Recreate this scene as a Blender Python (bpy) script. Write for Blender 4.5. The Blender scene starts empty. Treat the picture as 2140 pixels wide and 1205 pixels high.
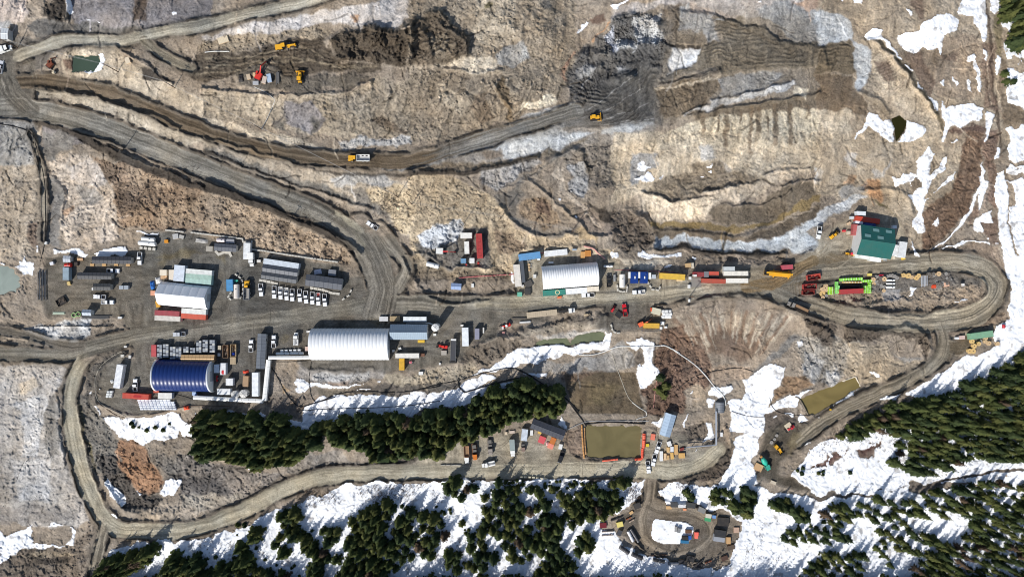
import bpy, math, random
import numpy as np
from mathutils import Vector
random.seed(7); rng = np.random.default_rng(7)
R = math.radians
scn = bpy.context.scene
# ---------------- camera, sky, sun, exposure ----------------
S = 0.22                      # metres per photo pixel at datum
CX, CY = 1070.0, 602.5        # photo centre (the point straight below the drone)
H = S * 1070.0 / 0.75         # flying height for a 24 mm lens
cam_d = bpy.data.cameras.new('camera'); cam_d.lens = 24; cam_d.sensor_width = 36
cam_d.clip_start = 1; cam_d.clip_end = 9000
cam = bpy.data.objects.new('camera', cam_d); scn.collection.objects.link(cam)
cam.location = (0, 0, H); cam.rotation_euler = (0, 0, 0); scn.camera = cam
SUN_EL = 37.0; sdx, sdy = 0.575, 0.818     # shadows fall to the upper right
wd = bpy.data.worlds.new('World'); scn.world = wd; wd.use_nodes = True
nt = wd.node_tree; bg = nt.nodes['Background']
sky = nt.nodes.new('ShaderNodeTexSky'); sky.sky_type = 'NISHITA'; sky.sun_disc = False
sky.sun_elevation = R(SUN_EL); sky.sun_rotation = math.atan2(-sdx, -sdy)
nt.links.new(sky.outputs[0], bg.inputs[0]); bg.inputs[1].default_value = 0.1
sl = bpy.data.lights.new('sun', 'SUN'); sl.energy = 4.7; sl.angle = R(0.53); sl.color = (1.0, 0.965, 0.91)
so = bpy.data.objects.new('sun', sl); scn.collection.objects.link(so)
ce = math.cos(R(SUN_EL)); so.rotation_euler = Vector((sdx*ce, sdy*ce, -math.sin(R(SUN_EL)))).to_track_quat('-Z', 'Y').to_euler()
so.location = (-200, -300, 400)
scn.cycles.filter_width = 1.05
vs = scn.view_settings; vs.view_transform = 'Standard'; vs.look = 'None'; vs.exposure = 0.05; vs.gamma = 1
# ---------------- small helpers ----------------
CR = dict(C1=(0,0,4.016),C2=(428,0,4.016),C3=(856,0,4.016),C4=(1284,0,4.016),C5=(1710,0,4.016),C6=(0,280,4.016),C7=(428,280,4.016),
 C8=(856,280,4.016),C9=(1284,280,4.016),C10=(1710,280,4.016),A=(60,470,5.24),B=(300,470,5.238),C=(530,470,5.238),D=(780,440,5.02),
 E=(1040,500,6.023),F=(1270,500,6.026),G=(1440,500,6.023),H=(1650,430,5.74),I=(1660,540,4.458),J=(180,680,5.737),K=(440,670,5.738),
 L=(620,630,5.24),M=(860,630,5.48),N=(1080,620,5.02),O0=(0,680,4.016),O1=(380,780,4.304),O2=(840,840,5.476),O3=(1180,840,5.476),
 O4=(1380,640,4.636),O5=(1500,820,5.02),O6=(1780,640,4.633),O7=(1780,880,3.708),Q1=(1220,980,5.356),Q2=(1520,980,5.356),
 Q3=(0,960,4.919),Q4=(400,980,5.35),Q5=(780,980,4.652),Q6=(1700,1040,7.305),P=(0,0,1.0))
def cp(c, x, y):
    ox, oy, s = CR[c]; return ox+x/s, oy+y/s
def pts(c, s):
    return [cp(c, *map(float, q.split(','))) for q in s.split()]
def lin(c):
    return tuple((v/255/12.92 if v/255 <= .04045 else ((v/255+.055)/1.055)**2.4) for v in c)
def spline(p, n=8):
    p = [np.array(q, float) for q in p]; p = [2*p[0]-p[1]]+p+[2*p[-1]-p[-2]]; o = []
    for i in range(1, len(p)-2):
        a, b, c, d = p[i-1:i+3]
        for k in range(n):
            t = k/n; o.append(.5*((2*b)+(c-a)*t+(2*a-5*b+4*c-d)*t*t+(3*b-a-3*c+d)*t**3))
    o.append(p[-2]); return np.array(o)
# ---------------- the terrain: heights and ground cover ----------------
ST = 1.8
gx = np.arange(-120, 2262, ST); gy = np.arange(-90, 1298, ST)
NX, NY = len(gx), len(gy)
PX, PY = np.meshgrid(gx, gy)
def vn(x, y, seed):
    t = np.random.default_rng(seed).random((256, 256)).astype(np.float32)
    xi = np.floor(x).astype(np.int64); yi = np.floor(y).astype(np.int64)
    fx = (x-xi); fy = (y-yi); fx = fx*fx*(3-2*fx); fy = fy*fy*(3-2*fy)
    a = t[yi & 255, xi & 255]; b = t[yi & 255, (xi+1) & 255]; c = t[(yi+1) & 255, xi & 255]; d = t[(yi+1) & 255, (xi+1) & 255]
    return (a*(1-fx)+b*fx)*(1-fy)+(c*(1-fx)+d*fx)*fy
def fbm(x, y, sc, o, seed, g=.55):
    r = 0; a = 1; n = 0
    for i in range(o):
        r = r+a*vn(x/sc+17.3*i, y/sc+9.1*i, seed+i); n += a; a *= g; sc /= 2.03
    return r/n
n60 = fbm(PX, PY, 60, 5, 11); n22 = fbm(PX, PY, 22, 4, 21); n8 = fbm(PX, PY, 8, 3, 31); n200 = fbm(PX, PY, 200, 4, 41)
WX = PX+(fbm(PX, PY, 26, 4, 51)-.5)*26; WY = PY+(fbm(PX, PY, 26, 4, 61)-.5)*26
def ss(x): x = np.clip(x, 0, 1); return x*x*(3-2*x)
def box_slice(p, mar):
    p = np.array(p); x0, y0 = p.min(0)-mar; x1, y1 = p.max(0)+mar
    i0 = max(0, int((x0-gx[0])/ST)); i1 = min(NX, int((x1-gx[0])/ST)+2); j0 = max(0, int((y0-gy[0])/ST)); j1 = min(NY, int((y1-gy[0])/ST)+2)
    return (slice(j0, max(j0, j1)), slice(i0, max(i0, i1)))
def sdist(p, sl_, warp=1.0):
    X = PX[sl_]+(WX[sl_]-PX[sl_])*warp; Y = PY[sl_]+(WY[sl_]-PY[sl_])*warp
    d = np.full(X.shape, 1e9); ins = np.zeros(X.shape, bool); n = len(p)
    for i in range(n):
        ax, ay = p[i]; bx, by = p[(i+1) % n]; ex, ey = bx-ax, by-ay; L = ex*ex+ey*ey+1e-9
        t = np.clip(((X-ax)*ex+(Y-ay)*ey)/L, 0, 1)
        d = np.minimum(d, (X-ax-t*ex)**2+(Y-ay-t*ey)**2)
        if ay != by:
            ins ^= ((ay > Y) != (by > Y)) & (X < ex*(Y-ay)/(by-ay)+ax)
    d = np.sqrt(d); return np.where(ins, -d, d)
def pmask(p, soft=4, warp=1.0, mar=22):
    s_ = box_slice(p, mar); return s_, ss(.5-sdist(p, s_, warp)/(2*soft))
def lmask(p, warp=.25, mar=60):
    s_ = box_slice(p, mar); X = PX[s_]+(WX[s_]-PX[s_])*warp; Y = PY[s_]+(WY[s_]-PY[s_])*warp
    d = np.full(X.shape, 1e9); v = np.zeros(X.shape); u = np.zeros(X.shape); U = 0
    for i in range(len(p)-1):
        ax, ay = p[i]; ex, ey = p[i+1][0]-ax, p[i+1][1]-ay; L = math.hypot(ex, ey)+1e-9
        t = np.clip(((X-ax)*ex+(Y-ay)*ey)/(L*L), 0, 1)
        dd = np.hypot(X-ax-t*ex, Y-ay-t*ey); m = dd < d
        d = np.where(m, dd, d); v = np.where(m, ((X-ax)*ey-(Y-ay)*ex)/L, v); u = np.where(m, U+t*L, u); U += L
    return s_, d, v, u
# heights from surveyed spots, smoothed between them
CTRL = """60,110,15 150,85,16 250,85,17 400,60,18 520,30,19 720,-20,20 30,160,12 20,220,11 180,135,14 260,120,15 330,110,15.5 500,110,15 400,145,15 620,120,15 690,140,15
540,160,15 650,165,15 420,185,13.5 700,200,13 900,180,13.5 1000,100,15 900,20,17 850,60,17 1100,60,15 1000,190,13 1100,160,12 880,290,9.5 60,178,12.5 160,180,12 260,205,11.5 350,245,11 430,275,10.5 520,305,10 620,325,9.5 740,335,9 860,335,8.5 960,305,8.2 1060,275,8 1150,245,8 1230,225,8
60,228,11 180,250,9.7 300,295,8 420,345,6.6 540,390,5 640,430,3.6 720,470,2 770,520,1 800,575,.4 830,625,0 100,60,18 20,70,16 0,20,20 250,20,20 20,110,14
100,520,0 100,600,0 150,560,0 200,620,0 230,560,0 280,540,0 300,520,0 330,500,0 420,500,0 340,560,0 400,620,0 470,560,0 480,520,0 520,600,0 560,560,0 640,600,0 700,590,0 740,610,0 620,650,0 680,640,0 580,630,0 440,660,0
60,660,-.5 200,670,0 0,730,0 130,740,0 190,725,0 300,700,0 420,690,0 560,668,0 700,650,0 830,630,0 960,635,0 1100,632,0 1250,622,0 1400,612,0 1520,600,0 1600,605,0 1680,635,0 1780,658,0 1880,668,0 1960,670,0 2040,655,0 2085,615,0 2080,570,0 2030,545,0 1950,548,0 1850,558,0 1750,565,0 1660,575,0
1080,560,0 1140,540,0 1190,580,0 1250,590,0 1300,590,0 1350,590,0 1420,590,0 1500,585,0 1560,580,0 1620,570,0 1700,520,0 1740,500,0 1830,500,0 1880,520,0 1800,590,0 1900,590,0 1980,590,0 1800,620,1.2 1950,630,1.2 2040,600,.5
850,550,1.6 900,540,2.4 960,520,2.6 1000,540,2.4 930,600,1 1000,600,1 900,440,5 820,420,4.5 1000,420,5 1100,470,3.2 1060,500,2.5 1100,350,6 1200,300,6.6 1180,430,3.8 1230,460,3 1260,400,4
1370,480,-3 1450,472,-3.3 1600,445,-3 1740,405,-2 1380,508,-2.6 1450,508,-2.6 1540,512,-2.5 1640,480,-1.5 1700,440,-1 1800,400,0 1330,450,-1 1320,360,2 1450,400,.5 1550,370,2 1650,350,2.5 1500,290,5.5 1600,260,6.5 1700,300,5 1400,300,4.5 1450,200,8 1600,190,8.5 1720,200,8 1500,100,9.5 1650,100,9.5 1400,60,10 1300,100,9.5 1280,200,8 1320,235,7.5
1000,0,18 1300,-20,16 1600,-10,14 1900,0,11 1850,300,3.5 1900,150,7 1950,400,2 2000,250,4 2080,300,3 2080,100,6 1900,450,1 2120,500,1.5
1450,650,-1 1530,640,-.4 1530,700,-3 1530,770,-5 1650,720,-3 1450,740,-4 1200,705,-2 1150,760,-3 1250,780,-4 1280,850,-5.2 1280,920,-6.4 1200,900,-5.8 1120,920,-6 1000,940,-6.2 1400,900,-6 1370,950,-6.6 1450,930,-6.5 1560,850,-5.5 1560,950,-6.5 1850,720,-.8
145,850,-.8 155,780,-.3 160,940,-2 190,1030,-4 230,1095,-5.2 300,1112,-5.8 400,1105,-6.3 500,1070,-6.7 600,1020,-6.9 700,993,-7 820,988,-7 960,985,-7 1100,985,-7 1250,982,-7 1340,978,-7 1460,975,-7 205,1160,-6 190,1240,-7
250,760,0 250,820,0 330,790,0 400,790,0 480,790,0 540,800,0 300,850,0 400,850,-.5 540,860,-.8 600,720,0 720,720,0 850,720,0 850,760,-.3 940,740,0 1000,700,0 1060,690,0 1100,670,0 1250,660,0 1350,670,0 700,770,-.6 700,830,-2.6 800,830,-2.8 950,790,-1.8 1000,760,-1.5 520,910,-3.6 700,900,-4 900,900,-4.4 1050,860,-4.2 450,960,-4.5 350,920,-2.5 280,950,-3 350,1040,-5
300,1200,-9 600,1100,-8.6 600,1200,-9.5 900,1050,-8.3 900,1200,-9.8 1200,1050,-8.2 1200,1200,-9.8 1350,1040,-7.4 1420,1110,-8 1340,1110,-8 1490,1110,-8 1420,1155,-8 1600,1100,-8.6 1600,1200,-9.8 1970,720,-.5 1950,760,-1 1890,800,-1.8 1800,835,-3 1720,880,-4 1660,930,-5 1610,990,-6 1735,825,-3.4 1700,980,-6 1850,940,-5 1900,1010,-6 2100,800,-2 2000,850,-3.5 2050,950,-4.5 2100,1100,-8 1900,1150,-9 2050,700,-.4 2100,660,0
60,400,4 85,300,7 90,480,.6 150,450,2 300,420,4.6 450,460,3 600,490,2 40,580,-.6 60,860,-1 60,1000,-3 60,1140,-6 100,760,0 -100,200,12 -100,600,0 -100,1100,-6 -100,-60,18 2240,0,6 2240,400,3 2240,800,-2 2240,1250,-9 1000,1300,-11 300,1300,-10 1800,1300,-11 600,-80,20 1400,-80,15"""
cs = np.array([list(map(float, q.split(','))) for q in CTRL.split()])
kx = np.linspace(-130, 2275, 241); ky = np.linspace(-100, 1310, 142); KX, KY = np.meshgrid(kx, ky)
num = 0; den = 0
for (a, b, c) in cs:
    w_ = 1/((KX-a)**2+(KY-b)**2+90)**1.75; num = num+w_*c; den = den+w_
KZ = num/den
for _ in range(2):
    KZ = (np.pad(KZ, 1, 'edge')[:-2, 1:-1]+np.pad(KZ, 1, 'edge')[2:, 1:-1]+np.pad(KZ, 1, 'edge')[1:-1, :-2]+np.pad(KZ, 1, 'edge')[1:-1, 2:]+2*KZ)/6
def bil(G, X, Y, x0, y0, dx, dy):
    u = np.clip((X-x0)/dx, 0, G.shape[1]-1.001); v = np.clip((Y-y0)/dy, 0, G.shape[0]-1.001)
    i = u.astype(int); j = v.astype(int); fu = u-i; fv = v-j
    return (G[j, i]*(1-fu)+G[j, i+1]*fu)*(1-fv)+(G[j+1, i]*(1-fu)+G[j+1, i+1]*fu)*fv
Z = bil(KZ, PX, PY, kx[0], ky[0], kx[1]-kx[0], ky[1]-ky[0])
COL = np.zeros(PX.shape+(3,)); COL[:] = lin((150, 134, 114))
ROUGH = np.full(PX.shape, .35)        # how broken the surface is
SNOW = np.zeros(PX.shape); SPECK = np.zeros(PX.shape)
PAL = dict(tan=(186,168,140),ltan=(205,188,160),cream=(216,202,174),brown=(126,107,84),dbrown=(92,76,62),rbrown=(106,82,68),heath=(122,94,74),
 grey=(142,140,136),lgrey=(176,175,173),bgrey=(194,197,198),dgrey=(104,100,94),mud=(94,82,67),dmud_and_shade=(66,59,52),road=(170,160,136),wroad=(128,118,101),
 wet=(118,99,64),ochre=(136,113,62),rust=(190,138,84),pink=(202,182,166),purple=(132,126,126),olive=(112,101,62),white=(214,214,213))  # the darkest mud tone also paints a few shadow strips
def G(c, col, s, soft=3, k=.92, rough=None, warp=1.0):
    col = lin(PAL[col] if isinstance(col, str) else col); p = pts(c, s); s_, m = pmask(p, soft, warp); m = m*k
    m = m*(.82+.36*n22[s_]); m = np.clip(m, 0, 1)
    COL[s_] = COL[s_]*(1-m[..., None])+np.array(col)*m[..., None]
    if rough is not None: ROUGH[s_] = ROUGH[s_]*(1-m)+rough*m
def streak(c, col, s, w, k=.8, soft=.5, sp=False, fray=.7):
    p = pts(c, s); p = spline(p, 5) if sp else p; s_, d, v, u = lmask(p, .5, w+20)
    m = ss((w*(1+fray*(n8[s_]-.5)*2)-d)/(w*soft+.5))*k*np.clip(.5+n22[s_], 0, 1)
    COL[s_] = COL[s_]*(1-m[..., None])+np.array(lin(PAL[col] if isinstance(col, str) else col))*m[..., None]
# --- ground cover, area by area ---
G('C1','pink','-40,-40 200,-40 240,120 180,200 100,220 -40,150')
G('C1','lgrey','-40,150 60,170 90,230 -40,260')
G('C1','purple','560,-60 1790,-60 1790,180 1300,230 860,270 620,180')
G('C1','dgrey','560,180 860,220 1300,240 1700,150 1760,190 1300,280 700,300 300,310 240,230 320,160')
G('C1','dmud_and_shade','380,20 540,20 560,100 540,190 400,180 350,120',rough=.8)
G('C1','dbrown','1130,-60 1210,-60 1220,180 1130,190')
G('C1',(108,102,94),'-60,330 130,330 420,310 480,430 340,600 200,720 120,640 -60,600')
G('C1','tan','560,430 820,390 980,400 1060,500 1200,560 1440,700 1500,760 1740,820 1740,1010 1400,900 1000,760 640,700 500,640 520,500')
G('C1','dmud_and_shade','1180,560 1300,560 1440,660 1450,700 1380,690 1200,650')  # dark soil together with its shadow, painted as one patch
G('C1',(188,173,148),'300,750 500,760 800,830 1100,900 1400,1020 1740,1150 1740,1205 1450,1205 1200,1080 900,950 500,850 330,820')
G('C1','grey','-60,960 260,990 330,1120 370,1250 -60,1250')
G('C1','dmud_and_shade','-60,900 220,950 310,1020 320,1110 270,1000 100,970 -60,950',soft=3)
G('C1','purple','330,1000 600,1060 850,1205 370,1240')
G('C1','rbrown','520,510 610,500 600,600 540,600')
G('C2',(192,184,177),'-20,310 420,200 1000,90 1500,10 1740,-40 1740,130 1500,250 1100,200 850,220 700,260 420,280 200,340 -20,350')
G('C2','rust','1240,150 1290,150 1290,200 1250,200')
G('C2',(150,134,110),'-20,340 420,290 700,270 900,220 1060,290 1000,330 780,310 560,370 200,430 -20,420',rough=.7)
G('C2',(88,76,61),'-160,480 0,430 200,440 560,380 780,320 1000,330 1150,540 1480,520 1480,600 1100,600 700,660 560,560 400,580 250,640 0,690 -150,640')
for s in ('-100,560 300,540 700,480 1100,560 1450,560','-100,610 250,600 480,540 900,520 1300,590','0,480 400,470 800,400 1000,480'): streak('C2',(140,124,98),s,3,sp=True)
for s in ('-80,520 300,500 640,440 760,430 1100,530','700,350 900,400 1080,500 1300,540','-60,650 200,630 500,560 900,560 1400,600'): streak('C2',(64,56,46),s,1.6,sp=True)
G('C2',(84,72,57),'1040,340 1150,250 1300,240 1420,200 1540,250 1740,190 1740,560 1500,520 1300,520 1120,510',rough=.8,soft=3)
G('C2',(104,95,82),'270,620 440,570 600,570 740,640 900,650 1330,610 1400,640 1300,730 800,780 450,740 300,690')
G('C2',(162,147,124),'-20,760 250,770 560,800 900,790 1300,760 1450,640 1560,700 1740,680 1740,1120 1100,1160 700,1100 250,1020 -20,950',rough=.6)
G('C2','tan','240,830 480,800 560,880 520,1000 380,980 250,900')
G('C2','purple','640,880 900,850 1000,1000 900,1130 700,1050')
G('C2','dgrey','580,1010 700,1020 680,1130'); G('C2','dgrey','860,1000 960,1010 900,1130')
G('C2','ltan','-20,960 250,1030 450,1090 700,1170 860,1215 600,1205 300,1090 -20,1010',soft=3)
G('C2','dbrown','1380,1000 1480,960 1727,1100 1727,1140 1500,1080',k=.7,rough=.9)
G('C3',(142,127,105),'-10,-60 1400,-60 1400,600 1200,850 900,1000 200,1205 -10,1205',k=.8,rough=.7)
G('C3','ltan','560,-30 900,-30 860,400 640,420 520,300',k=.4,rough=1)
G('C3',(104,90,72),'0,180 200,110 280,110 400,200 520,330 500,450 200,540 0,560',rough=.8,soft=3)
G('C3',(134,118,95),'160,300 260,280 380,390 380,470 220,480')
for s in ('20,260 120,330 180,460 200,540','230,200 400,260 480,360 470,450','200,240 360,300 440,400'): streak('C3',(66,56,46),s,2.5,sp=True)
G('C3','ltan','220,560 500,470 680,480 760,550 700,600 500,600')
G('C3','grey','720,480 850,380 980,360 1000,480 850,560 760,560')
G('C3','brown','490,900 520,800 640,780 720,1000 600,1040')
G('C3','tan','180,700 330,700 470,850 440,960 300,900',k=.7)
G('C3',(116,97,70),'710,720 780,640 830,800 860,960 900,1040 840,1040 800,900 730,790')
G('C3','cream','920,940 960,860 1180,780 1240,800 1240,860 1100,900',soft=3)
G('C3','bgrey','930,1000 1250,870 1400,850 1380,900 1100,970',soft=3)
G('C3','bgrey','520,1205 1000,1085 1430,970 1440,1015 1200,1110 900,1225',soft=3)
G('C7','bgrey','1480,275 1740,240 1740,295 1500,305',soft=3)
G('C3',(168,122,92),'1400,430 1340,500 1310,640 1330,700 1290,690 1280,560 1370,430',k=.7)
G('C3','rbrown','1520,170 1620,120 1650,190 1560,215')
streak('C3','rust','1540,340 1600,290 1680,200',3)
G('C3','dgrey','1120,10 1200,10 1200,60 1140,70')
G('C3','olive','620,60 650,20 700,30 690,80 640,100')
G('C4',(176,167,160),'-20,60 150,30 600,-40 1740,-60 1740,100 1200,140 1050,140 650,50 400,40 100,150 -20,200')
G('C4',(158,158,157),'1200,60 1400,20 1740,80 1740,350 1500,330 1300,180')
G('C4','pink','650,40 1050,140 900,150 650,120')
G('C4','rust','1500,20 1727,-10 1727,80 1560,60',k=.55)
G('C4','brown','390,80 560,50 560,280 690,280 760,260 860,380 740,390 460,380 450,280 400,200')
G('C4',(106,92,70),'860,130 1060,150 1250,240 1380,330 1740,360 1740,560 1400,590 1150,590 900,620 860,570 400,660 460,580 640,560 700,410 740,380 880,330',rough=.25)
G('C4',(182,184,185),'560,60 640,40 660,120 800,130 850,200 850,330 780,350 740,260 560,240',k=.85)
G('P',(122,113,98),'1310,230 1370,110 1400,20 1500,10 1700,30 1800,110 1800,230 1600,245 1400,262',16,.5)
G('P',(112,108,102),'1190,210 1230,120 1290,60 1340,20 1400,30 1410,110 1390,180 1380,262 1300,272',12,.7,.6,1.6)
G('C4',(92,90,88),'-20,180 100,130 300,110 390,160 390,230 440,280 440,400 360,600 300,720 300,900 340,1050 -20,1050',6,.9,1,1.5)
G('C4','bgrey','-110,1075 0,1035 200,1010 335,1000 330,1060 200,1090 0,1115 -110,1140',4,.95)
G('C3',(92,90,88),'1400,480 1560,330 1727,220 1740,600 1740,880 1400,830 1330,740 1350,600',6,.9,1,1.5)
for s in ('180,150 370,120 390,230 440,330 330,390 200,350 180,260','-30,380 30,330 150,330 170,400 80,440 -20,430','20,560 130,560 160,620 60,640','200,250 330,240 420,330 330,390'): G('C4','lgrey',s,k=.9,rough=1)
G('C3','lgrey','1400,600 1480,550 1560,560 1500,650 1430,680',k=.6); G('C3',(170,176,190),'1640,300 1727,230 1740,460 1690,440',k=.8)
G('C4',(116,112,104),'30,760 120,600 250,500 350,560 300,700 250,820 180,820 60,900',rough=.3)
for i in range(7): streak('C4',(70,66,62),'%d,%d %d,%d'%(-40+30*i,980-10*i,230+18*i,690+30*i),1.3,k=.7)
for i in range(9): streak('C3',(56,53,50),'%d,740 %d,860'%(1410+22*i,1430+24*i),1.5,k=.8)
for i in range(8): streak('C3',(60,57,54),'%d,%d %d,%d'%(1520+22*i,640-8*i,1660+14*i,890),1.6,k=.8)
for i in range(6): streak('C4',(150,148,144),'%d,820 %d,960 %d,%d'%(0+40*i,60+30*i,200+20*i,1000-12*i),1.0,k=.6,sp=True)
G('C4','white','450,430 720,400 690,460 640,560 440,600',soft=3)
G('C4','dmud_and_shade','440,370 720,370 710,400 450,415',soft=2)
G('C4',(112,97,77),'330,720 860,640 900,640 850,820 600,960 420,980 330,800',rough=.6)
streak('C4','dmud_and_shade','400,690 600,660 860,600 890,570',4,sp=True); streak('C4','ltan','340,740 560,720 860,650',4,k=.7,sp=True)
G('C4','grey','860,650 1300,600 1400,660 1250,740 900,820')
for i in range(16): streak('C4',(92,78,58),'%d,%d %d,%d'%(840+30*i,150+14*i,1020+34*i,215+14*i),.9,k=.6)
for i in range(8): streak('C4',(150,132,102),'%d,%d %d,%d'%(760,430+24*i,1100,400+26*i),1.0,k=.5)
G('C4','lgrey','560,980 860,850 1150,770 1500,680 1520,730 1200,810 900,890 700,960',soft=3)
G('C4',(202,187,157),'260,1230 500,1080 720,1000 960,950 1740,920 1740,1230',rough=.5)
G('C4',(108,95,77),'600,960 1000,890 1500,820 1740,760 1740,910 1400,950 1000,960 700,1010',k=.85)
for x, y0, y1, w in ((740,1000,1150,6),(935,950,1300,7),(1145,900,1320,5),(1210,930,1200,8),(1350,900,1320,7),(1475,900,1300,6),(870,980,1100,4),(1060,930,1040,3),(1620,880,1000,5),(1290,1000,1180,4)):
    streak('C4',(112,94,72),'%d,%d %d,%d %d,%d'%(x,y0,x+8,(y0+y1)/2,x-6,y1),w,k=.85)
G('C4','cream','1490,760 1620,760 1600,830 1500,800',k=.8)
G('C5',(164,146,120),'-10,-60 1800,-60 1800,1230 -10,1230',k=.8)
G('C5',(108,94,72),'-10,350 250,360 330,560 270,610 -10,640',rough=.25)
G('C5',(184,187,188),'-20,100 150,105 260,180 300,280 260,350 -20,360')
G('C5',(182,185,186),'270,330 430,400 480,600 400,720 340,750 290,560')
G('C5',(116,97,74),'-10,640 280,640 330,760 420,880 410,960 300,960 -10,900')
G('C5','tan','-10,900 270,930 300,1230 -10,1230')
G('C5',(186,166,136),'420,400 480,350 650,500 800,680 1000,950 1050,1205 700,1205 900,1000 620,850 480,650')
G('C5','rbrown','480,540 600,520 670,680 560,690',k=.7)
for i in range(6): streak('C5',(92,72,60),'%d,%d %d,%d'%(480+20*i,590+18*i,610+14*i,520+22*i),2,k=.6)
streak('C5',(84,74,50),'520,350 700,530 860,760 1000,950 1050,1150',5,k=.8,sp=True)
G('C5',(112,100,82),'340,760 420,770 540,880 620,980 560,1000 480,900',k=.7)
G('C5',(152,132,108),'830,440 1000,400 1180,260 1360,300 1380,760 1260,830 1000,820 880,560')
G('C5','rbrown','700,430 860,420 990,700 940,820 800,600',k=.7); G('C5','brown','960,400 1020,400 1020,560 970,560',k=.8)
G('C5','rbrown','1040,470 1180,470 1180,530 1050,520',k=.6)
G('C5','rbrown','790,20 900,0 880,170 830,150',k=.7)
G('C5',(128,106,88),'1370,350 1470,350 1490,930 1390,900'); streak('C5','dbrown','1400,430 1430,930',1.2); streak('C5','tan','1415,430 1445,930',1.2)
streak('C5',(70,56,48),'1380,-40 1440,200 1450,560 1490,900 1530,1230',4)
G('C5','rbrown','1060,1080 1400,1050 1400,1230 1060,1230'); G('C5','olive','1480,130 1540,150 1540,480 1470,450',k=.7)
G('C5',(112,96,76),'1540,500 1600,520 1570,830 1800,900 1800,1060 1560,1060 1520,800',k=.8)
G('C6',(180,162,137),'-60,-20 330,-20 340,900 200,1040 -60,1080',rough=.5)
G('C6',(156,151,143),'-60,-40 260,-20 300,260 -60,260')
G('C6','rbrown','240,760 330,760 330,950 260,960',k=.7); G('C6','dgrey','130,390 190,380 190,460 140,470',k=.6)
G('C6',(122,118,112),'340,-20 600,-20 640,150 420,200 380,130'); G('C6',(124,119,112),'370,300 480,350 530,560 500,950 390,900 430,600')
G('C6',(198,179,156),'430,200 640,170 760,200 960,440 970,600 960,780 1000,860 760,960 560,920 520,800 530,560 480,380',rough=.6)
G('C6','grey','620,430 800,450 870,560 760,600',k=.6); G('C6',(206,194,182),'570,270 760,230 900,380 900,440 700,430 600,400',k=.7)
G('C6','rust','540,640 620,590 620,620 570,690',k=.6)
G('C6',(142,117,91),'770,200 1050,230 1400,360 1760,500 1760,800 1300,800 1100,760 1000,840 970,500 900,380',rough=.8)
G('C6',(180,154,122),'1050,260 1300,360 1500,440 1300,480 1100,400',k=.6,rough=.8); G('C6',(176,150,118),'1300,600 1727,560 1727,760 1350,760',k=.55,rough=.8)
G('C6','dbrown','1000,480 1200,520 1180,640 1000,640',k=.7,rough=.8); G('C6','dbrown','1200,400 1290,400 1280,470 1210,480',k=.6); G('C6','dbrown','1560,520 1660,520 1640,600 1570,590',k=.6); G('C6','dbrown','860,310 1000,330 990,390 890,370',k=.7)
G('C6','dmud_and_shade','600,-20 720,0 1000,150 1300,280 1740,440 1740,480 1300,340 950,190 700,70',soft=3)
G('C7',(176,161,139),'-10,30 300,110 600,200 900,300 1100,330 1400,330 1600,400 1740,400 1740,850 1640,850 1500,680 1300,580 1100,490 800,400 500,300 200,170 -10,110',rough=.6)
G('C7',(124,119,110),'-10,120 300,200 600,300 900,400 1200,520 1500,680 1400,660 1000,490 600,380 300,270 -10,190')
G('C7','lgrey','1050,380 1200,340 1500,350 1600,420 1500,460 1300,420 1100,440',k=.8)
G('C7',(192,170,132),'1350,480 1550,440 1740,450 1740,850 1640,840 1560,680 1400,560',rough=.7)
G('C7','dgrey','1140,430 1330,470 1450,560 1640,850 1500,700 1300,560',k=.7)
G('C7',(168,145,117),'-10,470 150,520 400,600 700,740 1000,860 1200,960 1240,1090 1100,1070 700,1010 400,970 330,870 100,860 -10,830',rough=.9)
for s in ('620,750 720,760 700,880 640,870','950,920 1090,980 1060,1040 960,1010','200,660 320,680 300,760 210,740','780,820 860,840 850,910 790,900'): G('C7','dbrown',s,k=.65,rough=.9)
G('C7','dmud_and_shade','-10,400 200,450 500,560 800,680 1100,810 1250,920 1300,1000 1200,930 900,780 600,660 300,550 -10,460',soft=3)
G('C7','lgrey','1110,60 1300,30 1740,20 1740,100 1300,110 1200,140 1110,100',rough=.8)
G('C7','ltan','300,-20 520,20 900,110 1150,160 1180,135 1050,120 700,30 500,-20',soft=3)
G('C8',(184,162,126),'-10,330 300,350 480,400 700,540 850,690 900,800 1200,880 1350,820 1440,860 1740,1000 1740,1205 600,1205 -10,1205',k=.8,rough=.7)
G('C8','bgrey','-10,230 300,170 600,60 750,-20 1000,-40 1560,-10 1400,60 1200,130 900,200 800,200 700,110 500,160 300,240 -10,290')
G('P',(140,137,132),'890,336 1000,300 1100,262 1200,222 1240,258 1370,262 1365,285 1280,305 1150,325 1060,335 960,350',6,.55)
G('C8','bgrey','300,205 600,95 800,60 1000,40 1400,-5 1500,-5 1380,60 1200,125 900,195 800,195 700,110 500,165',4,.9)
G('C8','brown','600,150 760,110 790,180 650,210',k=.7)
G('C8','dmud_and_shade','-10,310 400,310 800,240 1050,190 1070,225 800,275 500,335 -10,345',soft=3)
G('C8','wet','60,290 400,250 700,230 1000,190 1300,110 1500,40 1450,90 1200,180 700,270 200,310',k=.5)
G('C8',(152,148,144),'600,290 1050,220 1100,250 950,350 740,470 600,380',rough=.9)
G('C8',(118,111,101),'700,520 900,430 1100,280 1300,120 1400,80 1450,100 1300,170 1150,260 950,420 960,520 870,600 900,680 1050,800 1250,830 1350,790 1360,830 1200,860 950,790 830,660')
G('C8',(122,114,104),'1300,160 1460,120 1727,60 1740,420 1500,440 1400,300',k=.8,rough=.9)
G('C8',(156,155,154),'1340,250 1480,240 1500,400 1480,560 1360,480 1360,320',rough=.8)
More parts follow.
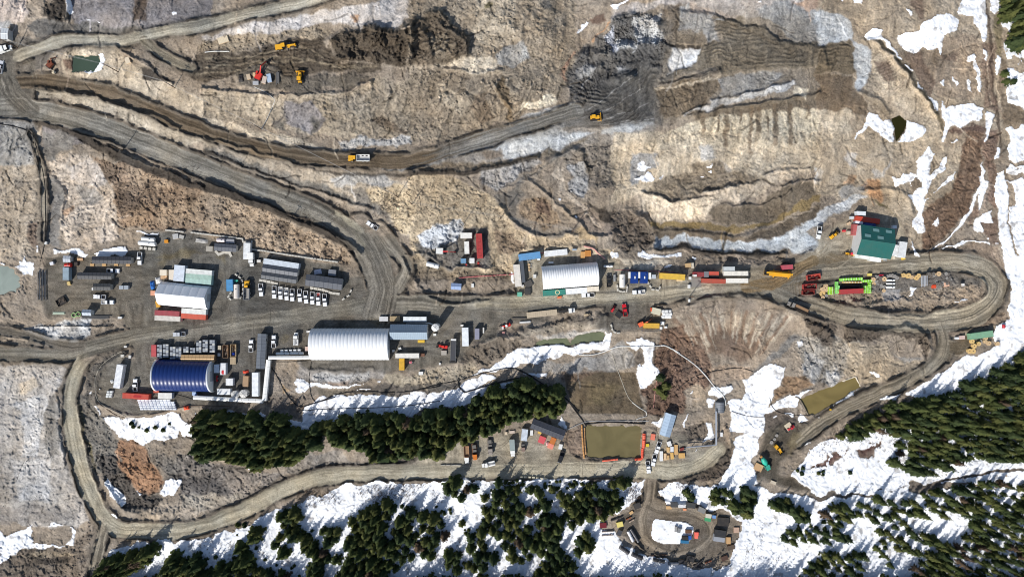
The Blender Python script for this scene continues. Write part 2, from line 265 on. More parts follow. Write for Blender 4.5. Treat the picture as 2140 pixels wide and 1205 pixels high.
G('C8',(152,128,98),'900,600 1040,540 1150,560 1250,680 1300,760 1150,800 1000,720',rough=.7); G('C8','rbrown','1060,560 1200,620 1200,720 1050,660',k=.75)
G('C8',(150,131,112),'1400,560 1740,800 1700,870 1550,860 1400,720',rough=.6); G('C8','dmud_and_shade','1480,590 1700,640 1740,770 1600,720',soft=3)  # second polygon paints the black shadow slit into the ground colour
G('C8',(200,181,156),'1180,340 1240,270 1320,290 1290,370 1340,460 1440,600 1600,790 1500,700 1300,520')
G('C8',(190,156,96),'1380,800 1500,800 1560,880 1450,880',k=.6)
G('C8',(110,104,96),'30,920 250,960 460,800 640,780 660,1000 700,1100 500,1140 150,1120')
G('C8',(192,196,200),'90,870 200,750 430,710 440,800 400,900 200,960 130,960',rough=.9)
G('C8',(136,116,93),'700,800 860,840 1000,940 860,1030 740,1000 700,900',rough=.8)
G('C8',(96,84,70),'-60,1130 300,1130 560,1150 860,1150 860,1230 -60,1230',rough=.7,k=.7)
G('C9',(192,174,144),'-10,-10 1740,-10 1740,300 1200,420 740,480 200,500 -10,600',k=.7,rough=.5)
G('C9',(142,144,147),'160,150 340,150 350,250 300,330 180,440 130,440 140,300')
G('C9','lgrey','720,100 840,90 840,210 740,220',k=.6); G('C9',(150,148,146),'830,240 960,260 990,360 860,380',k=.6)
for x in (930,1140,1350,1475): streak('C9',(120,102,80),'%d,-10 %d,%d'%(x,x+5,90 if x!=1140 else 160),6,k=.8)
G('C9',(122,107,86),'240,470 500,570 620,540 740,490 1000,440 1190,410 1200,330 980,320 850,230 700,250 600,330 350,380',k=.85,rough=.6)
G('C9',(110,97,79),'1400,440 1740,400 1740,520 1600,560 1400,690 1250,760 860,750 740,660 900,600 1200,600')
G('C9',(206,186,156),'200,490 500,565 700,540 870,520 870,590 740,720 350,730 250,650',soft=3,rough=.6)
G('C9',(192,172,144),'740,480 1000,430 1190,420 1300,300 1650,270 1640,340 1350,400 1250,500 1050,570 860,560',rough=.5)
streak('C9','dgrey','740,480 860,460 1000,430 1190,405',2.5); streak('C9','dmud_and_shade','250,490 400,540 520,565',2); streak('C9','dmud_and_shade','620,540 830,520 900,590',1.5)
G('C9','bgrey','1680,280 1740,260 1740,430 1690,420',k=.8)
G('C9',(98,85,68),'300,780 460,790 900,830 1100,840 1300,800 1740,560 1740,640 1560,750 1420,870 1100,900 700,870 320,870')
G('C9','ochre','290,735 500,735 900,765 1200,770 1400,680 1600,560 1740,500 1740,540 1500,660 1250,795 900,815 450,785 280,770',soft=2,rough=.1)
G('C9',(188,194,197),'330,860 500,855 700,865 900,880 1110,895 1400,885 1500,790 1740,640 1740,720 1600,830 1740,920 1600,1010 1470,975 1110,985 800,955 600,925 340,935',rough=.3,soft=3)
G('C9',(160,170,178),'340,870 700,870 1100,900 1100,960 700,930 340,910',k=.6)
G('C9','dmud_and_shade','310,935 600,940 1000,990 1100,990 1450,990 1450,1035 1000,1045 600,1000 400,965',soft=2)  # shadow under the drop beside the grey strip, painted into the colour
G('C9',(102,90,78),'-10,630 120,640 230,680 300,790 320,900 250,970 100,970 -10,900',rough=1)
G('C9','ltan','20,1060 200,1040 450,1070 450,1110 50,1120'); G('C9',(134,120,104),'550,1000 970,1020 1450,1040 1450,1080 900,1100 600,1060',rough=.9)
for i in range(9): streak('C9',(150,158,164),'%d,%d %d,%d'%(1480+20*i,850-14*i,1660+8*i,1000-10*i),1,k=.6)
G('C10',(178,158,128),'-10,-10 1400,-10 1200,450 900,1000 300,560 -10,500',k=.7)
G('C10',(116,89,67),'900,640 1000,560 1150,420 1200,300 1230,-20 1380,-20 1380,150 1350,400 1250,650 1100,800 930,1000 870,1010 900,800',rough=.6)
G('C10',(124,99,82),'1390,-20 1490,-20 1510,600 1460,650 1420,400 1390,150',rough=.6); G('C10',(124,100,82),'1390,730 1500,700 1530,960 1440,910 1390,840')
G('C10',(126,100,82),'1250,700 1330,560 1380,640 1300,720 1270,800',k=.8)
G('C10','rust','380,400 500,370 550,460 500,580 420,540 390,460',k=.85); G('C10','rust','230,370 310,355 315,410 240,440',k=.6)
G('C10',(192,170,137),'550,450 700,480 790,640 740,760 640,680 560,600'); G('C10','lgrey','230,150 340,170 310,300 220,240',k=.6); G('C10','lgrey','420,330 540,310 600,180 560,360 460,360',k=.6)
G('C10','bgrey','-10,650 150,580 350,490 400,540 250,620 50,710 -10,730',soft=3); G('C10','grey','180,470 400,400 380,480 200,540',k=.8)
G('C10','olive','400,560 520,580 640,660 720,780 760,880 700,740 620,650 500,600',soft=2)
G('C10',(112,96,82),'680,800 760,800 770,1000 690,900')
G('C10',(156,132,106),'850,1010 1000,990 1300,930 1500,960 1570,1100 1600,1220 1500,1220 1400,1060 1100,1030')
# lower left
G('O0',(182,174,164),'-60,350 500,330 560,380 480,560 500,900 560,1250 -60,1250',rough=.5)
G('O0',(206,206,206),'120,640 350,560 420,640 330,900 300,1205 150,1205 220,900',k=.6); G('O0',(150,142,132),'-60,500 140,600 180,1000 -60,1205',k=.4); G('O0',(202,178,140),'150,480 300,430 320,520 200,560',k=.5)
G('O0',(132,126,117),'360,760 470,560 500,1230 430,1230'); G('O0',(204,204,202),'200,20 750,-60 760,90 500,150 330,120',rough=.6)
G('O0',(150,133,110),'-60,80 230,160 420,210 -60,215')
G('O0',(116,110,100),'640,540 760,640 860,760 960,930 1000,960 1250,1230 700,1230 620,900',rough=.7)
G('O0',(96,90,82),'740,330 860,250 1000,170 1080,200 900,380 800,520 820,640 700,660',rough=.7); G('O0',(112,92,78),'860,330 1000,280 960,500 860,500',rough=.9,k=.8)
G('Q3',(176,168,158),'-80,-40 640,-40 760,200 900,500 960,640 800,700 -80,640',rough=.5); G('Q3',(206,204,202),'100,0 520,0 520,420 200,440',k=.5)
G('Q3',(120,106,90),'-80,900 760,880 960,640 900,900 840,1280 -80,1280',rough=.7); G('Q3',(140,132,124),'-80,480 600,470 880,640 600,640 300,640 -80,700',k=.7)
G('Q3',(166,146,116),'230,960 500,930 800,950 700,1000 340,1000',k=.8); streak('Q3','dmud_and_shade','340,1010 500,1050 700,1020',9,k=.8)
G('Q3',(84,77,70),'960,-40 1200,-40 1300,170 1400,330 1600,360 1700,400 1600,520 1350,520 1250,500 1050,220',rough=1)
G('Q3',(92,86,80),'1700,60 2140,-40 2140,420 1850,440 1860,260 1700,200',rough=.7); G('Q3',(128,120,110),'1560,-40 2100,-60 2100,60 1720,160',rough=.7,k=.8)
G('Q3',(172,154,130),'1400,570 1700,450 2140,380 2140,600 1700,650 1450,650',rough=.6)
G('O0',(168,122,82),'990,950 1100,960 1210,1010 1240,1230 1050,1180 980,1050',soft=3); G('Q3',(168,122,82),'1200,40 1300,-20 1580,60 1700,200 1640,330 1500,360 1420,330 1300,170',soft=3,rough=.7)
for i in range(7): streak('O0',(120,92,70),'%d,%d %d,%d'%(1000+26*i,980+6*i,1130+26*i,1205),1.5,k=.7)
streak('O0','olive','660,640 690,800 680,940 740,1010 770,1130 790,1205',4,k=.8,sp=True)
G('O1',(132,123,114),'-20,700 300,800 600,860 900,900 800,1000 520,1205 -20,1205',k=.85,rough=.7); G('O1',(86,82,80),'-20,950 200,930 400,1000 460,1060 300,1090 -20,1020',k=.8)
G('O1',(170,156,134),'-20,1100 300,1090 560,1080 520,1205 -20,1205',k=.8); G('O1',(140,132,122),'1040,750 1380,690 1640,800 1500,860 1000,920 900,900',rough=.6)
G('O1','dmud_and_shade','250,830 600,860 640,900 300,860',k=.7)
G('K',(190,152,98),'860,730 980,840 880,870 860,800',k=.8); G('K',(188,148,92),'890,1040 1050,900 1060,960 900,1050',k=.8); G('K',(176,132,84),'960,1130 1200,960 1280,900 1240,980 1050,1090',k=.8)
G('K',(104,92,80),'680,860 860,900 1100,870 1220,860 1100,1060 1040,1180 800,1110 660,1010',k=.7,rough=.7)
G('L',(150,144,138),'0,650 800,640 1000,700 940,880 700,890 150,890 0,800',rough=.6); G('L',(186,184,180),'150,760 800,760 840,860 500,870 150,850',k=.7,rough=.8); G('L',(150,118,90),'360,860 600,850 560,900 380,900',k=.6)
G('L',(120,110,92),'200,960 560,950 460,1030 230,1020',soft=2); G('L',(172,157,130),'960,800 1400,800 1572,760 1572,930 1300,950 1050,930 940,880',rough=.6); G('L',(92,86,80),'560,950 1000,930 1572,880 1572,990 1240,1030 900,1030 620,1010',k=.8)
G('M',(100,90,78),'640,540 900,450 1200,400 1250,500 1100,600 900,690 640,720 560,700',rough=1,k=.85); G('M',(158,144,120),'100,830 300,760 560,760 700,700 800,760 600,880 300,940 0,1000 0,900',k=.8,rough=.8)
G('M',(170,170,172),'400,380 460,240 560,180 640,200 540,330 500,420',rough=.6); G('M',(92,88,82),'0,1010 300,950 560,900 520,960 300,1030 0,1050')
G('N',(152,147,140),'150,760 200,680 900,620 1000,520 1110,450 1200,600 1230,750 1050,800 700,770 350,790',rough=.4)
G('N',(104,88,64),'500,815 900,790 1250,800 1290,1000 1340,1230 620,1230 560,1120',2,.95,.3,.3); G('N',(128,112,70),'760,900 1050,940 1000,1150 760,1150',8,.35)
G('N',(108,84,66),'480,780 900,780 700,860 480,900',k=.6,rough=.8)
G('N',(120,90,70),'1440,540 1740,480 1740,1230 1370,1230 1300,950 1490,870',rough=.8); G('N',(84,76,70),'1240,560 1340,600 1330,690 1240,760 1190,700',k=.7)
G('N',(104,95,85),'-20,330 400,265 950,185 990,240 500,335 -20,410',rough=.8); G('N',(160,148,128),'0,370 350,310 700,270 900,240 880,300 500,350 200,420',k=.6)
G('N',(184,178,168),'170,430 500,370 800,350 960,330 960,365 600,410 200,460',k=.8)
G('O4',(146,129,109),'100,120 400,-30 1100,-30 1340,200 1200,360 950,570 700,580 400,420 200,230',rough=.2)
G('O4',(112,86,66),'300,350 420,200 560,180 700,260 900,200 1000,330 900,460 780,560 500,450',8,.7,.25); G('O4',(118,90,70),'-20,200 180,200 420,420 520,560 440,780 200,800 -20,1000',rough=.8)
G('O4',(170,142,112),'480,580 860,600 900,650 760,740 500,740',k=.7); G('O4',(178,152,118),'260,780 470,770 460,960 330,980',k=.7)
for a in range(26):
    x = 130+a*46+random.uniform(-15,15); y = 40+abs(x-700)*.12; k = random.uniform(.45,.85)
    streak('O4',(176,162,139) if a % 3 else (128,100,76),'%d,%d %d,%d'%(x,y,x+(640-x)*k*.55,y+k*420),random.uniform(1.5,5),k=.75)
G('O4',(122,117,110),'870,660 1100,460 1300,260 1390,280 1180,500 930,690',rough=.3)
G('O4',(152,143,129),'1330,300 1600,300 1960,330 1960,690 1700,730 1400,740 1360,500',rough=.8); G('O4','lgrey','1390,450 1600,560 1500,740 1380,650',k=.5,rough=.9)
G('O4',(136,106,73),'1060,930 1200,700 1400,680 1500,740 1280,840 1110,910',rough=.6); G('O4','lgrey','1580,640 1700,580 1740,700 1680,760 1580,740',k=.7)
G('O4',(76,67,59),'1370,70 1500,110 1690,200 1700,400 1560,390 1450,200',rough=1,k=.9); G('O4',(92,80,70),'990,1040 1300,1000 1340,1100 1100,1205 1000,1205',k=.8)
G('O6',(88,77,65),'-40,190 500,190 700,230 760,320 790,430 700,490 600,300 400,290 200,320 -40,360',rough=1); G('O6',(162,144,117),'-40,350 350,370 400,540 760,480 700,610 400,730 100,770 -40,690',rough=.6)
G('O6','grey','400,480 650,480 520,545',k=.7); G('O6',(150,128,104),'900,240 1500,40 1530,130 1380,190 1100,250 950,280',rough=.6); G('O6',(110,90,64),'1000,330 1150,310 1200,420 1000,460',k=.9)
G('I',(150,132,110),'100,360 400,340 900,330 1400,260 1760,240 1740,400 1400,500 900,520 400,450 200,420',rough=.8); G('I',(112,106,98),'720,120 1460,130 1760,180 1700,260 1100,300 740,320 400,330 230,300 300,180',k=.85); G('I',(166,166,168),'830,280 980,260 1000,370 830,390',k=.6)
G('I','dgrey','1480,150 1760,180 1740,260 1560,220',k=.8,rough=.8)
G('O3',(132,112,94),'-20,330 190,250 240,640 -20,650',rough=.6); G('O3',(96,86,76),'1280,420 1500,240 1650,240 1640,360 1500,440 1350,480',rough=.9,k=.8); G('O3',(150,135,115),'1330,20 1640,0 1640,90 1480,150 1330,120',k=.7,rough=.7)
G('O3',(80,70,62),'1100,850 1500,800 1780,560 1920,520 1900,700 1740,860 1500,910 1150,900',k=.85,rough=.9); G('O3',(140,120,98),'1840,250 1900,280 1880,520 1820,500',k=.7,rough=1)
# trodden yards
YARDS = []
def Y(c, col, s):
    YARDS.append(pts(c, s)); col = tuple(v*(.86 if sum(col) < 400 else .94) for v in col); G(c, col, s, 7, .93, .22, .7)
Y('A',(132,122,105),'180,330 480,330 700,300 1200,260 1300,60 1572,60 1572,1205 1150,1205 1000,1000 200,1000 130,800 190,600')
Y('B',(122,117,106),'0,80 480,80 760,170 1040,190 1130,200 1362,330 1362,1205 0,1205')
Y('C',(118,113,103),'0,330 580,380 940,420 1060,560 1180,560 1260,760 1150,900 900,1050 300,1205 -20,1205')
Y('J',(132,124,109),'560,180 1200,100 1721,120 1721,960 1230,960 880,1030 500,1080 160,930 110,700 180,500 400,330 560,420')
Y('K',(122,116,105),'0,0 1200,0 1200,440 700,440 650,900 0,930')
Y('L',(126,118,104),'0,200 900,100 1572,60 1572,560 1430,700 1000,780 120,740 0,660')
Y('M',(128,120,105),'0,60 1534,100 1534,200 1000,260 960,440 700,460 560,700 300,740 60,780 0,700')
Y('E',(162,150,126),'200,200 880,110 1300,150 1566,400 1566,760 0,900 0,780 240,740'); Y('F',(158,147,124),'0,420 1386,520 1386,700 0,900'); Y('F',(124,116,103),'0,800 560,820 660,1000 560,1140 330,1140 0,1160 -150,1120')
Y('G',(150,138,115),'0,400 780,330 1350,330 1566,150 1566,700 800,620 0,650'); Y('H',(172,159,134),'100,640 330,480 380,360 600,200 760,130 780,60 1000,60 1300,160 1420,380 1400,640 1607,660 1607,720 700,720 300,760 60,700')
Y('H',(134,116,86),'0,780 330,640 520,550 700,620 770,690 600,760 380,880 120,940 0,940')
Y('O2',(166,153,127),'430,560 720,430 960,400 1200,330 1500,330 1840,460 1950,620 2081,700 2081,830 0,850 0,740'); Y('O3',(150,140,120),'930,330 1100,360 1400,420 1400,520 1640,520 1800,480 1780,620 1500,780 1100,850 0,850 0,700 250,690 860,670')
Y('O5',(100,90,74),'490,430 700,320 800,300 950,370 1000,420 700,700 620,830 780,900 1000,1050 760,1010 560,950 430,900 420,800 540,700 430,640'); Y('Q1',(134,120,102),'430,480 620,400 720,300 880,400 1340,520 1480,500 1640,530 1740,620 1700,860 1620,1030 1350,1020 950,960 720,920 560,820 420,680')
Y('O6',(122,106,80),'880,290 1000,330 1150,330 1180,440 1000,440 930,520 820,560')
Y('C1',(112,106,95),'-60,420 120,420 140,640 300,720 500,700 640,760 300,740 260,840 -60,900')
Y('P',(112,108,102),'1170,242 1215,222 1250,190 1290,150 1345,125 1375,150 1362,205 1372,262 1290,258 1240,262 1180,262')
for i in range(10): streak('P',(66,63,60) if i%3 else (156,153,148),'%d,%d %d,%d %d,%d'%(1190+8*i,240+2*i,1250+8*i,215+4*i,1330+4*i,150+11*i),1.1,k=.75,sp=True)
# --- dirt roads ---
ROADS = [
 ('P','40,118 90,98 150,84 250,86 330,69 420,55 520,30 640,5 760,-40',23,(174,165,143),.5),
 ('P','40,172 100,172 160,180 260,206 350,246 430,276 520,306 620,326 740,336 860,336 960,307 1060,277 1150,248 1200,234',27,(116,99,76),1.0),
 ('P','860,336 960,307 1060,277 1150,248 1205,232',28,(142,139,131),.9,140),
 ('P','300,84 335,112 372,132 400,142',20,(160,147,121),.8),
 ('P','-100,222 0,224 60,228 180,256 300,300 420,350 540,396 640,432 710,470 760,520 785,570 800,620',43,(136,130,117),1.0),
 ('P','20,180 30,200 60,228',44,(122,115,102),.9),
 ('P','790,480 830,530 850,560 830,600',30,(132,124,109),.8,30),
 ('P','-100,738 0,738 130,742 190,727 300,700 420,688 560,668 700,648 830,634 960,636 1100,634 1250,624 1400,612 1520,602 1600,608 1680,637 1780,660 1880,672 1960,672 2035,657 2078,618 2078,582 2040,556 1970,550 1880,556 1780,566 1680,574 1600,596',31,(128,121,106),1.0),
 ('P','1690,640 1780,662 1880,674 1960,674 2035,660 2080,620 2080,582 2040,555 1970,548 1880,555 1780,566 1690,574',38,(154,142,119),1.0),
 ('P','748,480 780,540 800,600 790,650',62,(126,119,106),.9,30),
 ('P','1000,634 1250,624 1400,612 1480,604',20,(170,158,132),.5),
 ('P','1560,600 1620,590 1660,565 1700,545',24,(132,110,74),.6),
 ('P','1900,560 2000,556 2060,580 2070,615 2030,645 1960,660',16,(176,163,136),.4),
 ('P','-100,668 0,690 60,700 130,722 170,722',18,(120,111,97),.9),
 ('P','190,727 158,780 145,850 158,940 188,1030 232,1098 300,1110 400,1104 500,1070 600,1020 700,993 820,988 960,985 1100,985 1250,983 1340,980 1410,985 1460,972 1500,940',32,(172,161,134),.45,45),
 ('P','225,1080 208,1140 195,1200 180,1300',22,(148,136,115),.8,25),
 ('P','1960,672 1972,715 1955,758 1890,800 1800,838 1720,880 1665,925',25,(142,130,108),.9,25),
 ('P','1357,985 1357,1030 1350,1058 1340,1090 1350,1130 1400,1158 1450,1150 1485,1120 1480,1090 1440,1070 1380,1062 1355,1050',20,(142,127,106),.7,20),
 ('P','62,280 85,340 93,420 90,500',7,(160,148,126),.3),
]
RD = np.full(PX.shape, 60.0); RM = np.zeros(PX.shape); UN = np.full(PX.shape, 60.0)
for p in YARDS:
    s_ = box_slice(p, 40); UN[s_] = np.minimum(UN[s_], sdist(p, s_, .7))
for (c, s, w, col, tr, *fade) in ROADS:
    p = spline(pts(c, s), 6); s_, d, v, u = lmask(p, .22, w/2+45)
    e = d-w/2+(n60[s_]-.5)*12+(n22[s_]-.5)*5; m = ss(.5-e/4)
    if fade: m = m*ss((u-8)/fade[0]+.6*(n22[s_]-.5))
    wob = 4*vn(u/80, v*0+.5, 5); t = vn(v/2.5+wob, u/170, 71)*.5+vn(v/6+wob, u/260, 72)*.5; t = .5+(t-.5)*1.7
    f = 1+tr*1.0*(t-.5)+.25*(n22[s_]-.5)+.5*np.clip(n200[s_]-.52, -.2, .2)
    f = f*(1-.22*tr*np.exp(-((e+5)/5)**2))
    cc = np.array(lin(col))[None, None]*f[..., None]
    COL[s_] = COL[s_]*(1-m[..., None])+cc*m[..., None]; ROUGH[s_] = ROUGH[s_]*(1-m)+.12*m
    RM[s_] = np.maximum(RM[s_], m); RD[s_] = np.minimum(RD[s_], e); UN[s_] = np.minimum(UN[s_], e)
# windrows of dark wet soil along the road edges, berm shadow in the colour
nb = fbm(PX, PY, 20, 3, 91)
wr = np.exp(-((UN-3.4)/2.6)**2)*np.clip((nb-.30)*4.0, 0, 1.15)
hard = wr*np.clip((60-np.abs(RD))/60, 0, 1)*(RD < 14)
Z += 1.15*hard+.35*np.exp(-((UN-3.4)/3)**2)*nb
band = np.exp(-((UN-2.2)/2.4)**2)*(RD < 12)*np.clip(nb*2.2-.25, 0, 1); m = np.clip(np.maximum(hard*.9, band), 0, .94)[..., None]; COL[:] = COL*(1-m)+np.array(lin((62, 55, 47)))*m
shd = np.exp(-((UN-5)/7)**2)*(RD < 22)*np.clip(n60*2.4-.45, 0, 1)*.62; COL[:] = COL*(1-shd[..., None])+np.array(lin((84, 77, 68)))*shd[..., None]
# damp patches, tyre arcs and fan tracks
for c, s in (('B','180,350 400,270 560,300 600,330 420,340 250,380'),('B','800,340 880,330 870,390'),('L','820,190 940,180 900,260'),('C6','1340,1110 1450,990 1560,960 1440,1010 1390,1130'),('K','840,170 940,180 900,240 850,230'),('O5','800,420 950,450 760,640 700,560')):
    G(c,(120,106,72),s,6,.7)
for i in range(11): streak('H',(96,82,60),'%d,%d %d,%d %d,%d'%(380+24*i,600-8*abs(i-4),430+22*i,700,500+14*i,745),.8,k=.55,sp=True)
for i in range(6): streak('A',(96,88,76),'%d,760 %d,900 %d,1040 %d,1150'%(980+24*i,1000+22*i,1080+18*i,1180+26*i),.8,k=.6,sp=True)
for i in range(5): streak('K',(96,90,80),'%d,40 %d,140 %d,230'%(800+40*i,830+44*i,900+40*i),.7,k=.6,sp=True)
for i in range(4): streak('D',(78,71,62),'%d,580 %d,760 %d,900'%(190+60*i,290+60*i,480+60*i),2,k=.7,sp=True)
for s in ('1090,640 1170,685 1150,705 1095,672','1165,680 1250,725 1345,805 1320,835 1220,775 1150,705','1220,790 1290,830 1360,930 1330,960 1270,860'): G('C7',(176,168,143),s,1.5,.75,warp=.1)
# churned yards: tracks of machines going back and forth
ty = fbm(PX/9+2*n60, PY/1.3+6*n60, 4, 3, 191); tx = fbm(PX/1.3+6*n60, PY/9+2*n60, 4, 3, 195); mixm = ss((fbm(PX, PY, 70, 2, 197)-.45)*6)
trk = ty*(1-mixm)+tx*mixm; inm = ss((2-UN)/6)[..., None]*(1-.55*RM[..., None]); COL *= 1+inm*(1.15*(trk-.5))[..., None]; COL *= 1-inm*(.34*ss((n60*.6+n200*.4-.50)*7))[..., None]
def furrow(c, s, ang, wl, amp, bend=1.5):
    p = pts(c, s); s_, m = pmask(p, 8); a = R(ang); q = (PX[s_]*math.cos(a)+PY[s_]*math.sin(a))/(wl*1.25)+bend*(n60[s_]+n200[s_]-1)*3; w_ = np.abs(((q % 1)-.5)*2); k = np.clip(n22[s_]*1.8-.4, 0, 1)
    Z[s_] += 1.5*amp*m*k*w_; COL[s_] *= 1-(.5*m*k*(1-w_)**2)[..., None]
G('C7','dmud_and_shade','-10,405 200,455 500,565 800,685 1100,815 1230,915 1290,1000 1250,1010 1150,930 900,800 600,680 300,570 -10,470',2,.9,.5,.4); G('C6','dmud_and_shade','600,-20 720,20 1000,155 1300,285 1740,445 1740,495 1300,355 950,205 690,80',2,.9,.5,.4)
G('C1','dmud_and_shade','300,1010 420,1040 640,1100 900,1230 800,1230 560,1120 330,1050',2,.9,.5,.4); G('C8','dmud_and_shade','-10,312 400,312 800,245 1050,195 1070,225 800,275 500,340 -10,350',2,.9,.6,.4); G('C7','dmud_and_shade','900,300 1200,330 1500,335 1740,330 1740,360 1400,360 1100,350',2,.8,.6,.4)
for s in ('-10,150 400,290 800,430 1100,530 1400,640','-10,165 300,260 700,400'): streak('C7','dmud_and_shade',s,3,.8,sp=True)
# --- relief of their own: banks, spoil mounds, cuts ---
def ridge(c, s, h, w, sp=True, rough=.5, side=0):
    p = spline(pts(c, s), 5) if sp else pts(c, s); s_, d, v, u = lmask(p, .6, w*3)
    Z[s_] += h*np.exp(-(d/w)**2)*(1-rough+2*rough*n22[s_])
def plate(c, s, dz, w, warp=1.0, rough=0):
    p = pts(c, s); s_ = box_slice(p, w+24); m = ss(.5-sdist(p, s_, warp)/w); Z[s_] += dz*m*(1+rough*(n22[s_]-.5)*2)
plate('C2','1040,340 1150,250 1300,240 1420,200 1540,250 1740,190 1740,560 1500,520 1300,520 1120,510',3.2,16,1,.5)
plate('C3','0,180 200,110 280,110 400,200 520,330 500,450 200,540 0,560',2.6,18,1,.3)
for s in ('100,260 190,460','240,200 460,350 480,450','-60,200 -30,330 20,500'): ridge('C3',s,1.3,5)
plate('C1','90,-200 600,-200 600,20 560,180 400,190 340,120',1.5,14); plate('C2','260,590 440,565 600,565 740,640 900,650 1330,610 1400,640 1300,740 800,790 450,750 300,700',.5,8)
s_, m = pmask(pts('C2','1040,340 1150,250 1300,240 1420,200 1540,250 1740,190 1740,560 1500,520 1300,520 1120,510'), 6); ROUGH[s_] += .1*m
s_, m = pmask(pts('C4','-90,180 100,130 300,110 390,160 390,230 440,280 440,400 300,720 300,900 340,1050 -90,1050'), 8); ROUGH[s_] += .0*m
plate('C4','450,60 860,130 1250,240 1400,330 1740,370 1800,560 1400,590 900,620 400,660 440,420',1.4,7)
for c_, s in (('C9','740,480 860,460 1000,430 1190,405 1300,330 1640,290'),('C9','230,480 400,540 520,565 700,540 870,515'),('C4','560,975 860,850 1150,775 1500,690'),('C9','1400,440 1600,400 1727,390'),('C4','600,990 1000,900 1500,830 1727,790'),('C9','900,600 1250,590 1480,480')): ridge(c_,s,1.3,3.5,rough=.8)
ridge('C2','-20,740 250,770 560,800 900,790 1200,770 1400,680',1.5,4); ridge('C1','500,430 700,395 950,390 1060,450 1250,560 1450,720',1.3,4)
ridge('C1','280,740 600,780 900,850 1200,950 1500,1060',1.4,4); ridge('C7','0,30 300,110 600,200 900,290',1.2,4)
ridge('C7','0,390 300,510 700,690 1000,800 1200,900 1300,1000',1.7,4.2); ridge('C6','600,-20 900,120 1200,240 1700,450',1.7,4.2); ridge('C7','0,160 400,300 800,440 1100,540 1400,640',1.2,4)
ridge('C8','0,320 400,320 800,255 1060,200',2.2,6); ridge('C8','760,620 900,760 1100,850 1300,840 1430,850',1.4,4); ridge('C8','1000,400 1150,520 1300,640 1400,740',1.2,4); ridge('C8','1430,760 1550,860 1700,850 1727,830',1.6,5)
ridge('C8','1150,230 1300,160 1440,150 1500,320',2,6); ridge('C3','700,700 760,800 840,900',1.4,4); ridge('C3','200,560 500,600 760,600',1.2,4)
plate('C9','330,860 500,850 900,880 1110,895 1400,885 1500,800 1470,975 1110,990 800,960 600,930 340,940',-.5,9,.6); ridge('C9','310,962 600,968 1000,1018 1100,1013 1450,1018',1.1,4.5); ridge('C9','100,640 250,700 320,860 340,960',2,7,rough=.9)
ridge('C9','300,790 700,830 1050,850 1250,800',1,4); ridge('C4','410,690 650,660 880,590',2,5); plate('C4','440,370 740,370 730,420 640,560 440,600',-1.2,8)
for s in ('180,260 300,180 390,220','40,420 170,390 320,380 440,400','0,650 130,640','1,180 180,140'): ridge('C4',s,3,9,rough=.9)
for s in ('1400,500 1560,440 1700,460','1450,600 1600,560'): ridge('C3',s,2.2,8,rough=.9)
plate('C3','620,-40 1300,-40 1200,300 900,400 700,200',1.2,30,1,.9)
ridge('C5','400,340 480,345 650,500 800,690 1000,960',1.6,5); ridge('C5','340,760 480,830 600,960',1.2,4); ridge('C10','380,470 540,460 720,500 800,650',1.2,5)
ridge('D','330,470 500,460 640,500 760,600 1250,600',1.1,4); ridge('D','300,520 420,700 560,900 800,970 1150,960 1400,850',1.2,4); ridge('E','200,160 560,110 900,80 1250,110 1390,260',.9,5)
ridge('G','0,830 300,740 600,690 900,730 1150,860 1400,970',1.3,4); ridge('O4','1180,-10 1400,80 1600,150',1.6,5); ridge('O4','1380,140 1560,200 1680,330',1.8,7,rough=.9); ridge('O6','0,200 300,230 600,220 740,330 770,430',1.8,7,rough=.9)
ridge('I','550,400 720,430 860,400 1000,370 1080,400',1.2,4,rough=.8); ridge('I','250,420 800,480 900,530 1250,530 1500,440',.9,4); ridge('N','0,360 400,290 950,205',1.5,6); ridge('M','560,700 700,560 950,440 1200,400',1.7,9,rough=.9)
ridge('J','120,930 110,700 150,540 300,420 470,330',.8,4); ridge('J','160,930 480,1090 850,1040 1230,970',.6,4); ridge('Q3','1050,200 1250,500 1450,600',1.2,5); ridge('Q3','1250,480 1500,560 1750,540',1,7,rough=.9)
ridge('L','120,740 500,745 800,740 860,770',.8,3.5); ridge('O0','480,560 480,900 540,1205',1,5); ridge('A','80,1110 900,1110',.6,3)
ridge('C6','380,250 500,450 530,600 500,900',.7,4); ridge('O3','1300,480 1400,470 1560,460',.9,5); ridge('O3','1850,280 1900,500 1820,700',1.0,6,rough=.9); ridge('O5','430,700 520,560 600,420 720,310',.8,4)
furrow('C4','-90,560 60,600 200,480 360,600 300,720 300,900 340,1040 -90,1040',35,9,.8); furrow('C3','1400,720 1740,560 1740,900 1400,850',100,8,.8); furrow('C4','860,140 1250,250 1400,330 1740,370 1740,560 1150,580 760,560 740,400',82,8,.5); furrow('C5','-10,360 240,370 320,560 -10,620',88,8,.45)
furrow('C2','-100,480 560,390 1000,340 1150,540 1480,540 700,640 -50,660',85,7,.4); furrow('C2','1040,340 1420,210 1740,200 1740,540 1120,510',20,10,.9); furrow('C3','0,180 280,110 520,330 500,450 0,550',50,10,.8); furrow('C3','440,700 900,640 1200,650 900,1000 500,1040',30,12,.6); furrow('C3','0,600 440,640 480,1000 100,1150',35,11,.5); furrow('C2','700,850 1700,750 1700,1100 900,1100',45,12,.6); furrow('C9','300,600 1300,540 1700,330 1700,200 300,420',85,16,.7); furrow('C4','300,1205 700,1020 1740,930 1740,1205',12,14,.5); furrow('C6','430,200 760,200 960,440 970,780 560,900',60,11,.35); furrow('C6','-60,0 330,0 340,900 -60,1000',60,12,.4)
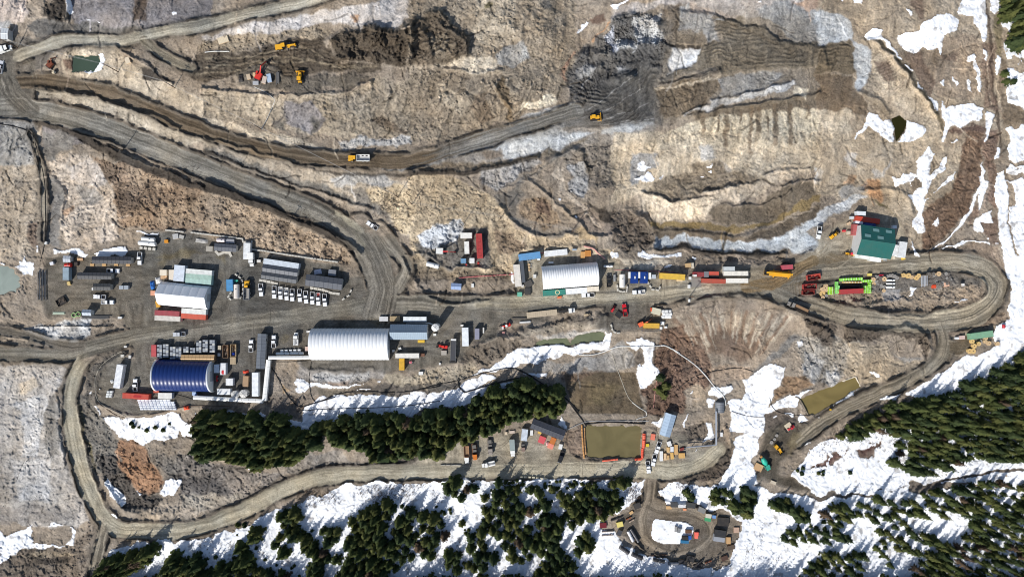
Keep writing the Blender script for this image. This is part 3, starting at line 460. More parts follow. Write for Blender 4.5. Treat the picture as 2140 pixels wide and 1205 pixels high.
# rills, cracks and dribbles down the banks; wheel marks along the roads and in the yards
rk = random.Random(77)
def thin(p, col, w, k, dz=0):
    s_, d, v, u = lmask(p, .3, w+6); m = ss((w-d)/1.6+.4)*k*np.clip(.4+1.2*n22[s_], 0, 1)
    COL[s_] = COL[s_]*(1-m[..., None])+np.array(col)*m[..., None]; Z[s_] += dz*m
def at_(A, x, y): return A[min(NY-1, max(0, int((y-gy[0])/ST))), min(NX-1, max(0, int((x-gx[0])/ST)))]
kk = 0
while kk < 620:
    x, y = rk.uniform(0, 2140), rk.uniform(0, 1000)
    if at_(UN, x, y) < 8: continue
    kk += 1; dn = rk.choice((1, 1, 1, -1)); a = math.pi/2+rk.uniform(-.5, .5) if rk.random() < .72 else rk.uniform(-.35, .35); q = [(x, y)]
    for _ in range(rk.randint(3, 7)): a += rk.uniform(-.35, .35); q.append((q[-1][0]+math.cos(a)*7, q[-1][1]+math.sin(a)*7))
    base_c = at_(COL, x, y); dark = rk.random() < .66; thin(q, base_c*(.38 if dark else 1.45), rk.uniform(.8, 2.0), rk.uniform(.5, .9), -.5 if dark else .25)
for (c, s, w, col, tr, *_) in ROADS[:-1]:
    p = spline(pts(c, s), 4); dxy = np.gradient(p, axis=0); nn = np.stack([-dxy[:, 1], dxy[:, 0]], -1)/(np.hypot(*dxy.T)[:, None]+1e-9)
    for _ in range(int(w*.55)):
        off = rk.uniform(-.46, .46)*w; i0 = rk.randrange(0, max(1, len(p)-8)); i1 = min(len(p), i0+rk.randint(8, 26)); wv = np.sin(np.arange(i0, i1)*rk.uniform(.1, .3)+rk.uniform(0, 6))*rk.uniform(.5, 3)
        q = p[i0:i1]+nn[i0:i1]*(off+wv)[:, None]
        if len(q) > 2: thin(q, np.array(lin(col))*(rk.uniform(.35, .6) if rk.random() < .62 else 1.3), rk.uniform(.6, 1.6), .75)
for _ in range(190):
    p = rk.choice(YARDS); x, y = rk.uniform(min(q[0] for q in p), max(q[0] for q in p)), rk.uniform(min(q[1] for q in p), max(q[1] for q in p))
    if at_(UN, x, y) > -2: continue
    a = rk.uniform(-.5, .5)+rk.choice((0, 0, math.pi/2)); cv = rk.uniform(-.14, .14); q = [(x, y)]
    for _k in range(rk.randint(5, 12)): a += cv; q.append((q[-1][0]+math.cos(a)*6, q[-1][1]+math.sin(a)*6))
    for o_ in (0, 7): thin([(b+o_*math.sin(a)*-1, c_+o_*math.cos(a)) for b, c_ in q], at_(COL, x, y)*(.55 if rk.random() < .7 else 1.3), .9, .7)
# --- water bodies ---
PONDS = [('green settling pond','P','152,117 205,117 210,130 195,150 152,150',(66,80,68),.12,'small green settling pond with ice along one edge beside the top road'),
 ('','C5','615,1000 680,970 745,1020 720,1100 655,1185 640,1080',(44,42,16),.06,'olive green meltwater pond between two snow patches'),
 ('','P','-60,552 8,554 20,560 30,564 34,574 42,580 40,590 46,599 36,604 33,612 18,608 8,614 -60,616',(142,152,144),.4,'pale milky pond cut by the left edge of the picture'),
 ('','N','180,530 200,480 290,445 500,425 545,440 560,500 580,450 620,410 760,380 905,368 915,400 890,455 800,485 700,475 560,505 480,500 300,500',(110,115,90),.12,'narrow green pond with an icy shore above the grey pad'),
 ('','O3','240,272 862,275 862,628 300,630 255,600',(112,103,72),.1,'square brown settling pond edged with floating booms'),
 ('','O4','1352,896 1885,680 1932,782 1500,1040 1430,1050',(122,108,68),.1,'slanting rectangular brown settling pond beside the right-hand track')]
WZ = []
for (nm, c, s, col, ro, lab) in PONDS:
    p = pts(c, s); wp = .35 if len(p) > 8 else .1; s_ = box_slice(p, 30); sd = sdist(p, s_, wp)
    lev = float(np.median(Z[s_][sd < 0]))-.5; WZ.append(lev)
    k = ss((14-sd)/14); Z[s_] = np.where(sd < 0, lev-.25-np.clip(-sd*.06, 0, .8), Z[s_]*(1-k)+(lev+.25+.05*np.clip(sd,0,9))*k)
    m = ss((3-sd)/5)[..., None]*.5; COL[s_] = COL[s_]*(1-m)+np.array(lin((96, 88, 74)))*m
# --- fine relief ---
RE = np.clip(ROUGH, 0, 2.5)**1.7
rg = 1-np.abs(2*fbm(PX, PY, 15, 3, 171)-1); rg2 = 1-np.abs(2*fbm(PX+.4*PY, PY, 30, 4, 181)-1); offr = np.clip((UN+2)/10, 0, 1)
Z -= 1.5*np.clip(rg-.80, 0, .2)*5*RE*offr*.55+1.6*np.clip(rg2-.86, 0, .14)*7*np.clip(ROUGH+.15, 0, 1)*offr*.42
Z += (n60-.5)*.9*np.clip((UN+4)/25, .08, 1)+(n22-.5)*1.5*RE*np.clip((UN+2)/12, .05, 1)+(n8-.5)*1.1*RE*np.clip((UN+2)/9, .1, 1)
# gullies on steep ground: erosion runs down the slope
zy = np.gradient(Z, axis=0)/(ST*S); zx = np.gradient(Z, axis=1)/(ST*S); gsl = np.hypot(zx, zy)
from_x = PX+34*(n60-.5)+.25*PY; rill = fbm(from_x, PY/6, 10, 3, 131); rl = np.clip(gsl*4.5-.25, 0, 1)*np.clip((UN-3)/10, 0, 1); Z += (rill-.5)*1.5*rl; COL *= (1+.7*(rill-.5)*rl)[..., None]
# --- snow ---
SN = []
def W(c, s, soft=2.2, k=1.0, warp=.75, hole=.10):
    p = pts(c, s); s_, m = pmask(p, soft, warp); 
    if hole: m = m*(1-ss((n8[s_]*.55+n22[s_]*.45-(1-hole))*9))
    SNOW[s_] = np.maximum(SNOW[s_], m*k)
for c, s in (('C1','540,10 600,20 635,100 600,120 565,110'),('C1','1440,100 1490,95 1500,125 1460,130'),('C1','700,165 760,175 750,195'),('C1','805,195 845,200 830,212'),
 ('C1','815,460 850,455 870,520 850,600 820,612 700,598 790,560 825,520'),('C5','1150,100 1190,20 1220,-60 1380,-60 1420,130 1420,330 1400,350 1370,250 1290,150 1180,120'),
 ('C5','880,175 1000,125 1120,125 1170,170 1150,260 1060,310 1040,480 1000,400 890,400 800,450 740,420 660,370 640,300 830,250 850,195'),('C5','400,290 470,225 540,240 530,290 600,360 700,470 710,510 640,440 560,350 480,320 430,335'),
 ('C5','720,530 750,540 800,600 780,612'),('C5','920,810 1000,860 1010,930 960,890'),('C5','1020,840 1080,920 1120,880 1270,860 1390,910 1380,1000 1200,1070 1100,1050 1070,1190 1045,1180 1050,1000'),
 ('C5','1410,930 1470,950 1450,1050 1410,1200 1395,1190 1400,1000'),('C5','320,1180 310,1130 380,1040 400,960 430,920 500,960 540,1010 610,1010 640,1080 640,1190 600,1190 490,1100 400,1070 340,1120'),
 ('C5','760,1010 860,1040 910,1110 870,1160 730,1190 660,1190 740,1080'),('C5','1250,480 1310,445 1360,560 1360,780 1330,740 1310,520 1260,530'),('C5','1250,650 1290,660 1280,760 1260,740'),('C5','1110,580 1165,700 1140,730'),
 ('C5','1370,410 1400,420 1420,520 1390,500'),('C5','1440,-60 1530,-60 1530,90 1490,130 1440,80'),('C5','735,60 765,65 785,130 765,130'),('C5','1010,690 1060,650 1070,725 1040,700'),('C5','180,-20 220,-20 215,18'),('C5','295,-20 385,-20 380,20 320,22'),
 ('C5','830,680 850,680 875,740 850,730'),('C5','1010,120 1090,120 1100,160'),
 ('C6','120,1110 200,1060 215,1005 240,1060 290,1100 270,1180 200,1160'),('C6','440,940 500,960 640,950 750,1000 720,1035 640,1030 570,990 480,990 450,990'),('C6','780,1000 930,970 1040,920 1060,970 1040,1010 830,1040'),('C6','-20,1065 50,1080 40,1095'),('C6','300,950 325,955 322,1000 305,1000'),('C6','1110,815 1330,820 1320,840 1180,838'),
 ('C8','1250,525 1285,535 1265,552'),('C8','1375,655 1410,700 1385,718'),('C9','200,240 240,230 260,280 305,300 270,330 200,300'),('C9','170,380 230,370 290,335 330,360 310,390 240,405 175,395'),('C9','355,355 410,345 390,375 360,378'),('C9','770,265 830,230 815,285 780,280'),('C9','770,335 815,300 812,340'),('C9','705,340 745,335 740,352'),
 ('C9','195,1010 240,960 300,990 400,1010 540,1000 540,1030 480,1045 300,1030'),('C9','-20,1000 40,990 30,1060 -20,1060'),('C9','630,1030 690,1040 690,1070'),('C3','1400,285 1420,240 1480,180 1515,195 1450,250 1420,290'),('C3','1680,50 1740,20 1740,85 1700,80'),('C4','-20,40 60,0 160,-10 60,30 -10,70'),('C4','1180,10 1230,-10 1215,20'),
 ('C10','600,340 660,360 720,290 700,330 800,310 830,340 820,220 935,95 960,180 930,350 1000,300 1050,190 1095,180 1070,280 950,400 900,540 940,540 1090,350 1160,300 1150,370 1050,430 900,580 890,640 910,820 860,820 790,770 800,720 860,650 800,580 740,510 790,500 750,400 620,440'),
 ('C10','935,1000 1100,850 1250,640 1320,500 1350,350 1385,160 1380,400 1420,390 1400,560 1350,640 1350,500 1280,650 1200,770 1050,930'),('C10','1280,800 1330,700 1440,640 1460,770 1380,740 1390,830 1300,830'),('C10','1000,985 1200,890 1450,920 1460,940 1250,910 1080,965'),
 ('C10','1490,300 1560,310 1590,640 1620,900 1700,1230 1590,1230 1540,960 1500,700 1490,500'),('C10','1400,-10 1440,-10 1410,80'),('C10','1490,110 1525,110 1525,210 1490,210'),('C10','940,770 990,690 1010,740 960,800'),('C10','790,850 815,960 845,1040 800,1010'),('C10','1050,0 1075,0 1070,70'),('C10','1110,70 1150,25 1170,40 1130,80'),('C10','1480,910 1515,910 1510,940'),('C10','1410,870 1440,880 1420,900'),
 ('Q3','1060,230 1100,195 1140,240 1240,330 1300,400 1300,440 1250,480 1150,390'),('Q3','1640,340 1690,260 1700,190 1740,180 1860,210 1860,260 1790,340 1780,390 1690,380'),('Q3','1360,250 1420,320 1480,360 1450,390'),('Q3','1100,530 1140,540 1210,600 1180,600'),
 ('Q3','-80,690 50,790 120,790 230,720 340,650 345,740 340,860 560,870 680,870 760,760 690,690 600,680 480,665 520,630 600,660 780,720 800,740 760,860 620,890 420,920 250,900 160,960 60,1020 -80,1080'),
 ('O0','850,760 940,760 1040,790 1250,770 1420,725 1490,740 1560,810 1620,820 1600,900 1560,920 1500,880 1480,940 1380,960 1280,950 1200,1000 1000,920 930,860'),('O0','780,650 800,650 840,720 830,740'),('O0','1620,735 1700,735 1690,760 1630,775'),('O0','735,570 755,535 765,590'),('O0','820,520 840,520 835,545'),
 ('O1','-20,420 60,430 100,500 110,560 60,540 -20,510'),('O1','260,360 330,340 430,320 480,360 470,390 420,380 280,420'),('O1','520,360 600,350 700,350 750,370 720,440 680,480 600,400 540,390'),('O1','450,1060 465,1020 470,1040'),('O1','570,835 660,820 640,850'),
 ('O1','800,360 900,400 1000,430 1060,440 1090,300 1230,200 1340,200 1560,190 1780,210 2066,200 2066,400 1950,450 1900,440 1540,450 1350,450 1200,500 1100,520 1050,570 980,500 930,450 850,450'),('O1','1000,70 1050,25 1080,40 1110,90 1350,95 1640,95 1800,85 1640,105 1250,130 1150,120 1100,160 1030,130'),('O1','1480,150 1800,140 1600,160'),
 ('N','-20,545 100,550 250,510 300,505 420,490 490,500 560,510 700,485 800,490 890,460 920,370 980,365 985,480 960,540 860,570 500,600 380,640 150,690 -20,720'),('N','1110,440 1180,480 1280,450 1450,470 1460,520 1430,600 1440,700 1490,780 1480,830 1430,870 1380,940 1300,945 1265,890 1270,780 1340,680 1340,600 1300,520 1220,570 1190,520'),('N','1250,720 1290,700 1310,740 1270,780'),('N','390,935 420,940 470,1000 440,995'),('N','345,990 380,985 415,1020 390,1035'),('N','430,1130 480,1110 470,1140'),
 ('M','640,840 740,800 800,770 1000,700 1100,580 1200,545 1300,590 1534,500 1534,680 1340,700 1050,760 900,800'),('M','530,960 620,880 780,840 900,830 980,840 900,920 700,1000 600,1020'),('M','-20,1050 300,1040 540,960 640,1010 850,960 1230,900 1200,960 850,1060 780,1110 560,1230 -20,1230'),('M','1240,830 1400,800 1534,810 1534,850 1260,840'),
 ('L','-20,820 50,820 130,890 260,895 740,905 740,915 270,940 140,940 90,980 -20,970'),('L','230,1040 500,1010 560,1050 850,1020 1000,1040 1250,1020 1572,990 1572,1180 1200,1230 60,1230 100,1150'),('L','860,900 940,890 920,905'),
 ('O2','1760,230 1820,150 1850,200 1870,320'),('O3','960,230 1060,200 1150,140 1100,280 1040,250'),('O3','1640,240 1700,240 1700,450 1550,460 1620,380'),('O3','1640,-20 1740,-20 1700,80 1640,50'),('O3','1390,140 1410,140 1380,320 1350,310'),('O3','1250,300 1280,210 1270,300'),('O3','1420,400 1480,400 1470,420'),('O3','1490,590 1540,530 1530,570'),
 ('O4','475,760 690,765 700,800 640,850 580,890 475,870'),('O4','460,960 480,910 545,910 520,980 480,1000'),('O4','1340,350 1390,340 1380,390 1350,420'),('O4','262,860 290,815 298,850'),
 ('O4','1080,560 1130,570 1225,590 1200,700 1130,790 1060,900 1030,970 1100,930 1290,840 1490,780 1370,860 1330,920 1330,950 1150,1010 1000,1040 1000,1230 680,1230 690,1020 640,930 750,890 780,900 810,850 820,790 780,720 850,690 900,650 990,590'),
 ('O4','1640,970 1700,920 1930,790 1945,800 1800,890'),('O4','1320,1080 1360,1040 1400,1080 1380,1120 1330,1110'),('O4','1050,1090 1120,1060 1110,1090'),('O4','1180,1050 1300,1010 1290,1070 1200,1060'),('O4','1590,960 1600,940 1610,950'),
 ('O5','120,190 300,240 470,260 480,370 410,510 420,640 360,740 410,830 440,950 250,1010 -20,1010 30,850 100,780 160,620 170,530 220,460 310,440 130,380 150,280'),('O5','900,580 1000,480 960,550'),('O5','820,280 850,220 900,250 970,290 900,310'),('O5','1010,245 1070,225 1030,255'),
 ('O6','500,850 600,790 850,650 1000,540 1100,470 1200,480 1350,400 1460,330 1480,270 1380,240 1400,190 1480,150 1530,100 1520,-20 1760,-20 1760,350 1600,480 1500,620 1400,670 1300,680 1150,800 860,880 700,900'),('O6','250,910 350,880 500,830 400,920'),('O6','190,620 220,615 275,660 270,690 230,655'),
 ('I','1960,-20 2200,-20 2200,640 2060,600 2000,560 2010,300 1990,100'),('I','1860,640 1990,590 2120,600 2120,820 1900,820 1870,720'),('I','1085,270 1130,270 1100,350 1075,350'),('I','1470,400 1640,330 1600,365 1500,400'),('I','50,775 85,770 80,802'),
('A','-80,370 20,400 80,500 60,560 -80,540'),('Q1','-40,600 60,560 60,620'),('F','375,190 440,110 600,180 900,180 860,240 560,225'),('F','670,370 760,330 850,340 760,380'),('E','175,380 200,400 205,550 180,530'),
 ('O7','390,130 540,130 440,250 420,310 360,200')): W(c, s)
for c, s, h in (('C5','1480,460 1550,480 1500,610 1480,600',.3),('C5','1590,560 1800,600 1800,920 1600,870',.35),('C5','1580,1080 1800,1050 1800,1230 1600,1170',.3),('C5','1550,130 1690,170 1620,300 1540,250',.4),('C5','1560,360 1690,350 1600,490',.4),
 ('C10','1580,-20 1800,-20 1800,200 1590,240',.3),('C10','1580,270 1800,240 1800,360 1590,350',.35),('C10','1570,400 1800,380 1800,1230 1700,1230 1640,900 1590,600 1650,590 1640,480',.28),('C5','1560,-60 1800,-60 1800,600 1600,500',.55),
 ('P','230,1148 290,1132 400,1128 500,1104 590,1060 640,1040 720,1014 800,1006 870,1010 940,1003 1050,1003 1150,1002 1230,1002 1290,1000 1345,1003 1340,1025 1312,1052 1296,1064 1255,1088 1252,1106 1290,1108 1302,1130 1330,1158 1390,1168 1450,1188 1500,1186 1528,1174 1538,1130 1546,1086 1528,1070 1480,1066 1452,1056 1395,1054 1378,1040 1376,1022 1400,1006 1450,1012 1500,1012 1530,1000 1600,1022 1640,1034 1700,1041 1800,1040 2260,985 2260,1310 200,1310 205,1190',.16),
 ('O5','730,880 800,800 900,680 1000,580 1150,480 1400,400 1700,340 1850,330 2030,360 2030,1060 1700,1085 1000,1060 860,960',.22),
 ('P','1990,790 2060,760 2120,690 2260,640 2260,1000 2000,1010 1880,1000 1880,930 1960,880',.3)): W(c, s, 3, 1, 1, h)
W('Q1','768,572 800,546 960,566 1130,592 1225,640 1235,690 1180,800 1050,835 880,828 775,792 752,740',1.5,1,.2,.03)
# bare heath showing through
for c, s in (('O5','960,790 1100,700 1300,600 1370,520 1340,640 1200,760 1100,790'),('O5','1480,690 1600,640 1720,520 1600,530 1480,610'),('O5','1150,480 1400,400 1700,340 1850,330 1800,380 1500,440 1250,480')):
    p = pts(c, s); s_, m = pmask(p, 8, 1.2); SNOW[s_] *= 1-m*ss((n8[s_]*.6+n22[s_]*.4-.37)*9); 
    COL[s_] = COL[s_]*(1-m[..., None])+np.array(lin((98,70,62)))*m[..., None]
for s, w in (('1950,1006 2000,998 2060,988 2140,982 2260,980',3.2),('1780,1026 1860,1020 1950,1008',1.2),('1700,1036 1790,1038 1900,1016',1.2)):
    s_, d, v, u = lmask(spline(pts('P',s),5), .5, 20); SNOW[s_] *= 1-ss((w*(.5+n8[s_])-d)/2); COL[s_] = np.where((d < 8)[..., None], np.array(lin((104,94,84))), COL[s_])
sn = ss((SNOW-.5)*4+.5)
SNB = (SNOW > .5)
Z += .28*sn
G('C10','brown','750,400 800,345 855,370 830,430 785,500',k=.9); p = pts('C10','750,400 800,345 855,370 830,430 785,500'); s_, m = pmask(p, 3); SNB[s_] &= m < .5
# mottling of the soils
f = (.74+.52*n60)*(.76+.48*n22)*(.80+.40*n8)*(1+.35*(n200-.5)); f = np.where(RM > .5, .5+.5*f, f); COL *= f[..., None]
lum = COL.mean(-1, keepdims=True); COL[:] = lum+(COL-lum)*.73; COL *= 1.02
g1 = vn(PX/2.6, PY/2.6, 201); g2 = vn(PX/3.6, PY/3.6, 203); gr = (.87+.26*g1)*np.where(g2 > .86, .62, 1)*np.where(g2 < .07, 1.3, 1); gr = 1+(gr-1)*np.where(RM > .5, .35, np.clip(.35+ROUGH, 0, 1)); COL *= gr[..., None]
hue = fbm(PX, PY, 45, 4, 151)-.5; COL *= np.stack([1+.16*hue, 1+.02*hue, 1-.18*hue], -1)
ws = ss((3-UN)/3)*0
COL = np.clip(COL, .012, .9)
# --- the surface itself ---
rim = np.clip(1-(SNOW-.5)*2.4, 0, 1)*ss((n8*.5+n22*.5-.36)*5)+.9*ss((fbm(PX, PY, 12, 4, 211)-.66)*12)
SCOL = np.array((.90, .915, .94))*(1-.62*np.clip(rim, 0, 1)[..., None])+np.array((.20, .17, .14))*.62*np.clip(rim, 0, 1)[..., None]
Z += SNB*(fbm(PX, PY, 30, 4, 221)-.5)*.9
fz = (H-Z)/H; VX = (PX-CX)*S*fz; VY = (CY-PY)*S*fz
V = np.stack([VX, VY, Z], -1).reshape(-1, 3)
du = V.reshape(NY, NX, 3); nx_ = np.cross(np.gradient(du, axis=1), -np.gradient(du, axis=0)); nx_ /= np.linalg.norm(nx_, axis=-1, keepdims=True); VN = nx_.reshape(-1, 3)
jj, ii = np.meshgrid(np.arange(NY-1), np.arange(NX-1), indexing='ij'); a_ = jj*NX+ii
F = np.stack([a_+NX, a_+NX+1, a_+1, a_], -1).reshape(-1, 4)
def fa(Q): return (Q[:-1, :-1]+Q[1:, :-1]+Q[:-1, 1:]+Q[1:, 1:])/4
f_snow = (fa(SNOW) > .5).reshape(-1) & SNB[:-1, :-1].reshape(-1); f_road = (fa(RM) > .5).reshape(-1) & ~f_snow
def nd(nt_, t, **k):
    n = nt_.nodes.new(t)
    for a, b in k.items(): setattr(n, a, b)
    return n
def ground_mat(name, snow=False):
    m = bpy.data.materials.new(name); m.use_nodes = True; t = m.node_tree; L = t.links.new; b = t.nodes['Principled BSDF']
    b.inputs['Roughness'].default_value = .95 if not snow else .6; b.inputs['Specular IOR Level'].default_value = .12
    geo = nd(t, 'ShaderNodeNewGeometry')
    def noise(sc, det, ro=.6):
        n = nd(t, 'ShaderNodeTexNoise'); n.inputs['Scale'].default_value = sc; n.inputs['Detail'].default_value = det; n.inputs['Roughness'].default_value = ro; L(geo.outputs['Position'], n.inputs['Vector']); return n.outputs['Fac']
    n1 = noise(1.5, 4, .7); n2 = noise(.35, 4)
    bp = nd(t, 'ShaderNodeBump'); bp.inputs['Strength'].default_value = .5 if not snow else .3; bp.inputs['Distance'].default_value = .8 if not snow else .35
    ad = nd(t, 'ShaderNodeMath', operation='ADD'); L(n1, ad.inputs[0]); L(n2, ad.inputs[1]); L(ad.outputs[0], bp.inputs['Height']); L(bp.outputs[0], b.inputs['Normal'])
    if snow:
        r = nd(t, 'ShaderNodeMapRange'); r.inputs[1].default_value = .2; r.inputs[2].default_value = .8; r.inputs[3].default_value = .92; r.inputs[4].default_value = 1.04; L(n2, r.inputs[0]); at = nd(t, 'ShaderNodeVertexColor', layer_name='soil')
        mx = nd(t, 'ShaderNodeMix', data_type='RGBA', blend_type='MULTIPLY'); mx.inputs[0].default_value = 1; L(at.outputs[0], mx.inputs[6]); L(r.outputs[0], mx.inputs[7]); L(mx.outputs[2], b.inputs['Base Color'])
    else:
        at = nd(t, 'ShaderNodeVertexColor', layer_name='soil')
        r = nd(t, 'ShaderNodeMapRange'); r.inputs[1].default_value = .25; r.inputs[2].default_value = .75; r.inputs[3].default_value = .72; r.inputs[4].default_value = 1.26; L(n1, r.inputs[0])
        r2 = nd(t, 'ShaderNodeMapRange'); r2.inputs[1].default_value = .25; r2.inputs[2].default_value = .75; r2.inputs[3].default_value = .85; r2.inputs[4].default_value = 1.15; L(n2, r2.inputs[0])
        mu = nd(t, 'ShaderNodeMath', operation='MULTIPLY'); L(r.outputs[0], mu.inputs[0]); L(r2.outputs[0], mu.inputs[1])
        mx = nd(t, 'ShaderNodeMix', data_type='RGBA', blend_type='MULTIPLY'); mx.inputs[0].default_value = 1; L(at.outputs[0], mx.inputs[6]); L(mu.outputs[0], mx.inputs[7]); L(mx.outputs[2], b.inputs['Base Color'])
    return m
GM = ground_mat('bare soil'); RMAT = ground_mat('packed dirt'); SM = ground_mat('snow', True)
def sheet(name, sel, mat, cols=None):
    cols = COL if cols is None else cols
    f = F[sel]; u, inv = np.unique(f, return_inverse=True); f = inv.reshape(-1, 4)
    me = bpy.data.meshes.new(name); me.vertices.add(len(u)); me.vertices.foreach_set('co', V[u].astype(np.float32).ravel())
    me.loops.add(f.size); me.loops.foreach_set('vertex_index', f.astype(np.int32).ravel()); me.polygons.add(len(f))
    me.polygons.foreach_set('loop_start', np.arange(0, f.size, 4, dtype=np.int32)); me.polygons.foreach_set('use_smooth', np.ones(len(f), bool))
    me.update(calc_edges=True)
    ca = me.color_attributes.new('soil', 'FLOAT_COLOR', 'POINT'); c4 = np.ones((len(u), 4), np.float32); c4[:, :3] = cols.reshape(-1, 3)[u]; ca.data.foreach_set('color', c4.ravel())
    me.normals_split_custom_set_from_vertices(VN[u].astype(np.float32))
    me.materials.append(mat); o = bpy.data.objects.new(name, me); scn.collection.objects.link(o); o['kind'] = 'structure'; return o
o = sheet('ground', ~f_snow & ~f_road, GM); sheet('dirt_road', f_road, RMAT); sheet('snow', f_snow, SM, SCOL)
# country beyond the picture, down the valley and up the hill
bi = np.concatenate([np.arange(NX), np.arange(1, NY)*NX+NX-1, (NY-1)*NX+np.arange(NX-2, -1, -1), np.arange(NY-2, 0, -1)*NX]); bv = V[bi]; nb_ = len(bi)
rings = [bv]
for k, zz in ((1.25, .5), (2.2, .3), (6, .1), (22, 0)):
    q = bv.copy(); q[:, :2] *= k; q[:, 2] = bv[:, 2]*zz; rings.append(q)
fv = []; n_ = nb_
for r_ in range(4):
    for i in range(n_): fv.append((r_*n_+i, r_*n_+(i+1) % n_, (r_+1)*n_+(i+1) % n_, (r_+1)*n_+i))
me = bpy.data.meshes.new('surrounding_ground'); me.from_pydata(np.concatenate(rings).tolist(), [], fv); me.update()
ca = me.color_attributes.new('soil', 'FLOAT_COLOR', 'POINT'); c4 = np.ones((5*n_, 4), np.float32); c4[:, :3] = np.tile(COL.reshape(-1, 3)[bi], (5, 1)); c4[n_:, :3] = np.array(lin((128, 116, 98))); ca.data.foreach_set('color', c4.ravel())
me.materials.append(GM); oo = bpy.data.objects.new('surrounding_ground', me); scn.collection.objects.link(oo); oo['kind'] = 'structure'
# pond water
for (nm, c, s, col, ro, lab), lev in zip(PONDS, WZ):
    p = spline(pts(c, s)+[pts(c, s)[0]], 1)[:-1]; p = np.array(pts(c, s)); ctr = p.mean(0); p = ctr+(p-ctr)*1.05; fz_ = (H-lev)/H
    vv = [((x-CX)*S*fz_, (CY-y)*S*fz_, lev) for x, y in p]
    me = bpy.data.meshes.new('pond'); me.from_pydata(vv, [], [list(range(len(vv)))[::-1]]); me.update()
    m = bpy.data.materials.new('pond water'); m.use_nodes = True; b = m.node_tree.nodes['Principled BSDF']; b.inputs['Base Color'].default_value = (*lin(col), 1); b.inputs['Roughness'].default_value = max(.08, ro); b.inputs['IOR'].default_value = 1.33
    tn = m.node_tree.nodes.new('ShaderNodeTexNoise'); tn.inputs['Scale'].default_value = .6; bp = m.node_tree.nodes.new('ShaderNodeBump'); bp.inputs['Strength'].default_value = .06; m.node_tree.links.new(tn.outputs['Fac'], bp.inputs['Height']); m.node_tree.links.new(bp.outputs[0], b.inputs['Normal'])
    tn2 = m.node_tree.nodes.new('ShaderNodeTexNoise'); tn2.inputs['Scale'].default_value = .09; tn2.inputs['Detail'].default_value = 5; tn2.inputs['Distortion'].default_value = 1.5; cr_ = m.node_tree.nodes.new('ShaderNodeMix'); cr_.data_type = 'RGBA'; cr_.inputs[6].default_value = (*[v*.62 for v in lin(col)], 1); cr_.inputs[7].default_value = (*[v*1.35 for v in lin(col)], 1)
    g_ = m.node_tree.nodes.new('ShaderNodeNewGeometry'); m.node_tree.links.new(g_.outputs['Position'], tn2.inputs['Vector']); m.node_tree.links.new(g_.outputs['Position'], tn.inputs['Vector']); m.node_tree.links.new(tn2.outputs['Fac'], cr_.inputs[0]); m.node_tree.links.new(cr_.outputs[2], b.inputs['Base Color'])
    me.materials.append(m); oo = bpy.data.objects.new('pond', me); scn.collection.objects.link(oo); oo['kind'] = 'structure'; oo['label'] = lab
def zat(px, py):
    return float(bil(Z, np.array([px]), np.array([py]), gx[0], gy[0], ST, ST)[0])
def world(px, py, h=0.0):
    """ground point below a thing whose top, h above the ground, shows at this photo pixel"""
    bx, by = px, py
    for _ in range(2):
        z = zat(bx, by); k = (H-z-h)/(H-z); bx = CX+(px-CX)*k; by = CY+(py-CY)*k
    f_ = (H-z-h)/H; return ((px-CX)*S*f_, (CY-py)*S*f_, z), f_
# ================= builders =================
COLL = scn.collection
MC = {}
def mt(col, rough=.6, metal=0, dirt=.3, tint=(110, 98, 82), sc=.7, spec=.3):
    k = (tuple(col), rough, metal, dirt, sc)
    if k in MC: return MC[k]
    m = bpy.data.materials.new('paint %d %d %d' % tuple(col)); m.use_nodes = True; t = m.node_tree; b = t.nodes['Principled BSDF']; L = t.links.new
    b.inputs['Roughness'].default_value = rough; b.inputs['Metallic'].default_value = metal; b.inputs['Specular IOR Level'].default_value = spec
    g = t.nodes.new('ShaderNodeNewGeometry'); n = t.nodes.new('ShaderNodeTexNoise'); n.inputs['Scale'].default_value = sc; n.inputs['Detail'].default_value = 5; n.inputs['Roughness'].default_value = .65
    L(g.outputs['Position'], n.inputs['Vector']); r = t.nodes.new('ShaderNodeMapRange'); r.inputs[1].default_value = .42; r.inputs[2].default_value = .75; r.inputs[3].default_value = 0; r.inputs[4].default_value = dirt; L(n.outputs['Fac'], r.inputs[0])
    mx = t.nodes.new('ShaderNodeMix'); mx.data_type = 'RGBA'; c = lin(col); mx.inputs[6].default_value = (*c, 1); d = lin(tint); mx.inputs[7].default_value = (*[.5*c[i]+.5*d[i] for i in range(3)], 1)
    L(r.outputs[0], mx.inputs[0]); L(mx.outputs[2], b.inputs['Base Color']); MC[k] = m; return m
WHITE = (236, 236, 232); BLACK = (26, 26, 28); TYRE = mt((30, 29, 28), .9); GLASS = mt((22, 28, 34), .12, 0, .15, spec=.6); STEEL = mt((120, 122, 124), .5, .3); DARK = mt((40, 40, 42), .7); RIM = mt((150, 150, 150), .5)
CONC = mt((196, 192, 182), .9, 0, .5); WOOD = mt((196, 160, 112), .8, 0, .5); YEL = mt((226, 168, 44), .5, 0, .45); RED = mt((196, 52, 44), .5, 0, .35); TAN = mt((214, 196, 160), .8, 0, .4); MW = mt(WHITE, .45, 0, .22); RUST = mt((120, 66, 44), .85, 0, .6); PIPEB = mt((28, 28, 30), .5); PIPEW = mt((214, 214, 210), .6)
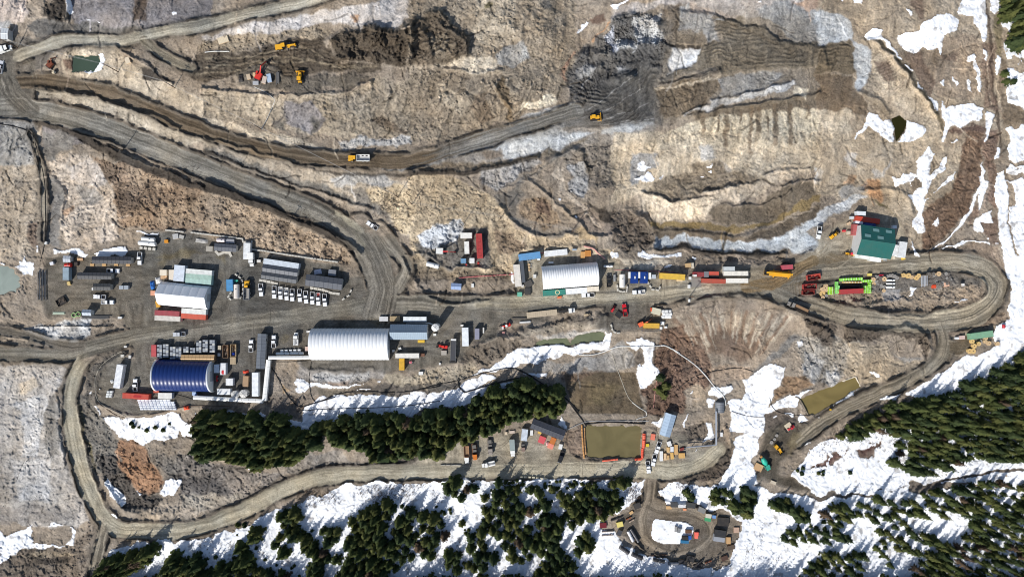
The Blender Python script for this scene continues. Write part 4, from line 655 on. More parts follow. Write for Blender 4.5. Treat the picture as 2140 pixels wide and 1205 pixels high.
class MB:
    def __init__(s): s.v = []; s.f = []
    def add(s, v, f):
        n = len(s.v); s.v += [tuple(q) for q in v]; s.f += [tuple(i+n for i in q) for q in f]; return s
    def box(s, x0, y0, z0, x1, y1, z1):
        return s.add([(x0,y0,z0),(x1,y0,z0),(x1,y1,z0),(x0,y1,z0),(x0,y0,z1),(x1,y0,z1),(x1,y1,z1),(x0,y1,z1)], [(3,2,1,0),(4,5,6,7),(0,1,5,4),(1,2,6,5),(2,3,7,6),(3,0,4,7)])
    def taper(s, x0, y0, x1, y1, z0, z1, ix0, ix1, iy):
        return s.add([(x0,y0,z0),(x1,y0,z0),(x1,y1,z0),(x0,y1,z0),(x0+ix0,y0+iy,z1),(x1-ix1,y0+iy,z1),(x1-ix1,y1-iy,z1),(x0+ix0,y1-iy,z1)], [(3,2,1,0),(4,5,6,7),(0,1,5,4),(1,2,6,5),(2,3,7,6),(3,0,4,7)])
    def cyl(s, a, b, r0, r1=None, n=12, cap=True):
        r1 = r0 if r1 is None else r1; a = Vector(a); b = Vector(b); d = (b-a).normalized(); u = d.orthogonal().normalized(); w = d.cross(u); v = []
        for p, r in ((a, r0), (b, r1)):
            for i in range(n):
                t = 2*math.pi*i/n; v.append(p+u*math.cos(t)*r+w*math.sin(t)*r)
        f = [(i, (i+1) % n, n+(i+1) % n, n+i) for i in range(n)]
        if cap: f += [tuple(range(n-1, -1, -1)), tuple(range(n, 2*n))]
        return s.add(v, f)
    def tube(s, p, r, n=6):
        p = [Vector(q) for q in p]; v = []; f = []
        for i, q in enumerate(p):
            d = (p[min(i+1, len(p)-1)]-p[max(i-1, 0)]).normalized(); u = d.cross(Vector((0, 0, 1))); u = u.normalized() if u.length > 1e-4 else Vector((1, 0, 0)); w = u.cross(d)
            for k in range(n): t = 2*math.pi*k/n; v.append(q+u*math.cos(t)*r+w*math.sin(t)*r)
        for i in range(len(p)-1):
            for k in range(n): f.append((i*n+k, i*n+(k+1) % n, (i+1)*n+(k+1) % n, (i+1)*n+k))
        f += [tuple(range(n-1, -1, -1)), tuple(range((len(p)-1)*n, len(p)*n))]
        return s.add(v, f)
    def prism(s, prof, x0, x1):
        n = len(prof); v = [(x0, y, z) for y, z in prof]+[(x1, y, z) for y, z in prof]
        return s.add(v, [(i, (i+1) % n, n+(i+1) % n, n+i) for i in range(n)]+[tuple(range(n-1, -1, -1)), tuple(range(n, 2*n))])
    def build(s, name, mat, parent=None, loc=None, smooth=False):
        me = bpy.data.meshes.new(name); me.from_pydata(s.v, [], s.f); me.update(); me.materials.append(mat)
        if smooth: me.polygons.foreach_set('use_smooth', [True]*len(me.polygons))
        o = bpy.data.objects.new(name, me); COLL.objects.link(o)
        if parent: o.parent = parent
        if loc is not None: o.location = loc
        return o
def tag(o, label, cat, group=None):
    o['label'] = label; o['category'] = cat
    if group: o['group'] = group
    return o
def empty(name, label, cat, loc, rot=0, group=None):
    o = bpy.data.objects.new(name, None); COLL.objects.link(o); o.location = loc; o.rotation_euler = (0, 0, R(rot)); return tag(o, label, cat, group)
def T(name, label, cat, c, x, y, rot=0, h=0, group=None):
    return empty(name, label, cat, world(*cp(c, x, y), h)[0], rot, group)
def rect(c, x0, y0, x1, y1, h):
    (x, y, z), f = world(*cp(c, (x0+x1)/2, (y0+y1)/2), h); k = S*f/CR[c][2]; return (x, y, z), (x1-x0)*k, (y1-y0)*k
KIDS = {}
def copy_tree(o, parent=None):
    c = o.copy(); COLL.objects.link(c); c.parent = parent
    for ch in KIDS_OF(o): copy_tree(ch, c)
    return c
def KIDS_OF(o):
    k = KIDS.get(o.name)
    if k is None: k = KIDS[o.name] = [q for q in ALL() if q.parent == o]
    return k
def ALL(): return list(bpy.data.objects)
def again(proto, label, c, x, y, rot, h=0, group=None, sc=None):
    o = copy_tree(proto); o['label'] = label; o.location = world(*cp(c, x, y), h)[0]; o.rotation_euler = (0, 0, R(rot))
    if group: o['group'] = group
    elif 'group' in o: del o['group']
    if sc: o.scale = (sc, sc, sc)
    return o
# ---- boxes on site ----
def container(c, x0, y0, x1, y1, col, label, rot=0, h=2.6, name='shipping_container', cat='container', group=None, open_top=False, dirt=.35, mark=None):
    loc, L, Wd = rect(c, x0, y0, x1, y1, h)
    if Wd > L: L, Wd, rot = Wd, L, rot+90
    lm_ = sum(col)/3; col = tuple(.84*v+.13*lm_ for v in col) if max(col)-min(col) > 30 else col
    t = empty(name, label, cat, loc, rot, group); m = mt(col, .6, 0, max(dirt, .6), sc=.9); l, w = L/2, Wd/2
    b = MB()
    if open_top:
        k = .12; b.box(-l, -w, .15, l, w, .4); b.box(-l, -w, .4, l, -w+k, h); b.box(-l, w-k, .4, l, w, h); b.box(-l, -w+k, .4, -l+k, w-k, h); b.box(l-k, -w+k, .4, l, w-k, h); b.build('body', m, t)
        MB().box(-l-.05, -w-.06, h-.2, l+.05, -w, h+.02).box(-l-.05, w, h-.2, l+.05, w+.06, h+.02).build('top_rail', m, t)
        q = MB(); 
        for i in range(6): a, e = random.uniform(-l+.4, l-1.2), random.uniform(-w+.25, w-.7); q.box(a, e, .4, a+random.uniform(.4, 1.1), e+random.uniform(.2, .5), random.uniform(.7, h*.8))
        q.build('scrap_load', mt((96, 84, 74), .9, 0, .6), t)
        for s in (-1, 1): MB().box(-l*.6 if s < 0 else l*.6-.3, -w+.1, 0, -l*.6+.3 if s < 0 else l*.6, w-.1, .15).build('skid', DARK, t)
        return t
    b.box(-l+.04, -w+.04, .12, l-.04, w-.04, h-.06); n = max(4, int(L/.55))
    for i in range(n):
        a = -l+.1+(i+.2)*(L-.2)/n; b.box(a, -w, .2, a+.25, -w+.04, h-.2); b.box(a, w-.04, .2, a+.25, w, h-.2)
    b.build('wall', m, t)
    rf = MB().box(-l+.02, -w+.02, h-.06, l-.02, w-.02, h-.02)
    for i in range(n): a = -l+.15+i*(L-.3)/n; rf.box(a, -w+.12, h-.02, a+.24, w-.12, h+.015)
    rf.build('roof', m, t)
    fr = MB()
    for sx in (-1, 1):
        for sy in (-1, 1): fr.box(min(sx*l, sx*(l-.14)), min(sy*(w+.004), sy*(w-.13)), 0, max(sx*l, sx*(l-.14)), max(sy*(w+.004), sy*(w-.13)), h+.02)
    fr.box(-l+.14, -w-.004, h-.16, l-.14, -w+.05, h+.018).box(-l+.14, w-.05, h-.16, l-.14, w+.004, h+.018); fr.build('frame', m, t)
    for s in (-1, 1):
        d = MB().box(l-.03, .02*s if s > 0 else -w+.14, .2, l+.03, w-.14 if s > 0 else -.02, h-.2).build('door', m, t); MB().cyl((l+.06, s*w*.4, .25), (l+.06, s*w*.4, h-.25), .02, n=5).build('lock_bar', STEEL, d)
    if mark:
        mk = MB(); kind, mc, mx0, mx1 = mark
        if kind == 'ring':
            n = 20; r0, r1 = w*.62, w*.85; v = []; f = []
            for i in range(n): a = 2*math.pi*i/n; v += [(mx0*l+math.cos(a)*r0, math.sin(a)*r0, h+.03), (mx0*l+math.cos(a)*r1, math.sin(a)*r1, h+.03)]
            for i in range(n): j = (i+1) % n; f.append((2*i, 2*i+1, 2*j+1, 2*j))
            mk.add(v, f)
        elif kind == 'bar': mk.box(mx0*l, -w*.35, h+.018, mx1*l, w*.3, h+.032); mk.box(mx0*l+.4, w*.3, h+.018, mx1*l-.4, w*.5, h+.032)
        elif kind == 'zig':
            k = 6
            for i in range(k):
                a = (mx0+(mx1-mx0)*i/k)*l; mk.box(a, -w*.5, h+.018, a+.22, w*.5, h+.04); mk.box(a+.22, (w*.35 if i % 2 else -w*.5), h+.018, a+L*.45*(mx1-mx0)/k, (w*.5 if i % 2 else -w*.35), h+.036)
        mk.build('roof_marking', mt(mc, .7, 0, .2), t)
    return t
def building(c, cx, cy, Lp, Wp, rot, eave, ridge, roofc, wallc, label, name='site_office', cat='office', seams=8, skyl=0, roof2=None, over=.35, flat=False, windows=True, h=None, ac=False):
    (x, y, z), f = world(*cp(c, cx, cy), (eave+ridge)/2 if h is None else h); k = S*f/CR[c][2]; L, Wd = Lp*k, Wp*k
    t = empty(name, label, cat, (x, y, z-.05), rot); l, w = L/2-over, Wd/2-over; wm = mt(wallc, .7, 0, .35)
    MB().prism([(-w, 0), (w, 0), (w, eave), (0, ridge-.12), (-w, eave)], -l, l).build('wall', wm, t)
    L2, W2 = L/2, Wd/2; sl_ = (ridge-eave)/W2
    for s in (-1, 1):
        m = mt(roofc if s < 0 or not roof2 else roof2, .5, .05, .25, sc=.35)
        for i in range(seams):
            a = -L2+L*i/seams; e = -L2+L*(i+1)/seams-.02; q = MB(); ev = eave-.02; g = s*.015
            q.add([(a, g, ridge), (e, g, ridge), (e, s*W2, ev), (a, s*W2, ev), (a, g, ridge+.07), (e, g, ridge+.07), (e, s*W2, ev+.07), (a, s*W2, ev+.07)], [(3,2,1,0),(4,5,6,7),(0,1,5,4),(1,2,6,5),(2,3,7,6),(3,0,4,7)] if s < 0 else [(0,1,2,3),(7,6,5,4),(4,5,1,0),(5,6,2,1),(6,7,3,2),(7,4,0,3)])
            zz = (ridge+ev)/2+.07; q.add([(a, g, ridge+.07), (a+.06, g, ridge+.13), (a+.06, s*W2, ev+.13), (a, s*W2, ev+.07), (a+.12, g, ridge+.07), (a+.12, s*W2, ev+.07)], [(0,1,2,3),(1,4,5,2)])
            q.build('roof_panel', m, t)
    MB().prism([(-.18, ridge+.02), (.18, ridge+.02), (0, ridge+.16)], -L2, L2).build('ridge_cap', mt(roofc, .5, .05, .2), t)
    if windows:
        nw = max(2, int(L/4))
        for i in range(nw):
            a = -l+(i+.5)*2*l/nw
            for s in (-1, 1):
                if s < 0 and i == nw//2: MB().box(a-.5, -w-.05, .1, a+.5, -w+.02, min(2.1, eave-.2)).build('door', mt((180, 176, 168), .6), t)
                else: wn = MB().box(a-.5, s*w-.04, eave*.42, a+.5, s*w+.04, eave*.8).build('window', GLASS, t); MB().box(a-.56, s*w-.03, eave*.42-.08, a+.56, s*w+.07, eave*.42).build('sill', wm, wn)
    for i in range(skyl):
        a, r_ = [(-.62, .30), (.12, .28), (-.12, .75), (.62, .78)][i]; zz = ridge+(eave-ridge)*r_; hw = 1.35
        y0_, y1_ = W2*(r_-.1), W2*(r_+.1); z0_, z1_ = ridge+(eave-ridge)*(r_-.1)+.1, ridge+(eave-ridge)*(r_+.1)+.1
        MB().add([(a*L2-hw, y0_, z0_), (a*L2+hw, y0_, z0_), (a*L2+hw, y1_, z1_), (a*L2-hw, y1_, z1_), (a*L2-hw, y0_, z0_+.12), (a*L2+hw, y0_, z0_+.12), (a*L2+hw, y1_, z1_+.12), (a*L2-hw, y1_, z1_+.12)], [(0,1,2,3),(7,6,5,4),(4,5,1,0),(5,6,2,1),(6,7,3,2),(7,4,0,3)]).build('skylight', mt((120, 158, 156), .3), t)
    return t
def arch(c, cx, cy, Lp, Wp, rot, hgt, npan, col, label, endc=WHITE, trim=None, prof=None, rough=.45, dirt=.28, dtop=None):
    (x, y, z), f = world(*cp(c, cx, cy), hgt*.45); k = S*f/CR[c][2]; L, Wd = Lp*k, Wp*k; t = empty('fabric_shelter', label, 'shelter', (x, y, z-.05), rot); m = mt(col, rough, 0, dirt, sc=.25)
    if prof is None:
        ns = 18; prof = [(-math.cos(math.pi*i/ns)*Wd/2, (math.sin(math.pi*i/ns)**.8)*hgt) for i in range(ns+1)]
    else: prof = [(a*Wd/2, b*hgt) for a, b in prof]
    n = len(prof); gap = .03
    for i in range(npan):
        a = -L/2+L*i/npan+gap; e = -L/2+L*(i+1)/npan-gap; v = []; fc = []
        for xx, sc_ in ((a, .988), (a+(e-a)*.25, 1), (a+(e-a)*.75, 1), (e, .988)): v += [(xx, q[0]*sc_, q[1]*sc_) for q in prof]
        for r_ in range(3):
            for j in range(n-1): fc.append((r_*n+j, (r_+1)*n+j, (r_+1)*n+j+1, r_*n+j+1))
        o = MB().add(v, fc).build('cover_panel', m, t, smooth=n > 8)
    ins = [(q[0]*.975, q[1]*.975) for q in prof]; v = [(-L/2, *q) for q in ins]+[(L/2, *q) for q in ins]
    MB().add(v, [(j, j+1, n+j+1, n+j) for j in range(n-1)]).build('liner', m, t, smooth=True)
    for s in (-1, 1):
        xx = s*(L/2-.35); v = [(xx, *q) for q in ins]+[(xx+s*.12, *q) for q in ins]; e = MB().add(v, [tuple(range(n)), tuple(range(2*n-1, n-1, -1))]+[(j, n+j, n+(j+1) % n, (j+1) % n) for j in range(n)]).build('end_wall', mt(endc, .6, 0, .25), t)
        MB().box(xx-.2, -Wd*.16, 0, xx+.2, Wd*.16, hgt*.52).build('door', mt((176, 178, 180), .6), e)
        if trim:
            v = []; fc = []
            for xx2, sc_ in ((s*L/2-.45, 1.012), (s*L/2+.25, 1.012), (s*L/2+.25, .96), (s*L/2-.45, .985)): v += [(xx2, q[0]*sc_, q[1]*sc_+.02) for q in prof]
            for r_ in range(3):
                for j in range(n-1): fc.append((r_*n+j, (r_+1)*n+j, (r_+1)*n+j+1, r_*n+j+1))
            MB().add(v, fc).build('edge_trim', mt(trim, .5, 0, .15), t, smooth=True)
    return t
# ---- wheels and vehicles (front is +x) ----
def wheel(t, x, y, r, w, z=None):
    z = r if z is None else z
    o = MB().cyl((x, y-w/2, z), (x, y+w/2, z), r, n=14).build('wheel', TYRE, t); s = 1 if y > 0 else -1
    MB().cyl((x, y+s*(w/2-.02), z), (x, y+s*(w/2+.03), z), r*.55, n=10).build('rim', RIM, o); return o
def pickup_proto(col, load=None):
    t = empty('pickup_truck', 'pickup', 'pickup', (0, 0, 0)); m = mt(col, .3, 0, .2, spec=.5)
    b = MB(); b.box(-2.9, -.95, .42, 2.75, .95, .62); b.taper(.95, -.93, 2.8, .93, .62, 1.12, 0, .25, .08); b.box(-1.0, -.97, .62, .95, .97, 1.12)
    b.box(-2.88, -.97, .62, -1.0, -.83, 1.18); b.box(-2.88, .83, .62, -1.0, .97, 1.18); b.box(-2.93, -.97, .62, -2.83, .97, 1.18); b.box(-1.1, -.83, .62, -1.0, .83, 1.2); b.build('body', m, t)
    MB().box(-2.83, -.83, .64, -1.1, .83, .72).build('cargo_bed', mt(load or (44, 44, 46), .8, 0, .5), t)
    cab = MB().taper(-1.0, -.93, 1.0, .93, 1.12, 1.86, .28, .72, .13).build('cab', GLASS, t); MB().box(-.74, -.78, 1.85, .3, .78, 1.9).build('cab_roof', m, cab)
    p = MB()
    for s in (-1, 1): p.add([(-.05, s*.935, 1.12), (.06, s*.935, 1.12), (.0, s*.81, 1.86), (-.1, s*.81, 1.86)], [(0, 1, 2, 3)])
    p.build('door_pillar', m, cab)
    MB().box(2.74, -.9, .42, 2.92, .9, .66).build('bumper', STEEL, t)
    for s in (-1, 1):
        MB().box(2.7, s*.72-.16, .78, 2.82, s*.72+.16, .98).build('headlight', mt((230, 232, 235), .2), t)
        for xx in (-1.75, 1.75): wheel(t, xx, s*.83, .4, .28)
    return t
def tracks(t, l, w, g, hh=.9):
    for s in (-1, 1):
        pr = [(-l, hh*.35), (-l*.88, 0), (l*.88, 0), (l, hh*.35), (l, hh*.65), (l*.88, hh), (-l*.88, hh), (-l, hh*.65)]; y0, y1 = s*g-w/2, s*g+w/2
        n = 8; v = [(a, y0, b) for a, b in pr]+[(a, y1, b) for a, b in pr]; MB().add(v, [(i, n+i, n+(i+1) % n, (i+1) % n) for i in range(n)]+[tuple(range(n)), tuple(range(2*n-1, n-1, -1))]).build('track', DARK, t)
def excavator(c, x, y, rot, label, col, boomc=None, sc=1.0, reach=7):
    t = T('excavator', label, 'excavator', c, x, y, rot); m = mt(col, .5, 0, .3); bm = mt(boomc or col, .5, 0, .3); tracks(t, 2.1, .6, 1.2)
    MB().cyl((0,0,.85),(0,0,1.15),.9).build('turntable', DARK, t); MB().taper(-2.2,-1.35,1.2,1.35,1.15,2.2,.1,.2,.08).build('house', m, t); MB().box(-2.5,-1.3,1.2,-2.2,1.3,2.1).build('counterweight', mt((60,60,62)), t)
    cb = MB().taper(.0,.35,1.5,1.3,2.2,3.1,.05,.25,.06).build('cab', GLASS, t); MB().box(.05,.42,3.1,1.2,1.24,3.16).build('cab_roof', m, cb)
    MB().add([(1,-.5,1.7),(1,0,1.7),(1,0,2.3),(1,-.5,2.3),(reach*.55,-.45,4.2),(reach*.55,-.05,4.2),(reach*.55,-.05,4.7),(reach*.55,-.45,4.7)],[(3,2,1,0),(4,5,6,7),(0,1,5,4),(1,2,6,5),(2,3,7,6),(3,0,4,7)]).build('boom', bm, t)
    MB().add([(reach*.5,-.4,4.2),(reach*.5,-.1,4.2),(reach*.56,-.1,4.7),(reach*.56,-.4,4.7),(reach,-.38,1.3),(reach,-.12,1.3),(reach+.3,-.12,1.3),(reach+.3,-.38,1.3)],[(3,2,1,0),(4,5,6,7),(0,1,5,4),(1,2,6,5),(2,3,7,6),(3,0,4,7)]).build('stick', bm, t)
    MB().taper(reach-.6,-.75,reach+.5,.25,.15,1.35,.3,.0,.05).build('bucket', DARK, t); t.scale = (sc,)*3; return t
def dozer(c, x, y, rot, label, col=(226,168,44), sc=1.0):
    t = T('bulldozer', label, 'bulldozer', c, x, y, rot); m = mt(col, .5, 0, .35); tracks(t, 2.2, .65, 1.15, 1.1)
    MB().box(-2.1,-.8,.6,2.0,.8,1.5).build('chassis', m, t); MB().taper(.2,-.7,2.3,.7,1.5,2.1,0,.3,.1).build('hood', m, t); cb = MB().taper(-1.5,-.85,.2,.85,1.5,2.95,.1,.15,.12).build('cab', GLASS, t); MB().box(-1.6,-.85,2.95,.15,.85,3.05).build('cab_roof', m, cb)
    MB().add([(2.8,-2,.1),(3.0,-2,.1),(2.9,-2,1.4),(2.7,-2,1.4),(2.8,2,.1),(3.0,2,.1),(2.9,2,1.4),(2.7,2,1.4)],[(0,1,2,3),(7,6,5,4),(4,5,1,0),(5,6,2,1),(6,7,3,2),(7,4,0,3)]).build('blade', m, t)
    for s in (-1,1): MB().box(1.2,s*1.55-.1,.5,2.8,s*1.55+.1,.75).build('push_arm', m, t)
    MB().box(-2.9,-.4,.4,-2.1,.4,1.1).build('ripper', DARK, t); t.scale = (sc,)*3; return t
def loader(c, x, y, rot, label, col=(226,168,44), sc=1.0, name='wheel_loader', cat='loader', bucket=True, cabc=None):
    t = T(name, label, cat, c, x, y, rot); m = mt(col, .5, 0, .35)
    MB().taper(-3.0,-.95,-.4,.95,.9,2.0,.2,0,.08).build('engine_hood', m, t); MB().box(-.4,-.5,.7,2.2,.5,1.3).build('front_frame', m, t); cb = MB().taper(-.9,-.75,.55,.75,2.0,3.2,.05,.2,.1).build('cab', GLASS, t); MB().box(-.9,-.72,3.2,.4,.72,3.3).build('cab_roof', mt(cabc, .5) if cabc else m, cb)
    for s in (-1,1):
        for xx in (-1.7,1.5): wheel(t, xx, s*1.0, .72, .5)
        MB().add([(1.2,s*.5-.1,1.6),(1.2,s*.5+.1,1.6),(1.2,s*.5+.1,1.9),(1.2,s*.5-.1,1.9),(3.1,s*.5-.1,.5),(3.1,s*.5+.1,.5),(3.1,s*.5+.1,.8),(3.1,s*.5-.1,.8)],[(3,2,1,0),(4,5,6,7),(0,1,5,4),(1,2,6,5),(2,3,7,6),(3,0,4,7)]).build('lift_arm', m, t)
    if bucket: MB().prism([(-1.4,.1),(1.4,.1),(1.4,.25),(-1.4,.25)],3.0,4.1).box(3.0,-1.4,.25,3.2,1.4,1.3).box(3.2,-1.4,.25,3.9,-1.3,.9).box(3.2,1.3,.25,3.9,1.4,.9).build('bucket', DARK, t)
    else: MB().box(3.0,-.6,.2,3.1,.6,1.2).box(3.1,-.5,.2,4.2,-.35,.28).box(3.1,.35,.2,4.2,.5,.28).build('fork', DARK, t)
    t.scale = (sc,)*3; return t
def grader(c, x, y, rot, label):
    t = T('motor_grader', label, 'grader', c, x, y, rot); m = YEL
    MB().taper(-4.4,-1,-1.2,1,1.0,2.3,.3,0,.1).build('engine_hood', m, t); cb = MB().taper(-1.2,-.85,.5,.85,1.3,3.2,0,.2,.1).build('cab', GLASS, t); MB().box(-1.25,-.85,3.2,.35,.85,3.3).build('cab_roof', m, cb)
    MB().box(.3,-.3,1.5,4.6,.3,2.0).box(4.2,-.5,.8,4.7,.5,1.9).build('front_frame', m, t); MB().add([(.6,-1.8,.15),(.8,-1.8,.15),(2.2,1.8,.15),(2.0,1.8,.15),(.6,-1.8,.85),(.8,-1.8,.85),(2.2,1.8,.85),(2.0,1.8,.85)],[(3,2,1,0),(4,5,6,7),(0,1,5,4),(1,2,6,5),(2,3,7,6),(3,0,4,7)]).build('mouldboard', STEEL, t); MB().cyl((1.4,0,.85),(1.4,0,1.0),.8).build('circle', m, t)
    for s in (-1,1):
        for xx in (-3.4,-1.8,4.4): wheel(t, xx, s*1.05, .65, .4)
    return t
def haul_truck(c, x, y, rot, label, bedc=(226,168,44), cabc=(226,168,44), sc=1.0, inner=(150,146,140)):
    t = T('articulated_dump_truck', label, 'dump truck', c, x, y, rot); m = mt(cabc, .5, 0, .3); bm = mt(bedc, .55, 0, .35)
    MB().taper(2.6,-1.2,5.0,1.2,.9,2.3,0,.5,.1).build('hood', m, t); cb = MB().taper(1.3,-.9,2.8,.9,1.2,3.2,0,.25,.1).build('cab', GLASS, t); MB().box(1.3,-.85,3.2,2.5,.85,3.3).build('cab_roof', m, cb); MB().box(-4.2,-.5,.8,1.3,.5,1.2).build('chassis', DARK, t)
    b = MB(); b.box(-4.9,-1.45,1.35,.9,1.45,1.5); k = .12
    b.box(-4.9,-1.45,1.5,.9,-1.45+k,2.9); b.box(-4.9,1.45-k,1.5,.9,1.45,2.9); b.box(.9-k,-1.45+k,1.5,.9,1.45-k,3.1); b.box(-4.9,-1.45+k,1.5,-4.9+k,1.45-k,2.0); bd = b.build('dump_body', bm, t); MB().box(-4.7,-1.3,1.5,.75,1.3,1.56).build('body_floor', mt(inner, .8, 0, .5), bd)
    for s in (-1,1):
        for xx in (-3.5,-1.7,3.2): wheel(t, xx, s*1.15, .85, .55)
        MB().box(5.0,s*.8-.2,1.3,5.06,s*.8+.2,1.6).build('headlight', mt((230,232,235), .2), t)
    t.scale = (sc,)*3; return t
def truck(c, x, y, rot, label, cabc=WHITE, body='box', bodyc=WHITE, L=8.5, sc=1.0, name='work_truck', cat='truck'):
    t = T(name, label, cat, c, x, y, rot); m = mt(cabc, .35, 0, .2); f = L/2; bm = mt(bodyc, .5, 0, .3)
    MB().box(-f,-.45,.6,f-.3,.45,.9).build('chassis', DARK, t); MB().taper(f-1.4,-.95,f,.95,.7,1.6,0,.2,.1).build('hood', m, t); cb = MB().taper(f-3.0,-1.1,f-1.2,1.1,.8,2.6,.05,.35,.1).build('cab', GLASS, t); MB().box(f-2.95,-1.0,2.6,f-1.6,1.0,2.68).box(f-3.0,-1.12,.8,f-1.25,1.12,1.6).build('cab_shell', m, cb)
    e = f-3.2
    if body == 'box': MB().box(-f,-1.2,.95,e,1.2,3.0).build('cargo_box', bm, t); MB().box(-f-.04,-1.0,1.05,-f,1.0,2.9).build('rear_door', m, t)
    elif body == 'tank': MB().cyl((-f,0,1.95),(e,0,1.95),1.0,n=16).build('tank', bm, t, smooth=False); [MB().cyl((q,0,2.9),(q,0,3.05),.3,n=10).build('hatch', STEEL, t) for q in (-f+1.5, e-1.5)]
    elif body == 'dump':
        MB().box(-f,-1.2,.95,e,1.2,1.1).box(-f,-1.2,1.1,e,-1.1,2.3).box(-f,1.1,1.1,e,1.2,2.3).box(e-.1,-1.1,1.1,e,1.1,2.5).box(-f,-1.1,1.1,-f+.1,1.1,2.2).build('dump_body', bm, t); MB().box(-f+.1,-1.1,1.1,e-.1,1.1,1.5).build('load', mt((150,120,92), .9, 0, .6), t)
    elif body == 'flat': MB().box(-f,-1.25,.95,e,1.25,1.1).box(e-.1,-1.2,1.1,e,1.2,2.2).build('deck', bm, t); MB().box(-f+.6,-.9,1.1,-f+2.2,.8,1.9).box(-f+2.8,-.7,1.1,e-.6,.9,1.7).build('load', mt((110,108,104), .8, 0, .5), t)
    elif body == 'service': MB().box(-f,-1.15,.95,e,-.55,2.0).box(-f,.55,.95,e,1.15,2.0).box(-f,-.55,.95,e,.55,1.1).build('tool_body', bm, t); MB().cyl((-f+.8,0,1.1),(-f+.8,0,2.3),.2).box(-f+.7,-.1,2.3,e+.6,.1,2.5).build('crane', mt((190,190,190)), t)
    elif body == 'mixer': MB().cyl((-f+.2,0,2.9),(-f+1.8,0,2.4),.7,1.3,n=16).cyl((-f+1.8,0,2.4),(e-1.2,0,2.1),1.3,1.25,n=16).cyl((e-1.2,0,2.1),(e,0,1.9),1.25,.7,n=16).build('mixer_drum', bm, t); MB().box(-f-.6,-.4,1.0,-f+.4,.4,2.4).build('chute', mt((196,140,80)), t)
    elif body == 'none': MB().box(-f+.3,-.6,.9,e-.6,.6,1.1).build('fifth_wheel', DARK, t)
    for s in (-1,1):
        for xx in (f-1.0,-f+1.0,-f+2.3): wheel(t, xx, s*.95, .5, .35)
        MB().box(f-.06,s*.7-.15,.9,f+.02,s*.7+.15,1.15).build('headlight', mt((230,232,235), .2), t)
    t.scale = (sc,)*3; return t
def htank(c, x0, y0, x1, y1, label, col=WHITE, rot=0, name='storage_tank', cat='tank', group=None):
    loc, L, Wd = rect(c, x0, y0, x1, y1, 1.6)
    if Wd > L: L, Wd, rot = Wd, L, rot+90
    r = Wd/2; t = empty(name, label, cat, loc, rot, group); z = r+.35; MB().cyl((-L/2+.25,0,z),(L/2-.25,0,z),r,n=18).cyl((-L/2,0,z),(-L/2+.25,0,z),r*.7,r,n=18).cyl((L/2-.25,0,z),(L/2,0,z),r,r*.7,n=18).build('shell', mt(col,.4,0,.25), t)
    for s in (-.6,.6): MB().box(s*L/2-.15,-r*.85,0,s*L/2+.15,r*.85,z-r*.55).build('saddle', DARK, t)
    MB().cyl((L*.15,0,z+r-.02),(L*.15,0,z+r+.15),.25,n=10).build('manhole', STEEL, t); return t
def vtank(c, x, y, rp, label, hgt, col=WHITE, ladder=True):
    (xx, yy, z), f = world(*cp(c, x, y), hgt); r = rp*S*f/CR[c][2]; t = empty('vertical_tank', label, 'tank', (xx, yy, z-.05)); m = mt(col,.5,0,.25)
    MB().cyl((0,0,0),(0,0,hgt-.4),r,n=28).build('shell', m, t); rf = MB().cyl((0,0,hgt-.4),(0,0,hgt),r*1.02,r*.12,n=28)
    rf.build('roof', m, t)
    for i in range(8): a = math.pi*i/4; MB().add([(math.cos(a)*.15-math.sin(a)*.05,math.sin(a)*.15+math.cos(a)*.05,hgt+.03),(math.cos(a)*.15+math.sin(a)*.05,math.sin(a)*.15-math.cos(a)*.05,hgt+.03),(math.cos(a)*r+math.sin(a)*.05,math.sin(a)*r-math.cos(a)*.05,hgt-.33),(math.cos(a)*r-math.sin(a)*.05,math.sin(a)*r+math.cos(a)*.05,hgt-.33)],[(0,1,2,3)]).build('roof_rib', STEEL, t)
    if ladder: MB().box(r,-.25,0,r+.08,.25,hgt).build('ladder', STEEL, t)
    return t
def crate(c, x0, y0, x1, y1, label, col=(200,164,116), h=1.2, rot=0, name='wooden_crate', cat='crate', group=None, slats=True):
    loc, L, Wd = rect(c, x0, y0, x1, y1, h); t = empty(name, label, cat, loc, rot, group); m = mt(col,.8,0,.4); l, w = L/2, Wd/2
    MB().box(-l+.04,-w+.04,.12,l-.04,w-.04,h-.05).build('box', m, t); MB().box(-l,-w,0,l,-w+.15,.12).box(-l,w-.15,0,l,w,.12).box(-l,-.08,0,l,.08,.12).build('skid', WOOD, t)
    if slats:
        n = max(2, int(L/.6))
        for i in range(n): a = -l+i*L/n; MB().box(a+.02,-w,h-.05,a+L/n-.03,w,h).build('lid_board', m, t)
    else: MB().box(-l,-w,h-.05,l,w,h).build('lid', m, t)
    return t
def reel_proto(col, r, w):
    t = empty('cable_reel', 'reel', 'reel', (0,0,0)); m = mt(col,.85,0,.5); MB().cyl((0,0,.02),(0,0,.1),r,n=16).build('flange', m, t); MB().cyl((0,0,w-.08),(0,0,w),r,n=16).build('flange', m, t); MB().cyl((0,0,.1),(0,0,w-.08),r*.62,n=12).build('core', mt((40,40,42)), t); MB().cyl((0,0,w),(0,0,w+.03),r*.18,n=8).build('hub', DARK, t); return t
def pipe(c, s, r, label, mat=PIPEB, name='pipeline', cat='pipe', up=0.0, sp=True, smooth_n=5):
    p = pts(c, s) if isinstance(s, str) else s; p = spline(p, smooth_n) if sp else np.array(p); q = []
    for a, b in p:
        z = zat(a, b)+r*.8+up; f = (H-z)/H; q.append(((a-CX)*S*f, (CY-b)*S*f, z))
    o0 = Vector(q[0]); return tag(MB().tube([Vector(w)-o0 for w in q], r).build(name, mat, None, o0), label, cat)
BLK = None
